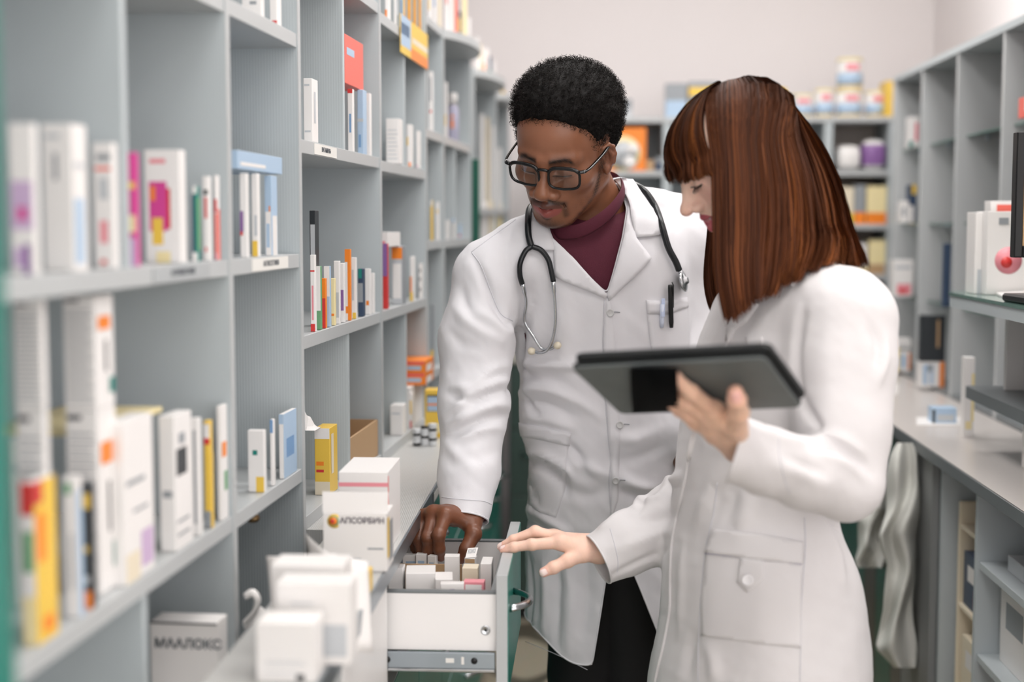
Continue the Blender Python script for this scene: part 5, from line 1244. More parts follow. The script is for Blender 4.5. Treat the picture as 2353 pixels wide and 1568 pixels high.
def hand_cols(V, chains, skin, knuckle, tip, nailc, nails):
    c = np.tile(np.array(lin(skin)), (len(V), 1)); c *= (1 + .06 * noise3(V, 150, 3) + .04 * noise3(V, 500, 4))[:, None]
    for ch in chains:
        for (p, r) in ch[1:-1]: c = mixc(c, knuckle, .45 * gauss(V, p, (r * .8,) * 3))
        c = mixc(c, tip, .5 * gauss(V, ch[-1][0], (ch[-1][1] * 1.5,) * 3))
    for (p, n, ax, ln, wd) in nails:                      # nail plates: centre, outward normal, finger axis
        d = V - np.array(p); n = np.array(n); ax = np.array(ax); sd = np.cross(n, ax)
        u = d @ ax; v = d @ sd; w = d @ n
        k = sstep(1.08, .95, np.sqrt((u / ln) ** 4 + (v / wd) ** 4) ** .5) * (w > -.004)
        k2 = np.exp(-((np.sqrt((u / ln) ** 4 + (v / wd) ** 4) ** .5 - 1.06) / .10) ** 2) * (w > -.004); c = mixc(c, (226, 152, 138), .7 * k2)
        c = mixc(c, nailc, k)
    return np.clip(c, 0, 1)
def tess(V, Q, to, cols): return (np.asarray(to), Q, cols)
def join(parts):
    Vs, Fs, Cs = [], [], []; o = 0
    for (V, Q, c) in parts: Vs.append(V); Fs.append(Q + o); Cs.append(c); o += len(V)
    return np.concatenate(Vs), np.concatenate(Fs), np.concatenate(Cs)

def make_bvh(V, T): return BVHTree.FromPolygons([tuple(v) for v in V], [tuple(int(i) for i in t) for t in T])
EYEV = Vector((0, 0, EYE))
def hit(bvh, px, py):
    r = bvh.ray_cast(EYEV, ray(px, py))
    if r[0] is not None: return r[0], r[1]
    d = ray(px, py); best = None
    for Y in np.linspace(1.6, 3.0, 29):
        q = bvh.find_nearest(EYEV + d * (Y / d.y))
        if q[0] is not None and (best is None or q[3] < best[3]): best = q
    return best[0], best[1]
def folds(V, T, strokes, passes=1):
    """press folds into a cloth surface: strokes = (px polyline, width m, depth m); ridge if depth > 0"""
    N_ = vnormals(V, T); bvh = make_bvh(V, T); D = np.zeros(len(V))
    for (pl, w, dep) in strokes:
        L = smooth_line([tuple(hit(bvh, *p)[0]) for p in smooth_line(pl, max(6, 3 * len(pl)))], 24)
        lo, hi = L.min(0) - 3 * w, L.max(0) + 3 * w; m = ((V > lo) & (V < hi)).all(1); ix = np.where(m)[0]
        if not len(ix): continue
        d, t = segdist(V[ix], L); e = np.sin(np.pi * np.clip(t * .92 + .04, 0, 1)) ** .6
        D[ix] += 1.45 * dep * e * np.exp(-(d / (.82 * w)) ** 2)
    return V + N_ * D[:, None]
class Cloth:
    """a garment surface to which collars, pockets and seams are fitted"""
    def __init__(s, V, T): s.V, s.T = V, T; s.N = vnormals(V, T); s.bvh = make_bvh(V, T)
    def pt(s, px, py, off=0.):
        p, n = hit(s.bvh, px, py); n = (n + (EYEV - p).normalized() * .6).normalized(); return p + n * off
    def line(s, pl, off=0., n=30): return [s.pt(x, y, off) for x, y in smooth_line(pl, n)]
    def patch(s, name, poly, parent, m, thick=.0016, off=.0006, res=9, lift=None, smoothpoly=True):
        """piece of cloth with the given px outline lying on the surface"""
        pts = []
        k = len(poly)
        for i in range(k):
            a, b_ = np.array(poly[i], float), np.array(poly[(i + 1) % k], float); n = max(1, int(np.linalg.norm(b_ - a) / res))
            for j in range(n): pts.append(a + (b_ - a) * j / n)
        nb = len(pts); P = np.array(pts); lo, hi = P.min(0), P.max(0); inn = []
        gx, gy = np.meshgrid(np.arange(lo[0], hi[0], res), np.arange(lo[1], hi[1], res)); g = np.stack([gx.ravel(), gy.ravel()], 1)
        g = g[polydist(g, P) < -res * .55]
        allp = [Vector(p) for p in P] + [Vector(p) for p in g]
        ed = [(i, (i + 1) % nb) for i in range(nb)]
        r = delaunay_2d_cdt(allp, ed, [tuple(range(nb))], 1, 1e-4)
        vv, ff = r[0], r[2]; up = []; dn = []
        for p in vv:
            q, nn = hit(s.bvh, p.x, p.y); nn = (nn + (EYEV - q).normalized() * .7).normalized()
            l = lift(p.x, p.y) if lift else 0.
            up.append(q + nn * (off + thick + l)); dn.append(q + nn * (off - .004 + (l if lift else 0)))
        n = len(vv); Fc = []
        edc = {}
        for f_ in ff:
            a, b_, c = f_[:3]
            ar = (vv[b_] - vv[a]).cross(vv[c] - vv[a])
            f2 = tuple(f_) if ar < 0 else tuple(f_)[::-1]
            Fc.append(f2)
            for i in range(len(f2)): e = (f2[i], f2[(i + 1) % len(f2)]); edc[e] = edc.get(e, 0) + 1
        bd = [e for e in edc if (e[1], e[0]) not in edc]
        Vt = [tuple(v) for v in up] + [tuple(v) for v in dn]
        Fs = Fc + [f_[::-1] for f_ in [tuple(i + n for i in q) for q in Fc]] + [(b_, a, a + n, b_ + n) for a, b_ in bd]
        b = MB(); b.add(Vt, Fc, m, True); b.add(Vt, [f_[::-1] for f_ in [tuple(i + n for i in q) for q in Fc]], m, True)
        b2 = MB(); b2.v = Vt; b2.mats = [m]
        b2.f = Fs; b2.m = [0] * len(Fs); b2.sm = [True] * (2 * len(Fc)) + [False] * len(bd)
        return b2.build(name, parent)
    def seam(s, name, pl, parent, m, r=.0007, off=.0, n=40):
        b = MB(); b.tube(s.line(pl, off, n), r, m, 6); return b.build(name, parent)

M_skinm = vmat('dark_skin', .36, .5, 0., .12, 900, sssr=(.5, .2, .1)); M_skinw = vmat('light_skin', .45, .4, .18, .05, 900)
def coatmat(name, col):
    m = mat(col, .78, spec=.25, bump=.12, bscale=1400, noise=.012, nscale=6, name=name, Sheen_Weight=.15); return m
M_coat = coatmat('white_cotton', (232, 231, 235)); M_coatw = coatmat('white_cotton_blend', (224, 221, 222))
M_seam = mat((214, 214, 220), .8, name='seam_thread')
M_maroon = mat((86, 24, 44), .8, bump=.35, bscale=900, noise=.08, nscale=40, name='maroon_jersey')
M_trous = mat((13, 13, 15), .8, name='black_cloth')
M_shoe = mat((20, 19, 19), .35, name='black_leather')
M_btn = mat((232, 232, 232), .25, name='clear_button', Transmission_Weight=.25)
def V3(p): return np.array(list(p))
A3 = lambda x, y, Y: V3(at(x, y, Y))
def limb(pts, rr, h=.006):
    P = np.array(pts); f = Field(P.min(0) - max(rr) - .03, P.max(0) + max(rr) + .03, h); f.chain(pts, rr, .02); return f.mesh()
def garment(name, V, T, m, parent, thick=.0022, **kw):
    o = npmesh(name, V, T, m, parent, **kw); md = o.modifiers.new('cloth', 'SOLIDIFY'); md.thickness = thick; md.offset = -1; return o
def hems(V, T, m, parent, r=.0017, name='hem', minlen=.05):
    """rolled hem along every open edge of a garment"""
    E = np.concatenate([T[:, [0, 1]], T[:, [1, 2]], T[:, [2, 0]]]); key = {}
    for a, b_ in E: key[(int(a), int(b_))] = 1
    nx = {a: b_ for (a, b_) in key if (b_, a) not in key}; done = set()
    for st_ in list(nx):
        if st_ in done: continue
        L = [st_]; done.add(st_)
        while L[-1] in nx and nx[L[-1]] not in done: L.append(nx[L[-1]]); done.add(L[-1])
        P = V[L]
        if len(L) < 8: continue
        seg = np.linalg.norm(np.diff(P, axis=0), axis=1).sum()
        if seg < minlen: continue
        closed = nx.get(L[-1]) == L[0]
        if closed: P = np.concatenate([P, P[:1]])
        cum = np.concatenate([[0], np.cumsum(np.linalg.norm(np.diff(P, axis=0), axis=1))]); n = max(8, int(seg / .006)); q = np.linspace(0, cum[-1], n); P = np.stack([np.interp(q, cum, P[:, j]) for j in range(3)], 1)
        for _ in range(2):
            M_ = P.copy(); M_[1:-1] = (P[:-2] + 2 * P[1:-1] + P[2:]) / 4
            if closed: M_[0] = M_[-1] = (P[-2] + 2 * P[0] + P[1]) / 4
            P = M_
        b = MB(); b.tube([Vector(p) for p in P], r, m, 6, not closed); b.build(name, parent)
def button(cl, px, py, r, parent, m=None, off=.0015):
    p, n = hit(cl.bvh, px, py); n = (n + (EYEV - p).normalized()).normalized(); p = p + n * off; b = MB()
    b.lathe(p - n * .0005, [(r * .9, 0), (r, .0012), (r, .0022), (r * .8, .0030), (r * .66, .0020), (r * .2, .0018)], m or M_btn, 18, n); o = b.build('button', parent)
    b = MB(); u = n.cross(Vector((0, 0, 1))).normalized()
    for s in (-1, 1): b.tube([p + n * .002 + u * s * r * .25 + Vector((0, 0, -r * .2)), p + n * .0028 + u * s * r * .25, p + n * .002 + u * s * r * .25 + Vector((0, 0, r * .2))], .0005, M_seam, 5)
    b.build('thread', o) if False else None
    return o
# ------------------------------------------------------------------ the man
man = empty('person', RM.P(.04, 2.80, 0) + Vector((.03, 0, 0)), 'person in white lab coat over maroon shirt, glasses and stethoscope, reaching into the open drawer', 'person')
yw, pt_ = math.radians(27), math.radians(27)
RmH = basis((-math.sin(yw) * math.cos(pt_), -math.cos(yw) * math.cos(pt_), -math.sin(pt_)), math.radians(8.5)); SCm = 1.05
CmH = A3(1252, 390, 2.52) - RmH @ np.array((0, .088, 0)) * SCm
mH = lambda P: CmH + (np.atleast_2d(P) * SCm) @ RmH.T
mHi = lambda P: ((np.atleast_2d(P) - CmH) @ RmH) / SCm
neckb = A3(1372, 512, 2.70)
V, Q = head_mesh('man', mHi(neckb)[0]); parts = [(mH(V), Q, head_cols('man', V))]
# right hand in the drawer
ch = [[(A3(1024, 1184, 2.462), .0128), (A3(1008, 1230, 2.436), .0112), (A3(1009, 1262, 2.442), .0098), (A3(1013, 1281, 2.452), .0082)],
      [(A3(997, 1180, 2.476), .0128), (A3(982, 1236, 2.449), .0110), (A3(984, 1264, 2.456), .0097), (A3(993, 1280, 2.462), .0082)],
      [(A3(976, 1188, 2.492), .0120), (A3(961, 1238, 2.468), .0105), (A3(967, 1264, 2.472), .0092), (A3(979, 1279, 2.478), .0078)],
      [(A3(962, 1202, 2.510), .0110), (A3(949, 1243, 2.489), .0098), (A3(956, 1264, 2.490), .0086), (A3(968, 1277, 2.492), .0072)]]
th = [(A3(1084, 1203, 2.482), .0165), (A3(1088, 1228, 2.462), .0138), (A3(1072, 1262, 2.446), .0118), (A3(1058, 1286, 2.446), .0092)]
V, Q = hand_mesh(ch, th, (A3(1080, 1178, 2.505), .024), (A3(1092, 1120, 2.535), .030), .019)
parts.append((V, Q, hand_cols(V, ch + [th], (120, 74, 52), (80, 46, 32), (126, 70, 52), (168, 122, 104), [])))
# left wrist going into the coat pocket
wr = [A3(1566, 940, 2.70), A3(1568, 990, 2.68), A3(1580, 1050, 2.69)]
V, Q = limb(wr, [.030, .028, .032], .004); parts.append((V, Q, np.tile(np.array(lin((112, 68, 46))), (len(V), 1))))
core = [A3(1378, 545, 2.71), A3(1385, 800, 2.76), A3(1392, 1150, 2.78)]
V, Q = limb(core, [.075, .09, .09], .01); parts.append((V, Q, np.tile(np.array(lin((110, 66, 46))), (len(V), 1))))
for pts in ([A3(1130, 640, 2.66), A3(1095, 930, 2.60), A3(1088, 1130, 2.53)], [A3(1570, 580, 2.80), A3(1600, 800, 2.80), A3(1566, 945, 2.70)]):
    V, Q = limb(pts, [.045, .04, .030], .006); parts.append((V, Q, np.tile(np.array(lin((110, 66, 46))), (len(V), 1))))
for x0, x1 in ((1345, 1340), (1445, 1450)):
    V, Q = limb([A3(x0, 1200, 2.78), np.array([A3(x0, 1200, 2.78)[0] - .01, 2.80, .48]), np.array([A3(x1, 1200, 2.78)[0] - .015, 2.84, .10])], [.075, .05, .035], .01)
    parts.append((V, Q, np.tile(np.array(lin((110, 66, 46))), (len(V), 1))))
V, Q, c = join(parts); npmesh('body', V, Q, M_skinm, man, c)

# hair
f = Field((-.125, -.155, -.09), (.125, .12, .20), .003)
f.ell((0, -.024, .068), (.088, .100, .064), .01); f.ell((0, -.060, .022), (.080, .058, .080), .03)
f.ell((0, -.012, .092), (.074, .080, .042), .03)
f.ell((0, .092, .018), (.088, .076, .068), .010, 'sub')
for s in (-1, 1): f.ell((s * .063, .012, .044), (.013, .030, .042), .008)
f.ell((0, .03, -.055), (.13, .055, .080), .012, 'sub')
V, Q = f.mesh(); V = relax(V, Q, 2); n_ = vnormals(V, Q)
lump = noise3(V, 120, 11) * .0035 + noise3(V, 260, 12) * .0022 + noise3(V, 520, 13) * .0012
V = V + n_ * (lump * sstep(-.02, .05, V[:, 2]))[:, None]
hair_w = mH(V); hc = np.tile(np.array(lin((17, 14, 13))), (len(V), 1)) * (1 + .5 * noise3(V, 300, 14))[:, None]
hp = [(hair_w, Q, np.clip(hc, 0, 1))]
# curls standing out of it
rng = np.random.RandomState(3); N_ = vnormals(hair_w, Q); ix = rng.choice(len(hair_w), 15000); segs = 7
base = hair_w[ix]; nn = N_[ix]; t1 = np.cross(nn, rng.normal(size=nn.shape)); t1 /= np.linalg.norm(t1, axis=1, keepdims=True); t2 = np.cross(nn, t1)
loc_z = V[ix][:, 2]; L = (.004 + .007 * rng.rand(len(ix))) * sstep(-.03, .06, loc_z) + .0015; r = .0012 + .0016 * rng.rand(len(ix)); ph = rng.rand(len(ix)) * 6.28; turns = 1.0 + 1.2 * rng.rand(len(ix))
pts = []
for k in range(segs):
    u = k / (segs - 1); a = ph + turns * 6.28 * u
    pts.append(base + nn * (L * u - .001)[:, None] + t1 * (r * np.cos(a) * min(1, u * 3))[:, None] + t2 * (r * np.sin(a) * min(1, u * 3))[:, None])
pts = np.array(pts)                                           # seg, strand, 3
def ribbons(pts, width, outward, cols):
    """flat strands: pts (segs, n, 3), width (n,) or (segs, n)"""
    S, n, _ = pts.shape; tan = np.gradient(pts, axis=0); w = np.cross(tan, outward if outward.ndim == 3 else outward[None]); w /= np.linalg.norm(w, axis=2, keepdims=True) + 1e-9
    wd = width if width.ndim == 2 else np.tile(width, (S, 1)); a = pts + w * wd[..., None] * .5; b = pts - w * wd[..., None] * .5
    Vv = np.stack([a, b], 2).transpose(1, 0, 2, 3).reshape(-1, 3)      # n, S, 2
    base_ = (np.arange(n) * S * 2)[:, None] + (np.arange(S - 1) * 2)[None]
    Qq = np.stack([base_, base_ + 1, base_ + 3, base_ + 2], -1).reshape(-1, 4)
    return Vv, Qq, np.repeat(cols, S * 2, 0) if cols.ndim == 2 else cols.transpose(1, 0, 2).repeat(2, 1).reshape(-1, 3)
cc = np.array(lin((22, 18, 16)))[None] * (.5 + 1.0 * rng.rand(len(ix), 1))
hp.append(ribbons(pts, np.full(len(ix), .00055), rng.normal(size=nn.shape), cc))
V, Q, c = join(hp); npmesh('hair', V, Q, vmat('curly_hair', .7, .2), man, c)

# coat
f = Field((-.20, 2.36, .52), (.52, 3.02, 1.56), .0045)
def rowm(y, pc, Y, a, b): p = at(pc, y, Y); return (p.z, p.x, Y, a, b)
f.stack([rowm(480, 1372, 2.700, .085, .060), rowm(520, 1365, 2.700, .150, .085), rowm(600, 1358, 2.715, .185, .112), rowm(700, 1372, 2.735, .178, .122), rowm(850, 1388, 2.755, .168, .122),
         rowm(975, 1388, 2.765, .166, .122), rowm(1050, 1392, 2.77, .152, .122), rowm(1150, 1398, 2.775, .160, .128), rowm(1300, 1404, 2.78, .170, .136), rowm(1460, 1408, 2.78, .174, .142), rowm(1640, 1408, 2.78, .176, .146)], 0.06, .01)
f.cone(A3(1262, 532, 2.665), A3(1135, 630, 2.655), .044, .066, .05); f.cone(A3(1432, 470, 2.72), A3(1572, 535, 2.79), .042, .074, .05)
f.chain([A3(1125, 640, 2.655), A3(1096, 780, 2.635), A3(1089, 930, 2.60), A3(1078, 1080, 2.55), A3(1066, 1200, 2.505)], [.068, .068, .0625, .0525, .0455], .025)
f.chain([A3(1578, 560, 2.80), A3(1610, 780, 2.81), A3(1572, 950, 2.715), A3(1560, 990, 2.695)], [.074, .062, .052, .048], .04)
V, Q = f.mesh(); V = relax(V, Q, 3, .5); fm = f
st = [ # right sleeve
 ([(1085, 590), (1110, 640), (1135, 700), (1160, 745), (1178, 740)], .010, -.006), ([(1080, 720), (1120, 730), (1160, 760), (1180, 750)], .016, .007), ([(1045, 700), (1075, 740), (1120, 770), (1165, 790)], .014, .006), ([(1060, 660), (1070, 700), (1095, 735)], .012, -.004),
 ([(1030, 760), (1060, 790), (1100, 800)], .014, -.004), ([(1175, 840), (1130, 850), (1080, 890), (1040, 890)], .012, .005), ([(1178, 875), (1140, 880), (1095, 905), (1050, 935), (1020, 960)], .011, .006), ([(1170, 900), (1130, 905), (1080, 920), (1030, 905)], .009, -.006),
 ([(1170, 930), (1125, 935), (1070, 960), (1020, 975)], .011, .006), ([(1172, 955), (1120, 965), (1060, 990), (1018, 1000)], .010, -.005), ([(1160, 985), (1110, 985), (1060, 1010)], .012, .005), ([(1150, 1030), (1110, 1050), (1060, 1060), (1025, 1055)], .016, -.003), ([(1020, 1010), (1050, 1050), (1090, 1075)], .014, .003), ([(1060, 880), (1070, 930), (1060, 980)], .016, .004),
 # chest
 ([(1150, 600), (1200, 660), (1210, 720), (1190, 770)], .022, -.006), ([(1180, 740), (1200, 790), (1190, 860), (1178, 900)], .014, -.009), ([(1230, 700), (1220, 780), (1195, 850)], .02, .005), ([(1200, 800), (1200, 840), (1225, 870), (1300, 875)], .012, -.006), ([(1190, 830), (1230, 838), (1300, 838), (1370, 845)], .012, .007), ([(1185, 900), (1240, 890), (1320, 920), (1380, 960)], .014, .006), ([(1195, 920), (1250, 930), (1320, 960)], .012, -.006),
 ([(1200, 900), (1215, 935), (1240, 955)], .008, -.006), ([(1205, 960), (1260, 965), (1320, 985)], .012, .005), ([(1290, 640), (1300, 760), (1310, 860)], .03, .004), ([(1330, 700), (1335, 780), (1320, 850)], .02, -.003), ([(1450, 640), (1445, 700), (1440, 790)], .022, -.003), ([(1180, 520), (1165, 560), (1165, 620)], .012, -.003), ([(1540, 480), (1560, 560), (1570, 640)], .02, -.004),
 # waist folds
 ([(1205, 1040), (1260, 1050), (1305, 1080), (1320, 1110)], .012, .009), ([(1215, 1060), (1250, 1075), (1290, 1110), (1300, 1140)], .010, -.009), ([(1305, 1020), (1330, 1050), (1345, 1090)], .010, -.007), ([(1310, 1060), (1350, 1075), (1400, 1095)], .014, .006), ([(1215, 1100), (1230, 1140), (1225, 1170)], .009, -.006), ([(1400, 1000), (1450, 1010), (1530, 985)], .016, .005), ([(1405, 1060), (1460, 1055), (1540, 1020)], .014, -.005), ([(1410, 1090), (1470, 1120), (1520, 1120)], .016, .008), ([(1430, 1130), (1480, 1145), (1515, 1135)], .012, -.010), ([(1290, 1120), (1350, 1140), (1400, 1120)], .016, -.005),
 ([(1210, 1170), (1250, 1190), (1290, 1215), (1310, 1240)], .011, .007), ([(1205, 1200), (1240, 1215), (1270, 1240)], .010, -.006), ([(1250, 1280), (1255, 1360), (1250, 1460)], .014, .006), ([(1215, 1280), (1220, 1360), (1215, 1450)], .012, -.006), ([(1300, 1270), (1310, 1370), (1305, 1500)], .016, .006), ([(1280, 1280), (1283, 1370), (1280, 1480)], .010, -.005), ([(1345, 1240), (1350, 1340), (1340, 1480)], .014, -.005), ([(1370, 1230), (1372, 1300)], .012, .005), ([(1250, 1230), (1300, 1250), (1360, 1240)], .02, -.005)]
T = tri(Q); V = folds(V, T, st); V = V + vnormals(V, T) * (noise3(V, 38, 51) * .0022 + noise3(V, 85, 52) * .0012 + noise3(V, 170, 53) * .0005)[:, None]; V = relax(V, T, 1, .4)
clm = Cloth(V, T)
# openings
px = proj(V); Nn = clm.N; toward = ((np.array([0, 0, EYE]) - V) * Nn).sum(1) > 0
wristn = V3(A3(1066, 1200, 2.505) - A3(1082, 1080, 2.55)); wristn /= np.linalg.norm(wristn)
s1 = ((A3(1069, 1192, 2.505) - V) @ wristn); near = (V[:, 0] < .03) & (V[:, 2] < 1.0); s1 = np.where(near & (px[:, 0] < 1160), s1, 1.)
Vp = [(1256, 500), (1262, 530), (1270, 552), (1315, 594), (1360, 643), (1395, 676), (1411, 622), (1431, 545), (1441, 480), (1428, 440), (1405, 405), (1330, 400), (1260, 440)]
s2 = np.where(toward & (V[:, 1] < 2.76), polydist(px, Vp) / 1300, 1.)
hem = .585 + .06 * sstep(1330, 1200, px[:, 0]); s3 = V[:, 2] - hem
Op = [(1403, 1185), (1432, 1260), (1470, 1350), (1530, 1500), (1560, 1640), (1325, 1640), (1352, 1580), (1375, 1440), (1392, 1330)]
s4 = np.where(toward & (V[:, 1] < 2.78), polydist(px, Op) / 1300, 1.)
n2 = V3(A3(1560, 990, 2.695) - A3(1572, 950, 2.715)); n2 /= np.linalg.norm(n2)
s = np.minimum(np.minimum(s1, s2), np.minimum(s3, s4)); Vc, Tc = clip(V, T, s)
coat = garment('lab_coat', Vc, Tc, M_coat, man); hems(Vc, Tc, M_coat, coat)
# shirt under it
g = f.clone(); g.d = f.d + .0085
Vs, Qs = g.mesh(); Vs = relax(Vs, Qs, 3); Ts = tri(Qs); pxs = proj(Vs)
ss = np.minimum(Vs[:, 2] - 1.05, .22 - np.abs(Vs[:, 0] - at(1372, 600, 2.7).x)); Vs, Ts = clip(Vs, Ts, ss)
shirt = npmesh('shirt', Vs, Ts, M_maroon, man)
ringp = [(1256, 520, 2.640), (1285, 534, 2.606), (1335, 530, 2.590), (1385, 502, 2.594), (1420, 466, 2.620), (1432, 434, 2.67), (1412, 412, 2.735), (1360, 408, 2.77), (1300, 432, 2.76), (1262, 480, 2.70)]
RP = [tuple(at(*p)) for p in ringp]; RP = smooth_line(RP + [RP[0]], 60); b = MB()
G = []; ctr = RP[:-1].mean(0)
for p in RP:
    o_ = p - ctr; o_ /= np.linalg.norm(o_); up_ = np.array((-.15, -.25, .95)); row = []
    for k in range(9):
        a = math.pi * 2 * k / 8; row.append(Vector(p + up_ * .0135 * math.cos(a) + o_ * .0035 * math.sin(a)))
    G.append(row)
b.grid(G, M_maroon); b.build('neckband', shirt)
# maroon cuff
c0, c1 = A3(1069, 1170, 2.51), A3(1074, 1196, 2.503); b = MB(); ax = Vector(c1 - c0).normalized()
prof = [(.0335, -.01), (.0350, .005), (.0345, .016), (.0325, .021), (.030, .019), (.029, .005)]
b.lathe(Vector(A3(1073, 1176, 2.508)), prof, M_maroon, 28, ax); b.build('cuff', shirt)
b = MB(); b.lathe(Vector(A3(1566, 946, 2.703)), [(.036, -.02), (.037, .0), (.036, .012), (.032, .014)], M_maroon, 24, (0, -.1, -1)); b.build('cuff', shirt)

# collar, lapels, placket, pockets, buttons
lap = lambda cx, cy, r, h_: (lambda x, y: h_ * math.exp(-((x - cx) ** 2 + (y - cy) ** 2) / r ** 2))
clm.patch('lapel', [(1262, 540), (1315, 590), (1360, 640), (1396, 678), (1390, 686), (1350, 668), (1310, 652), (1276, 636), (1273, 600), (1272, 576)], coat, M_coat, .0026, .002, lift=lambda x, y: .004 * sstep(1270, 1300, np.float64(x)) * sstep(690, 640, np.float64(y)))
clm.patch('collar', [(1217, 480), (1240, 492), (1258, 520), (1268, 545), (1274, 575), (1250, 577), (1224, 573), (1216, 540)], coat, M_coat, .0026, .003)
clm.patch('lapel', [(1443, 478), (1460, 546), (1495, 594), (1470, 622), (1430, 660), (1399, 692), (1394, 677), (1412, 622), (1432, 545)], coat, M_coat, .0026, .002, lift=lambda x, y: .004 * sstep(690, 640, np.float64(y)))
clm.patch('collar', [(1388, 400), (1402, 394), (1420, 396), (1450, 424), (1490, 480), (1524, 538), (1490, 545), (1459, 547), (1450, 510), (1442, 470), (1428, 438), (1408, 414)], coat, M_coat, .0028, .005, lift=lambda x, y: .008 * sstep(545, 480, np.float64(y)))
clm.patch('placket', [(1394, 684), (1404, 690), (1416, 800), (1425, 1000), (1420, 1150), (1408, 1190), (1402, 1185), (1405, 1110), (1398, 1000), (1389, 880), (1386, 780), (1392, 700)], coat, M_coat, .0012, .0004)
clm.seam('seam', [(1389, 690), (1385, 780), (1388, 880), (1397, 1000), (1403, 1060), (1399, 1110), (1404, 1180)], coat, M_seam, .0009, .0008)
for (x, y) in ((1402, 719), (1424, 977), (1415, 1105)):
    button(clm, x, y, .0072, coat)
    clm.seam('buttonhole', [(x + 4, y - 1), (x + 12, y - 2), (x + 22, y - 1)], coat, mat((150, 152, 158), .8), .0009, .0014, 8)
clm.patch('breast_pocket', [(1484, 692), (1530, 694), (1578, 686), (1582, 740), (1584, 830), (1500, 830), (1490, 760)], coat, M_coat, .0014, .0005)
clm.patch('pocket_hem', [(1484, 690), (1530, 692), (1578, 684), (1580, 706), (1540, 722), (1488, 722)], coat, M_coat, .0014, .0020)
clm.patch('hip_pocket', [(1190, 975), (1250, 985), (1310, 1000), (1306, 1030), (1302, 1060), (1300, 1120), (1278, 1190), (1240, 1178), (1216, 1160), (1212, 1060)], coat, M_coat, .0014, .0005)
clm.patch('pocket_hem', [(1189, 972), (1250, 982), (1312, 997), (1308, 1026), (1250, 1012), (1196, 1003)], coat, M_coat, .0014, .0022)
clm.seam('seam', [(1085, 582), (1105, 610), (1128, 670), (1150, 720), (1178, 738)], coat, M_seam, .0008, .0004)
clm.seam('seam', [(1185, 505), (1165, 520), (1120, 552), (1083, 580)], coat, M_seam, .0008, .0004)
clm.seam('seam', [(1015, 1143), (1060, 1148), (1110, 1152), (1130, 1160)], coat, M_seam, .0006, .0003)
clm.seam('seam', [(1208, 1475), (1240, 1488), (1290, 1510), (1350, 1540)], coat, M_seam, .0006, .0003)
# trousers and shoes
for sgn, x0 in ((0, 1352), (1, 1442)):
    a = A3(x0, 1160, 2.79); pts = [a, np.array([a[0] + (-.005 if sgn == 0 else .01), 2.79, .52]), np.array([a[0] + (-.01 if sgn == 0 else .012), 2.82, .07])]
    V, Q = limb(pts, [.098, .072, .052], .008); V = relax(V, Q, 2)
    npmesh('trouser_leg', V, Q, M_trous, man)
    c = pts[2]; f = Field(c + (-.09, -.28, -.09), c + (.09, .14, .08), .005); f.ell(c + (0, .03, -.028), (.042, .05, .042), .02); f.ell(c + (0, -.10, -.042), (.046, .10, .034), .04); f.d = np.maximum(f.d, (.004 - f.ax[2]).astype(np.float32)[None, None, :])
    V, Q = f.mesh(); npmesh('shoe', V, Q, M_shoe, man)
# ------------------------------------------------------------------ the tablet (its hand is fitted to it)
TA, TBp, TD = at(1425, 953, 1.90), at(1843, 938, 1.795), at(1303, 848, 1.765)
tu, tv = TBp - TA, TD - TA; tn = tu.cross(tv).normalized()
if tn.y > 0: tn = -tn                                   # toward the camera
tl_, tw_ = tu.length, tv.length; eu = tu.normalized(); ev = (tv - eu * tv.dot(eu)).normalized()
def onplane(px, py, off):
    d = ray(px, py); t = (TA + tn * off - EYEV).dot(tn) / d.dot(tn); return V3(EYEV + d * t)

wom = empty('person', Vector((.38, 2.24, 0)), 'person in white lab coat holding a tablet, other hand resting on the drawer front', 'person')
yw, pt_ = math.radians(80), math.radians(32)
RwH = basis((-math.sin(yw) * math.cos(pt_), -math.cos(yw) * math.cos(pt_), -math.sin(pt_)), math.radians(2)); SCw = .96
# own-left eye faces the camera
CwH = A3(1608, 420, 2.175) - RwH @ np.array((-.031, .080, -.006)) * SCw
wH = lambda P: CwH + (np.atleast_2d(P) * SCw) @ RwH.T
wHi = lambda P: ((np.atleast_2d(P) - CwH) @ RwH) / SCw
wneck = A3(1775, 610, 2.245)
V, Q = head_mesh('woman', wHi(wneck)[0]); parts = [(wH(V), Q, head_cols('woman', V))]
# right hand on the drawer front
ch = [[(A3(1288, 1247, 2.315), .0108), (A3(1222, 1252, 2.309), .0092), (A3(1181, 1258, 2.311), .0080), (A3(1156, 1263, 2.315), .0066)],
      [(A3(1280, 1238, 2.335), .0108), (A3(1230, 1222, 2.338), .0092), (A3(1180, 1241, 2.338), .0078), (A3(1150, 1257, 2.338), .0062)],
      [(A3(1272, 1234, 2.354), .0102), (A3(1232, 1222, 2.362), .0088), (A3(1192, 1238, 2.362), .0075), (A3(1166, 1252, 2.360), .0060)],
      [(A3(1270, 1240, 2.371), .0092), (A3(1238, 1234, 2.380), .0078), (A3(1214, 1246, 2.380), .0068), (A3(1196, 1256, 2.378), .0056)]]
th = [(A3(1340, 1272, 2.314), .0140), (A3(1304, 1289, 2.300), .0112), (A3(1272, 1305, 2.294), .0098), (A3(1249, 1316, 2.291), .0080)]
V, Q = hand_mesh(ch, th, (A3(1378, 1262, 2.335), .0215), (A3(1470, 1226, 2.355), .026), .0165)
tipd = V3(th[3][0] - th[2][0]); tipd /= np.linalg.norm(tipd); nn_ = V3(EYEV) - th[3][0]; nn_ = nn_ - tipd * (nn_ @ tipd); nn_ /= np.linalg.norm(nn_)
nails = [(th[3][0] + nn_ * .007 + tipd * .002, nn_, tipd, .0072, .0056)]
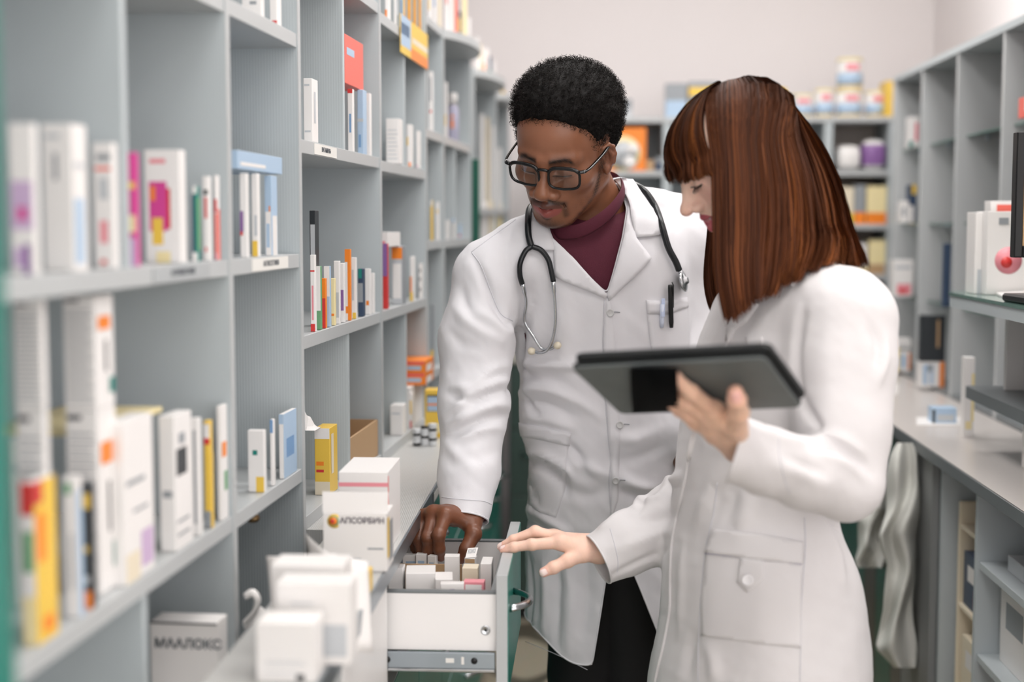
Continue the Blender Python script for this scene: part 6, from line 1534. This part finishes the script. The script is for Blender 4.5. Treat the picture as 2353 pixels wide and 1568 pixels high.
for k, r in ((0, .0055), (1, .005)):
    d_ = V3(ch[k][3][0] - ch[k][2][0]); d_ /= np.linalg.norm(d_); up_ = np.array((0, -.35, 1.)); up_ = up_ - d_ * (up_ @ d_); up_ /= np.linalg.norm(up_)
    nails.append((ch[k][3][0] + up_ * .006 + d_ * .001, up_, d_, .0065, .0045))
parts.append((V, Q, hand_cols(V, ch + [th], (244, 204, 184), (238, 176, 158), (240, 172, 154), (253, 228, 222), nails)))
# left hand holding the tablet from behind, fingers under the strap
pl = onplane
ch = [[(pl(1640, 944, .020), .0112), (pl(1588, 902, .015), .0096), (pl(1552, 872, .0110), .0084), (pl(1535, 864, .010), .0074)],
      [(pl(1634, 962, .024), .0112), (pl(1582, 928, .018), .0096), (pl(1545, 904, .0110), .0084), (pl(1528, 896, .010), .0074)],
      [(pl(1632, 980, .026), .0108), (pl(1584, 950, .020), .0092), (pl(1548, 928, .0110), .0080), (pl(1532, 921, .010), .0070)],
      [(pl(1640, 998, .026), .0098), (pl(1596, 972, .020), .0082), (pl(1560, 944, .0120), .0072), (pl(1548, 936, .010), .006)]]
th = [(pl(1690, 978, .030), .0148), (pl(1697, 948, .030), .0125), (pl(1693, 920, .026), .0110), (pl(1690, 902, .021), .0094)]
wrl = pl(1700, 1022, .020)
V, Q = hand_mesh(ch, th, (wrl, .0215), (A3(1800, 1075, 1.93), .028), .0175)
d_ = V3(th[3][0] - th[2][0]); d_ /= np.linalg.norm(d_); n_ = V3(tn) * .9 + np.array((.25, 0, .0)); n_ = n_ - d_ * (n_ @ d_); n_ /= np.linalg.norm(n_)
parts.append((V, Q, hand_cols(V, ch + [th], (240, 198, 172), (236, 176, 152), (244, 176, 158), (248, 196, 186), [(th[3][0] + n_ * .009, n_, d_, .0072, .0056)])))
# body inside the coat
skc = np.array(lin((240, 200, 178)))
for pts, rr in (([A3(1775, 640, 2.24), A3(1745, 900, 2.22), A3(1735, 1250, 2.22)], [.06, .075, .09]), ([A3(1935, 715, 2.07), A3(1945, 1100, 2.0), A3(1800, 1075, 1.93)], [.045, .036, .028]), ([A3(1745, 720, 2.36), A3(1640, 1090, 2.41), A3(1470, 1226, 2.355)], [.045, .034, .026])):
    V, Q = limb(pts, rr, .007); parts.append((V, Q, np.tile(skc, (len(V), 1))))
for Y_ in (2.14, 2.31):
    V, Q = limb([np.array([.38, Y_, .80]), np.array([.37, Y_, .45]), np.array([.40, Y_, .08])], [.07, .048, .034], .008); parts.append((V, Q, np.tile(skc, (len(V), 1))))
V, Q, c = join(parts); npmesh('body', V, Q, M_skinw, wom, c)
# lashes
b = MB(); lid = [wH(np.array((-.031 + .0150 * math.cos(a), .0745 + .0158 * abs(math.sin(a)) ** .5, -.0095 + .001 * math.cos(2 * a))))[0] for a in np.linspace(.35, math.pi - .35, 10)]
MLASH = mat((16, 11, 10), .5, name='lashes')
b.tube([Vector(p) for p in lid], .0010, MLASH, 6)
for i, p in enumerate(lid):
    e = wH(np.array((-.031, .06, .006)))[0]; o_ = (p - e); o_ /= np.linalg.norm(o_); q = p + o_ * .006 + np.array((0, -.001, -.0035)); b.tube([Vector(p), Vector((p + q) / 2 + np.array((0, 0, -.0012))), Vector(q)], [.0006, .0005, .0002], MLASH, 4)
b.build('eyelashes', wom, kind='stuff')

# coat
f = Field((.06, 1.78, .50), (.72, 2.56, 1.50), .0045); ywt = math.radians(20)
def roww(y, x0, x1, Y=2.22, ratio=1.45):
    p0, p1 = at(x0, y, Y), at(x1, y, Y); hw = (p1.x - p0.x) / 2; b_ = hw / math.sqrt(math.cos(ywt) ** 2 + (ratio * math.sin(ywt)) ** 2)
    return (p0.z, (p0.x + p1.x) / 2, Y, b_, b_ * ratio)         # a = fore-aft (along x'), b = lateral
f.stack([roww(612, 1730, 1870, 2.235, 1.1), roww(660, 1690, 1930, 2.23, 1.35), roww(720, 1650, 1960, 2.225, 1.5), roww(850, 1605, 1955, 2.22, 1.5), roww(1000, 1575, 1915, 2.22, 1.4), roww(1120, 1560, 1900, 2.22, 1.38), roww(1200, 1552, 1908, 2.22, 1.38), roww(1300, 1541, 1945, 2.22, 1.38), roww(1450, 1530, 1967, 2.22, 1.38), roww(1568, 1508, 1970, 2.22, 1.38), roww(1720, 1490, 1980, 2.22, 1.38)], ywt, .01)
f.cone(A3(1800, 642, 2.20), A3(1930, 728, 2.08), .046, .066, .05); f.cone(A3(1760, 630, 2.27), A3(1740, 720, 2.37), .05, .06, .05)
f.chain([A3(1942, 742, 2.08), A3(1940, 850, 2.055), A3(1940, 980, 2.025), A3(1943, 1108, 2.00)], [.073, .0675, .060, .0535], .035)
f.chain([A3(1943, 1110, 2.00), A3(1850, 1088, 1.955), A3(1765, 1060, 1.915), A3(1660, 1025, 1.862)], [.0535, .049, .046, .048], .012)
f.chain([A3(1742, 735, 2.37), A3(1655, 1085, 2.43), A3(1540, 1200, 2.375), A3(1440, 1252, 2.335), A3(1365, 1292, 2.318)], [.062, .055, .052, .045, .0425], .03)
V, Q = f.mesh(); V = relax(V, Q, 3, .5)
st = [([(1845, 700), (1830, 800), (1835, 900), (1865, 960)], .013, -.007), ([(1850, 1000), (1880, 985), (1870, 960), (1850, 940)], .008, -.006), ([(1858, 1018), (1910, 1020), (1960, 1050), (2000, 1090)], .010, -.008), ([(1870, 1000), (1930, 1010), (1985, 1050)], .012, .006), ([(1880, 1040), (1940, 1065), (1990, 1100)], .010, .005), ([(1730, 980), (1790, 1005), (1850, 1015)], .012, .005), ([(1760, 1060), (1830, 1085), (1900, 1120)], .014, .004), ([(1800, 1050), (1850, 1070), (1900, 1090)], .008, -.004),
 ([(1990, 740), (2020, 790), (2015, 850)], .012, -.005), ([(2035, 780), (2030, 840), (2010, 890)], .010, .005), ([(1900, 760), (1905, 900), (1900, 980)], .03, .004), ([(1900, 1190), (1915, 1200), (1930, 1215)], .008, -.006),
 # right sleeve
 ([(1565, 1095), (1535, 1110), (1515, 1140)], .010, .007), ([(1545, 1105), (1510, 1130), (1480, 1150), (1462, 1180)], .010, -.007), ([(1505, 1145), (1475, 1150), (1445, 1165)], .010, .007), ([(1560, 1180), (1500, 1195), (1440, 1185)], .013, -.005), ([(1540, 1220), (1480, 1240), (1420, 1265)], .012, .005), ([(1535, 1262), (1470, 1290), (1405, 1325)], .008, -.004), ([(1440, 1170), (1410, 1195), (1380, 1220)], .012, .005),
 # torso
 ([(1600, 1000), (1640, 1080), (1650, 1150), (1640, 1200)], .018, -.004), ([(1650, 1100), (1620, 1150), (1600, 1200)], .018, .005), ([(1690, 1110), (1680, 1160), (1660, 1200)], .016, -.004), ([(1720, 1140), (1710, 1190), (1690, 1215)], .014, .004), ([(1600, 1450), (1585, 1500), (1580, 1568)], .02, -.005), ([(1625, 1480), (1640, 1530), (1640, 1568)], .016, .004), ([(1570, 1250), (1565, 1350), (1560, 1450)], .016, .004), ([(1900, 1220), (1925, 1280), (1940, 1350)], .012, .004), ([(1870, 1230), (1885, 1280), (1890, 1330)], .014, -.003), ([(1640, 780), (1625, 900), (1600, 1000)], .02, -.003)]
T = tri(Q); V = folds(V, T, st); V = V + vnormals(V, T) * (noise3(V, 34, 61) * .0020 + noise3(V, 80, 62) * .0011 + noise3(V, 160, 63) * .0005)[:, None]; V = relax(V, T, 1, .4); clw = Cloth(V, T); px = proj(V)
def endcut(V, p, q, box): n = V3(p - q); n /= np.linalg.norm(n); s_ = (p - V) @ n; return np.where(box, s_, 1.)
s1 = endcut(V, A3(1375, 1286, 2.320), A3(1440, 1252, 2.335), (px[:, 0] < 1420) & (V[:, 2] < 1.05))
s2 = np.where((V[:, 1] < 1.96) & (px[:, 0] < 1740) & (px[:, 1] > 930), ((px[:, 0] - 1719) * 150 + (px[:, 1] - 955) * 47) / 157. / 1740, 1.)
toward = ((np.array([0, 0, EYE]) - V) * clw.N).sum(1) > 0
Np = [(1740, 560), (1800, 590), (1790, 640), (1735, 690), (1690, 745), (1676, 790), (1664, 795), (1672, 740), (1665, 700), (1690, 600)]
s3 = np.where(toward & (V[:, 2] > 1.15), polydist(px, Np) / 1480, 1.); s4 = V[:, 2] - .56
Vc, Tc = clip(V, T, np.minimum(np.minimum(s1, s2), np.minimum(s3, s4)))
coat = garment('lab_coat', Vc, Tc, M_coatw, wom); hems(Vc, Tc, M_coatw, coat)
g = f.clone(); g.d = f.d + .012; Vs, Qs = g.mesh(); Vs = relax(Vs, Qs, 2); Ts = tri(Qs)
Vs, Ts = clip(Vs, Ts, np.minimum(Vs[:, 2] - 1.02, .16 - np.abs(Vs[:, 1] - 2.22))); npmesh('blouse', Vs, Ts, mat((150, 74, 92), .7, name='mauve_blouse'), wom)
# details of the coat
clw.seam('placket_edge', [(1690, 738), (1676, 780), (1640, 860), (1600, 975), (1585, 1040), (1576, 1100), (1560, 1170), (1546, 1240), (1541, 1330), (1540, 1400), (1526, 1480), (1512, 1540), (1506, 1568)], coat, M_coatw, .0030, .0010, 80)
clw.seam('seam', [(1648, 1110), (1640, 1180), (1622, 1260), (1612, 1350), (1606, 1450), (1604, 1568)], coat, M_seam, .0007, .0006)
clw.seam('seam', [(1848, 1190), (1850, 1260), (1842, 1380), (1840, 1480), (1838, 1568)], coat, M_seam, .0007, .0006)
clw.patch('hip_pocket', [(1622, 1270), (1842, 1296), (1841, 1380), (1840, 1490), (1740, 1480), (1612, 1462), (1610, 1380)], coat, M_coatw, .0012, .0004)
clw.patch('pocket_flap', [(1640, 1215), (1740, 1226), (1846, 1246), (1843, 1297), (1740, 1286), (1621, 1271)], coat, M_coatw, .0022, .0020)
clw.seam('pocket_slit', [(1621, 1272), (1700, 1280), (1780, 1288), (1842, 1297)], coat, mat((168, 164, 190), .8), .0010, .0012)
clw.patch('pocket_tab', [(1702, 1280), (1754, 1287), (1756, 1330), (1742, 1348), (1718, 1362), (1695, 1338)], coat, M_coatw, .0018, .0024)
button(clw, 1720, 1334, .0088, coat, mat((236, 234, 236), .35), .0062)
clw.patch('breast_pocket', [(1712, 776), (1752, 774), (1755, 800), (1714, 802)], coat, M_coatw, .0010, .0004)
clw.patch('collar', [(1812, 640), (1838, 600), (1860, 560), (1885, 548), (1912, 580), (1880, 592), (1850, 625), (1822, 660)], coat, M_coatw, .0022, .004)
clw.patch('collar', [(1700, 700), (1720, 690), (1745, 700), (1715, 740), (1690, 760), (1676, 790), (1672, 760)], coat, M_coatw, .0022, .004)
clw.seam('cuff_seam', [(1790, 1005), (1790, 1040), (1800, 1090), (1815, 1140)], coat, M_seam, .0006, .0003)
clw.seam('cuff_seam', [(1402, 1215), (1412, 1250), (1420, 1290), (1418, 1316)], coat, M_seam, .0006, .0003)
clw.patch('cuff_tab', [(1640, 1015), (1665, 1022), (1700, 1045), (1690, 1080), (1672, 1100), (1645, 1092)], coat, M_coatw, .0016, .003) if False else None
# legs and shoes (below the frame)
for Y_ in (2.14, 2.31):
    V, Q = limb([np.array([.38, Y_, .78]), np.array([.372, Y_, .45]), np.array([.40, Y_, .09])], [.085, .066, .045], .009); npmesh('trouser_leg', relax(V, Q, 2), Q, M_trous, wom)
    c = np.array([.40, Y_, .07]); f2 = Field(c + (-.26, -.08, -.09), c + (.1, .08, .06), .005); f2.ell(c + (.02, 0, -.03), (.045, .036, .038), .02); f2.ell(c + (-.10, 0, -.043), (.09, .038, .028), .04); f2.d = np.maximum(f2.d, (.004 - f2.ax[2]).astype(np.float32)[None, None, :])
    V, Q = f2.mesh(); npmesh('shoe', V, Q, M_shoe, wom)

# hair
rng = np.random.RandomState(5)
def guides(Gd, n=24): return np.array([smooth_line([tuple(at(*p)) for p in g], n) for g in Gd])
near_g = guides([[(1652, 228, 2.215), (1641, 300, 2.155), (1638, 420, 2.137), (1640, 560, 2.135), (1650, 660, 2.125), (1672, 752, 2.12)],
 [(1680, 205, 2.22), (1676, 310, 2.140), (1676, 440, 2.115), (1682, 580, 2.11), (1690, 670, 2.10), (1702, 742, 2.10)],
 [(1705, 193, 2.235), (1724, 310, 2.128), (1738, 440, 2.10), (1735, 570, 2.095), (1735, 650, 2.09), (1738, 706, 2.09)],
 [(1730, 189, 2.25), (1780, 310, 2.135), (1800, 440, 2.105), (1798, 560, 2.095), (1788, 640, 2.09), (1772, 690, 2.09)],
 [(1752, 193, 2.262), (1825, 320, 2.150), (1856, 440, 2.120), (1862, 540, 2.10), (1848, 610, 2.08), (1830, 660, 2.06)],
 [(1775, 202, 2.272), (1858, 330, 2.172), (1900, 450, 2.145), (1915, 530, 2.12), (1912, 580, 2.09), (1895, 612, 2.07)],
 [(1795, 213, 2.28), (1880, 330, 2.205), (1930, 450, 2.185), (1955, 540, 2.16), (1968, 590, 2.13), (1975, 626, 2.10)],
 [(1810, 224, 2.285), (1895, 335, 2.235), (1943, 450, 2.225), (1966, 540, 2.20), (1985, 590, 2.16), (1996, 624, 2.13)]])
far_g = guides([[(1650, 226, 2.27), (1640, 320, 2.335), (1632, 440, 2.345), (1625, 560, 2.345), (1618, 660, 2.34), (1645, 752, 2.33)],
 [(1670, 210, 2.275), (1660, 320, 2.35), (1655, 440, 2.36), (1645, 560, 2.36), (1640, 660, 2.35), (1668, 748, 2.34)],
 [(1720, 192, 2.29), (1740, 320, 2.36), (1740, 440, 2.375), (1735, 560, 2.37), (1730, 640, 2.36), (1730, 700, 2.35)],
 [(1780, 205, 2.30), (1850, 330, 2.34), (1880, 450, 2.34), (1890, 540, 2.33), (1900, 590, 2.32), (1910, 620, 2.31)],
 [(1810, 224, 2.295), (1893, 335, 2.26), (1940, 450, 2.26), (1963, 540, 2.26), (1980, 590, 2.25), (1988, 616, 2.25)]])
bang_g = guides([[(1664, 204, 2.262), (1600, 258, 2.268), (1548, 335, 2.262), (1528, 393, 2.255), (1535, 424, 2.252)],
 [(1664, 206, 2.245), (1596, 262, 2.238), (1541, 340, 2.228), (1525, 393, 2.22), (1532, 426, 2.22)],
 [(1662, 212, 2.230), (1600, 270, 2.205), (1555, 350, 2.190), (1546, 398, 2.182), (1550, 428, 2.180)],
 [(1660, 220, 2.215), (1605, 278, 2.180), (1575, 355, 2.160), (1574, 396, 2.152), (1578, 422, 2.150)],
 [(1656, 228, 2.205), (1612, 280, 2.165), (1602, 348, 2.142), (1606, 392, 2.135), (1614, 412, 2.134)],
 [(1652, 232, 2.200), (1626, 282, 2.158), (1627, 342, 2.138), (1632, 384, 2.130), (1644, 405, 2.130)]])
def pushout(G, r=(.089, .111, .080)):
    sh = G.shape; L = wHi(G.reshape(-1, 3)); c = np.array((0, -.020, .028)); q = np.linalg.norm((L - c) / np.array(r), axis=1); m = (q < 1) & (L[:, 2] > -.03)
    L[m] = c + (L[m] - c) / q[m][:, None]; return wH(L).reshape(sh)
def smg(G, it=3):
    for _ in range(it):
        H_ = G.copy(); H_[:, 1:-1] = (G[:, :-2] + 2 * G[:, 1:-1] + G[:, 2:]) / 4; H2 = H_.copy(); H2[1:-1, :14] = (H_[:-2, :14] + 4 * H_[1:-1, :14] + H_[2:, :14]) / 6; G = H2
    return G
near_g, far_g, bang_g = smg(pushout(near_g)), smg(pushout(far_g)), smg(pushout(bang_g, (.090, .126, .084)), 1)
near_g, far_g, bang_g = pushout(near_g), pushout(far_g), pushout(bang_g, (.090, .126, .084))
axisp = CwH + RwH @ np.array((0, -.02, .03)) * SCw
def strands(G, n, width, depth, clumps, seed, jit=.0022, dark=1.):
    rng = np.random.RandomState(seed); k, S, _ = G.shape
    u = rng.rand(n) * (k - 1); cu = (np.floor(u / (k - 1) * clumps) + .5) / clumps * (k - 1)
    cr = np.random.RandomState(seed + 1); cph = cr.rand(clumps + 1) * 6.28; camp = .002 + .004 * cr.rand(clumps + 1); clen = 1 - .10 * cr.rand(clumps + 1); ctone = cr.rand(clumps + 1); cdep = cr.rand(clumps + 1)
    ci = np.clip((u / (k - 1) * clumps).astype(int), 0, clumps - 1)
    def ev(uu): i = np.clip(uu.astype(int), 0, k - 2); t = (uu - i); t = t * t * (3 - 2 * t) * .3 + t * .7; return G[i].transpose(1, 0, 2) * (1 - t)[None, :, None] + G[i + 1].transpose(1, 0, 2) * t[None, :, None]
    A = ev(u); B_ = ev(cu); v = np.linspace(0, 1, S)[:, None, None]
    P = A * (1 - .62 * v ** 2.0) + B_ * (.62 * v ** 2.0)
    out = P - axisp[None, None]; out[..., 2] *= .15; out /= np.linalg.norm(out, axis=2, keepdims=True) + 1e-9
    dp = (rng.rand(n) ** 1.4 * depth + cdep[ci] * .006)[None, :, None]
    P = P - out * dp * np.interp(v, [0, .35, .6, 1], [.08, .2, 1, 1])
    P = P + out * (camp[ci][None, :, None] * np.sin(v * 5 + cph[ci][None, :, None]) * np.clip(v * 2 - .3, 0, 1))
    P = P + rng.normal(size=(1, n, 3)) * jit * np.clip(v * 1.5, .2, 1)
    # trim lengths
    L = clen[ci] * (1 - .07 * rng.rand(n)); vi = np.linspace(0, 1, S)[:, None] * L[None] * (S - 1); i0 = np.clip(vi.astype(int), 0, S - 2); fr = (vi - i0)[..., None]; ar = np.arange(n)[None]
    P = P[i0, ar] * (1 - fr) + P[i0 + 1, ar] * fr
    wd = width * (.7 + .6 * rng.rand(n))[None] * np.interp(np.linspace(0, 1, S), [0, .1, .8, 1], [.8, 1, .9, .35])[:, None]
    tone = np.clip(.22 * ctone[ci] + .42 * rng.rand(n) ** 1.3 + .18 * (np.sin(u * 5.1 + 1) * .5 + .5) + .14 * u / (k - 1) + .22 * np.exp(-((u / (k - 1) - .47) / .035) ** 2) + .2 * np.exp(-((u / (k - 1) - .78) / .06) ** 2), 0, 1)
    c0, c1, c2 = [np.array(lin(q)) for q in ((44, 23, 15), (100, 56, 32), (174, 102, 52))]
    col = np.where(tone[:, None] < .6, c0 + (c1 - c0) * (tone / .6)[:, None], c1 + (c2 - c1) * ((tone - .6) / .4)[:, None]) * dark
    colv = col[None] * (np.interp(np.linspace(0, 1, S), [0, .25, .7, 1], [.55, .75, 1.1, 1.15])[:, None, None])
    return ribbons(P, wd, out + rng.normal(size=(1, n, 3)) * .25, np.clip(colv, 0, 1))
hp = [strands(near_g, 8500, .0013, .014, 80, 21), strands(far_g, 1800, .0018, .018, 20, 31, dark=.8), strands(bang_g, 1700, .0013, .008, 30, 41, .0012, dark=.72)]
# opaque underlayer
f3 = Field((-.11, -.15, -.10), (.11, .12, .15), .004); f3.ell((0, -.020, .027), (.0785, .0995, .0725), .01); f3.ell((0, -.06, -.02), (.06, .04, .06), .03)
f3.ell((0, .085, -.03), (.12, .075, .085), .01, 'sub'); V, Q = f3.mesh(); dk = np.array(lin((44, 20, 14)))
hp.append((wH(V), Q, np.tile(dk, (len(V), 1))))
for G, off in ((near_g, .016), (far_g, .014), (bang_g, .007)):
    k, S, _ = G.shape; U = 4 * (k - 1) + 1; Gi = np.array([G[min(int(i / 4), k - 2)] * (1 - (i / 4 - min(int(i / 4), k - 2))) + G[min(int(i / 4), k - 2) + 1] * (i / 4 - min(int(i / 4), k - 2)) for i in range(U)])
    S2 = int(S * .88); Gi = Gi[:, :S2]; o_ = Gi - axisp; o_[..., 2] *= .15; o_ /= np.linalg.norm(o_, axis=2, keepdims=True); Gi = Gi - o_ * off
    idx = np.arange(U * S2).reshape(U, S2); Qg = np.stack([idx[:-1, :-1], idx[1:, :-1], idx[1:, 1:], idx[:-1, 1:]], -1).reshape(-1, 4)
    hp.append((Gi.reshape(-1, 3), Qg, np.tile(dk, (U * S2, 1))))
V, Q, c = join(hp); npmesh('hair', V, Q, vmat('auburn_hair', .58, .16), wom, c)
# ------------------------------------------------------------------ tablet with case
M_case = mat((24, 27, 29), .55, bump=.3, bscale=500, name='black_case_fabric'); M_caseg = mat((104, 110, 110), .6, bump=.4, bscale=350, noise=.12, nscale=30, name='grey_case_fabric')
tab = empty('tablet', TA + tu * .5 + tv * .5, 'tablet in a black and grey case with a hand under its strap', 'tablet')
def rrect(u0, u1, v0, v1, r, z0, z1, m, name, bev=.0015):
    """slab in the tablet's plane; z toward the camera"""
    ol = []
    for (cu, cv, a0) in ((u1 - r, v1 - r, 0), (u0 + r, v1 - r, 90), (u0 + r, v0 + r, 180), (u1 - r, v0 + r, 270)):
        for i in range(6): a = math.radians(a0 + 18 * i); ol.append((cu + r * math.cos(a), cv + r * math.sin(a)))
    n = len(ol); cu, cv = (u0 + u1) / 2, (v0 + v1) / 2; rings = []
    for (z, ins) in ((z0, bev), (z0 + bev, 0), (z1 - bev, 0), (z1, bev)):
        rings.append([TA + eu * (u - math.copysign(ins, u - cu)) + ev * (v - math.copysign(ins, v - cv)) + tn * z for u, v in ol])
    V = [p for rr in rings for p in rr]; Fc = [tuple(range(n)), tuple(range(3 * n, 4 * n))[::-1]]
    for k in range(3): Fc += [(k * n + i, (k + 1) * n + i, (k + 1) * n + (i + 1) % n, k * n + (i + 1) % n) for i in range(n)]
    b = MB(); b.add(V, Fc, m); o = b.build(name, tab); return o
rrect(0, tl_, 0, tw_, .010, -.004, 0, M_caseg, 'case_back')
rrect(-.001, tl_ + .001, -.001, tw_ + .001, .011, -.0085, -.0042, M_case, 'case_rim')
rrect(.004, tl_ + .006, .004, tw_ + .004, .010, -.020, -.0105, M_case, 'device')
rrect(.010, tl_, .010, tw_ - .002, .006, -.0212, -.0200, mat((30, 34, 40), .08), 'screen', .0002)
# strap the fingers slip under
sp_ = lambda x, y, o_: Vector(onplane(x, y, o_))
G = []
for i in range(13):
    v = i / 12; row = []
    for j in range(11):
        u = j / 10; x = lerp(lerp(1449, 1455, v), lerp(1557, 1560, v), u); y = lerp(lerp(846, 843, u), lerp(948, 942, u), v)
        row.append(sp_(x, y, .003 + .0225 * math.sin(math.pi * min(max(v, .04), .96)) ** .45 * (.15 + .85 * min(1, u * 2.2))))
    G.append(row)
b = MB(); b.grid(G, mat((5, 6, 7), .95, spec=.1, bump=.4, bscale=700, name='black_elastic')); o = b.build('strap', tab); md = o.modifiers.new('t', 'SOLIDIFY'); md.thickness = .002

# ------------------------------------------------------------------ glasses
gl = empty('eyeglasses', mH(np.array((0, .11, -.005)))[0], 'black rimmed rectangular eyeglasses on the person reaching into the drawer', 'eyeglasses')
M_fr = mat((14, 14, 15), .18, name='black_acetate')
def lens_ol(s, n=32, k=1.):
    out = []
    for i in range(n):
        a = 2 * math.pi * i / n; e = 2 / 3.4
        u = math.copysign(abs(math.cos(a)) ** e, math.cos(a)); w = math.copysign(abs(math.sin(a)) ** e, math.sin(a))
        wx = .0262 * k; wz = .0178 * k
        out.append((s * (.0345 + u * wx + .0012 * w), .1035 - .0045 * abs(u * .5 + .5) * (1 if u > 0 else .3) + .004 * (w * .2), -.0075 + w * wz * (1.0 if w > 0 else 1.03) - .0015 * (1 - u) * .5 * (w < 0) ))
    return out
gf = lambda p: Vector(mH(np.array(p) * np.array((1.04, 1, 1.04)))[0] + RmH[:, 1] * .006 + np.array((.006, 0, .005)))
for s in (-1, 1):
    ol = [gf(p) for p in lens_ol(s)]; b = MB(); b.tube(ol + [ol[0]], [.0024 + .0010 * (1 if 2 < i < 15 else 0) for i in range(33)], M_fr, 8, False); b.build('rim', gl)
    b = MB(); c = sum(ol, Vector()) / len(ol); b.add([c] + [gf(p) for p in lens_ol(s, 32, .97)], [(0, i + 1, (i + 1) % 32 + 1) for i in range(32)], M_glass); b.build('lens', gl)
    b = MB(); hx_ = s * .0625
    L = [gf((hx_ - s * .002, .1005, .006)), gf((s * .0685, .095, .0065)), gf((s * .0730, .080, .0075)), gf((s * .0765, .035, .010)), gf((s * .0765, .006, .012)), gf((s * .0750, -.010, .006)), gf((s * .0730, -.020, -.010))]
    b.tube([Vector(p) for p in smooth_line([tuple(p) for p in L], 30)], [.0030 + (.001 if i < 6 else 0) for i in range(30)], M_fr, 8, True, .55); tp = b.build('temple', gl)
    b = MB(); b.box(gf((s * .0690, .0968, .0070)), (.0012, .0022, .0030), M_chrome, Matrix([list(r) for r in RmH]), .0004); b.build('hinge', tp)
b = MB(); L = [gf((-.0105, .1030, .002)), gf((-.005, .1055, .0048)), gf((0, .1065, .0055)), gf((.005, .1055, .0048)), gf((.0105, .1030, .002))]
b.tube(L, .0028, M_fr, 8); b.build('bridge', gl)

# ------------------------------------------------------------------ stethoscope
M_rub = mat((16, 21, 25), .32, name='black_rubber'); M_ivory = mat((232, 222, 200), .35, name='ivory_rubber')
stt = empty('stethoscope', clm.pt(1340, 560), 'black stethoscope with chrome ear tubes hung round a neck over a lab coat', 'stethoscope')
def onc(pl, off): return [clm.pt(x, y, off) for x, y in pl]
L = onc([(1222, 572), (1216, 545), (1215, 515), (1220, 485)], .010) + [at(1236, 466, 2.68), at(1290, 440, 2.80), at(1370, 420, 2.83), at(1430, 418, 2.79), at(1452, 422, 2.725)] + onc([(1478, 446), (1500, 480), (1515, 520), (1530, 570), (1545, 602), (1553, 622)], .011)
b = MB(); b.tube([Vector(p) for p in smooth_line([tuple(p) for p in L], 90)], .0062, M_rub, 12); b.build('tube', stt)
for L, nm in (([(1222, 568), (1207, 580), (1195, 605), (1193, 630), (1197, 650)], 'yoke_arm'), ([(1222, 568), (1242, 575), (1258, 595), (1266, 620), (1273, 646)], 'yoke_arm')):
    P = onc(L, .012); b = MB(); b.tube([Vector(p) for p in smooth_line([tuple(p) for p in P], 24)], .0050, M_rub, 10); b.build(nm, stt)
for L, e in (([(1197, 648), (1205, 690), (1215, 735), (1232, 775), (1250, 798), (1268, 799), (1280, 793)], (1286, 790)), ([(1272, 645), (1279, 690), (1282, 735), (1277, 775), (1264, 800), (1248, 807), (1234, 803)], (1225, 800))):
    P = onc(L, .015 if e[0] > 1250 else .019); b = MB(); SL = [Vector(p) for p in smooth_line([tuple(p) for p in P], 40)]; b.tube(SL, [.0040 if i < 4 else .0028 for i in range(40)], M_chrome, 10); b.build('ear_tube', stt)
    q = clm.pt(e[0], e[1], .016 if e[0] > 1250 else .020); ax = (q - SL[-1]).normalized(); b = MB(); b.lathe(SL[-1] - ax * .001, [(.0035, 0), (.0062, .003), (.0072, .008), (.0058, .012), (.002, .0145)], M_ivory, 16, ax); b.build('ear_tip', stt)
P = onc([(1553, 622), (1557, 636), (1560, 648)], .012); b = MB(); b.tube(P, [.0045, .0035, .004], M_chrome, 10); b.build('stem', stt)
c = clm.pt(1561, 645, .014); nrm = (Vector((.9, -.36, .22))).normalized(); b = MB()
b.lathe(c - nrm * .004, [(.019, 0), (.021, .0012), (.021, .004), (.017, .006), (.008, .0085), (.006, .012)], M_chrome, 28, nrm); b.build('chest_piece', stt)

# ------------------------------------------------------------------ pens in the breast pocket
p0, p1 = clm.pt(1538, 740, .009), clm.pt(1534, 654, .012); ax = (p1 - p0).normalized()
pen = empty('pen', p0, 'black pen clipped in the breast pocket below the stethoscope', 'pen')
b = MB(); b.lathe(p0 - ax * .01, [(.0035, 0), (.0045, .01), (.0045, (p1 - p0).length + .004), (.004, (p1 - p0).length + .010)], M_black, 14, ax); b.build('barrel', pen)
b = MB(); b.tube([p1 + ax * .006 + Vector((.003, -.004, 0)), p1 + Vector((.005, -.0065, 0)), clm.pt(1542, 706, .008)], .0017, M_black, 8, True, .6); b.build('clip', pen)
p0, p1 = clm.pt(1519, 740, .005), clm.pt(1519, 690, .007); ax = (p1 - p0).normalized()
pen = empty('pen', p0, 'pale blue white pen in the breast pocket below the stethoscope', 'pen')
b = MB(); b.lathe(p0 - ax * .01, [(.0035, 0), (.0042, .01), (.0042, (p1 - p0).length + .003)], mat((214, 222, 240), .3), 14, ax); b.build('barrel', pen)
b = MB(); b.box(clm.pt(1520, 706, .0085), (.0034, .0008, .017), mat((200, 212, 240), .25), None, .0006); b.build('clip', pen)
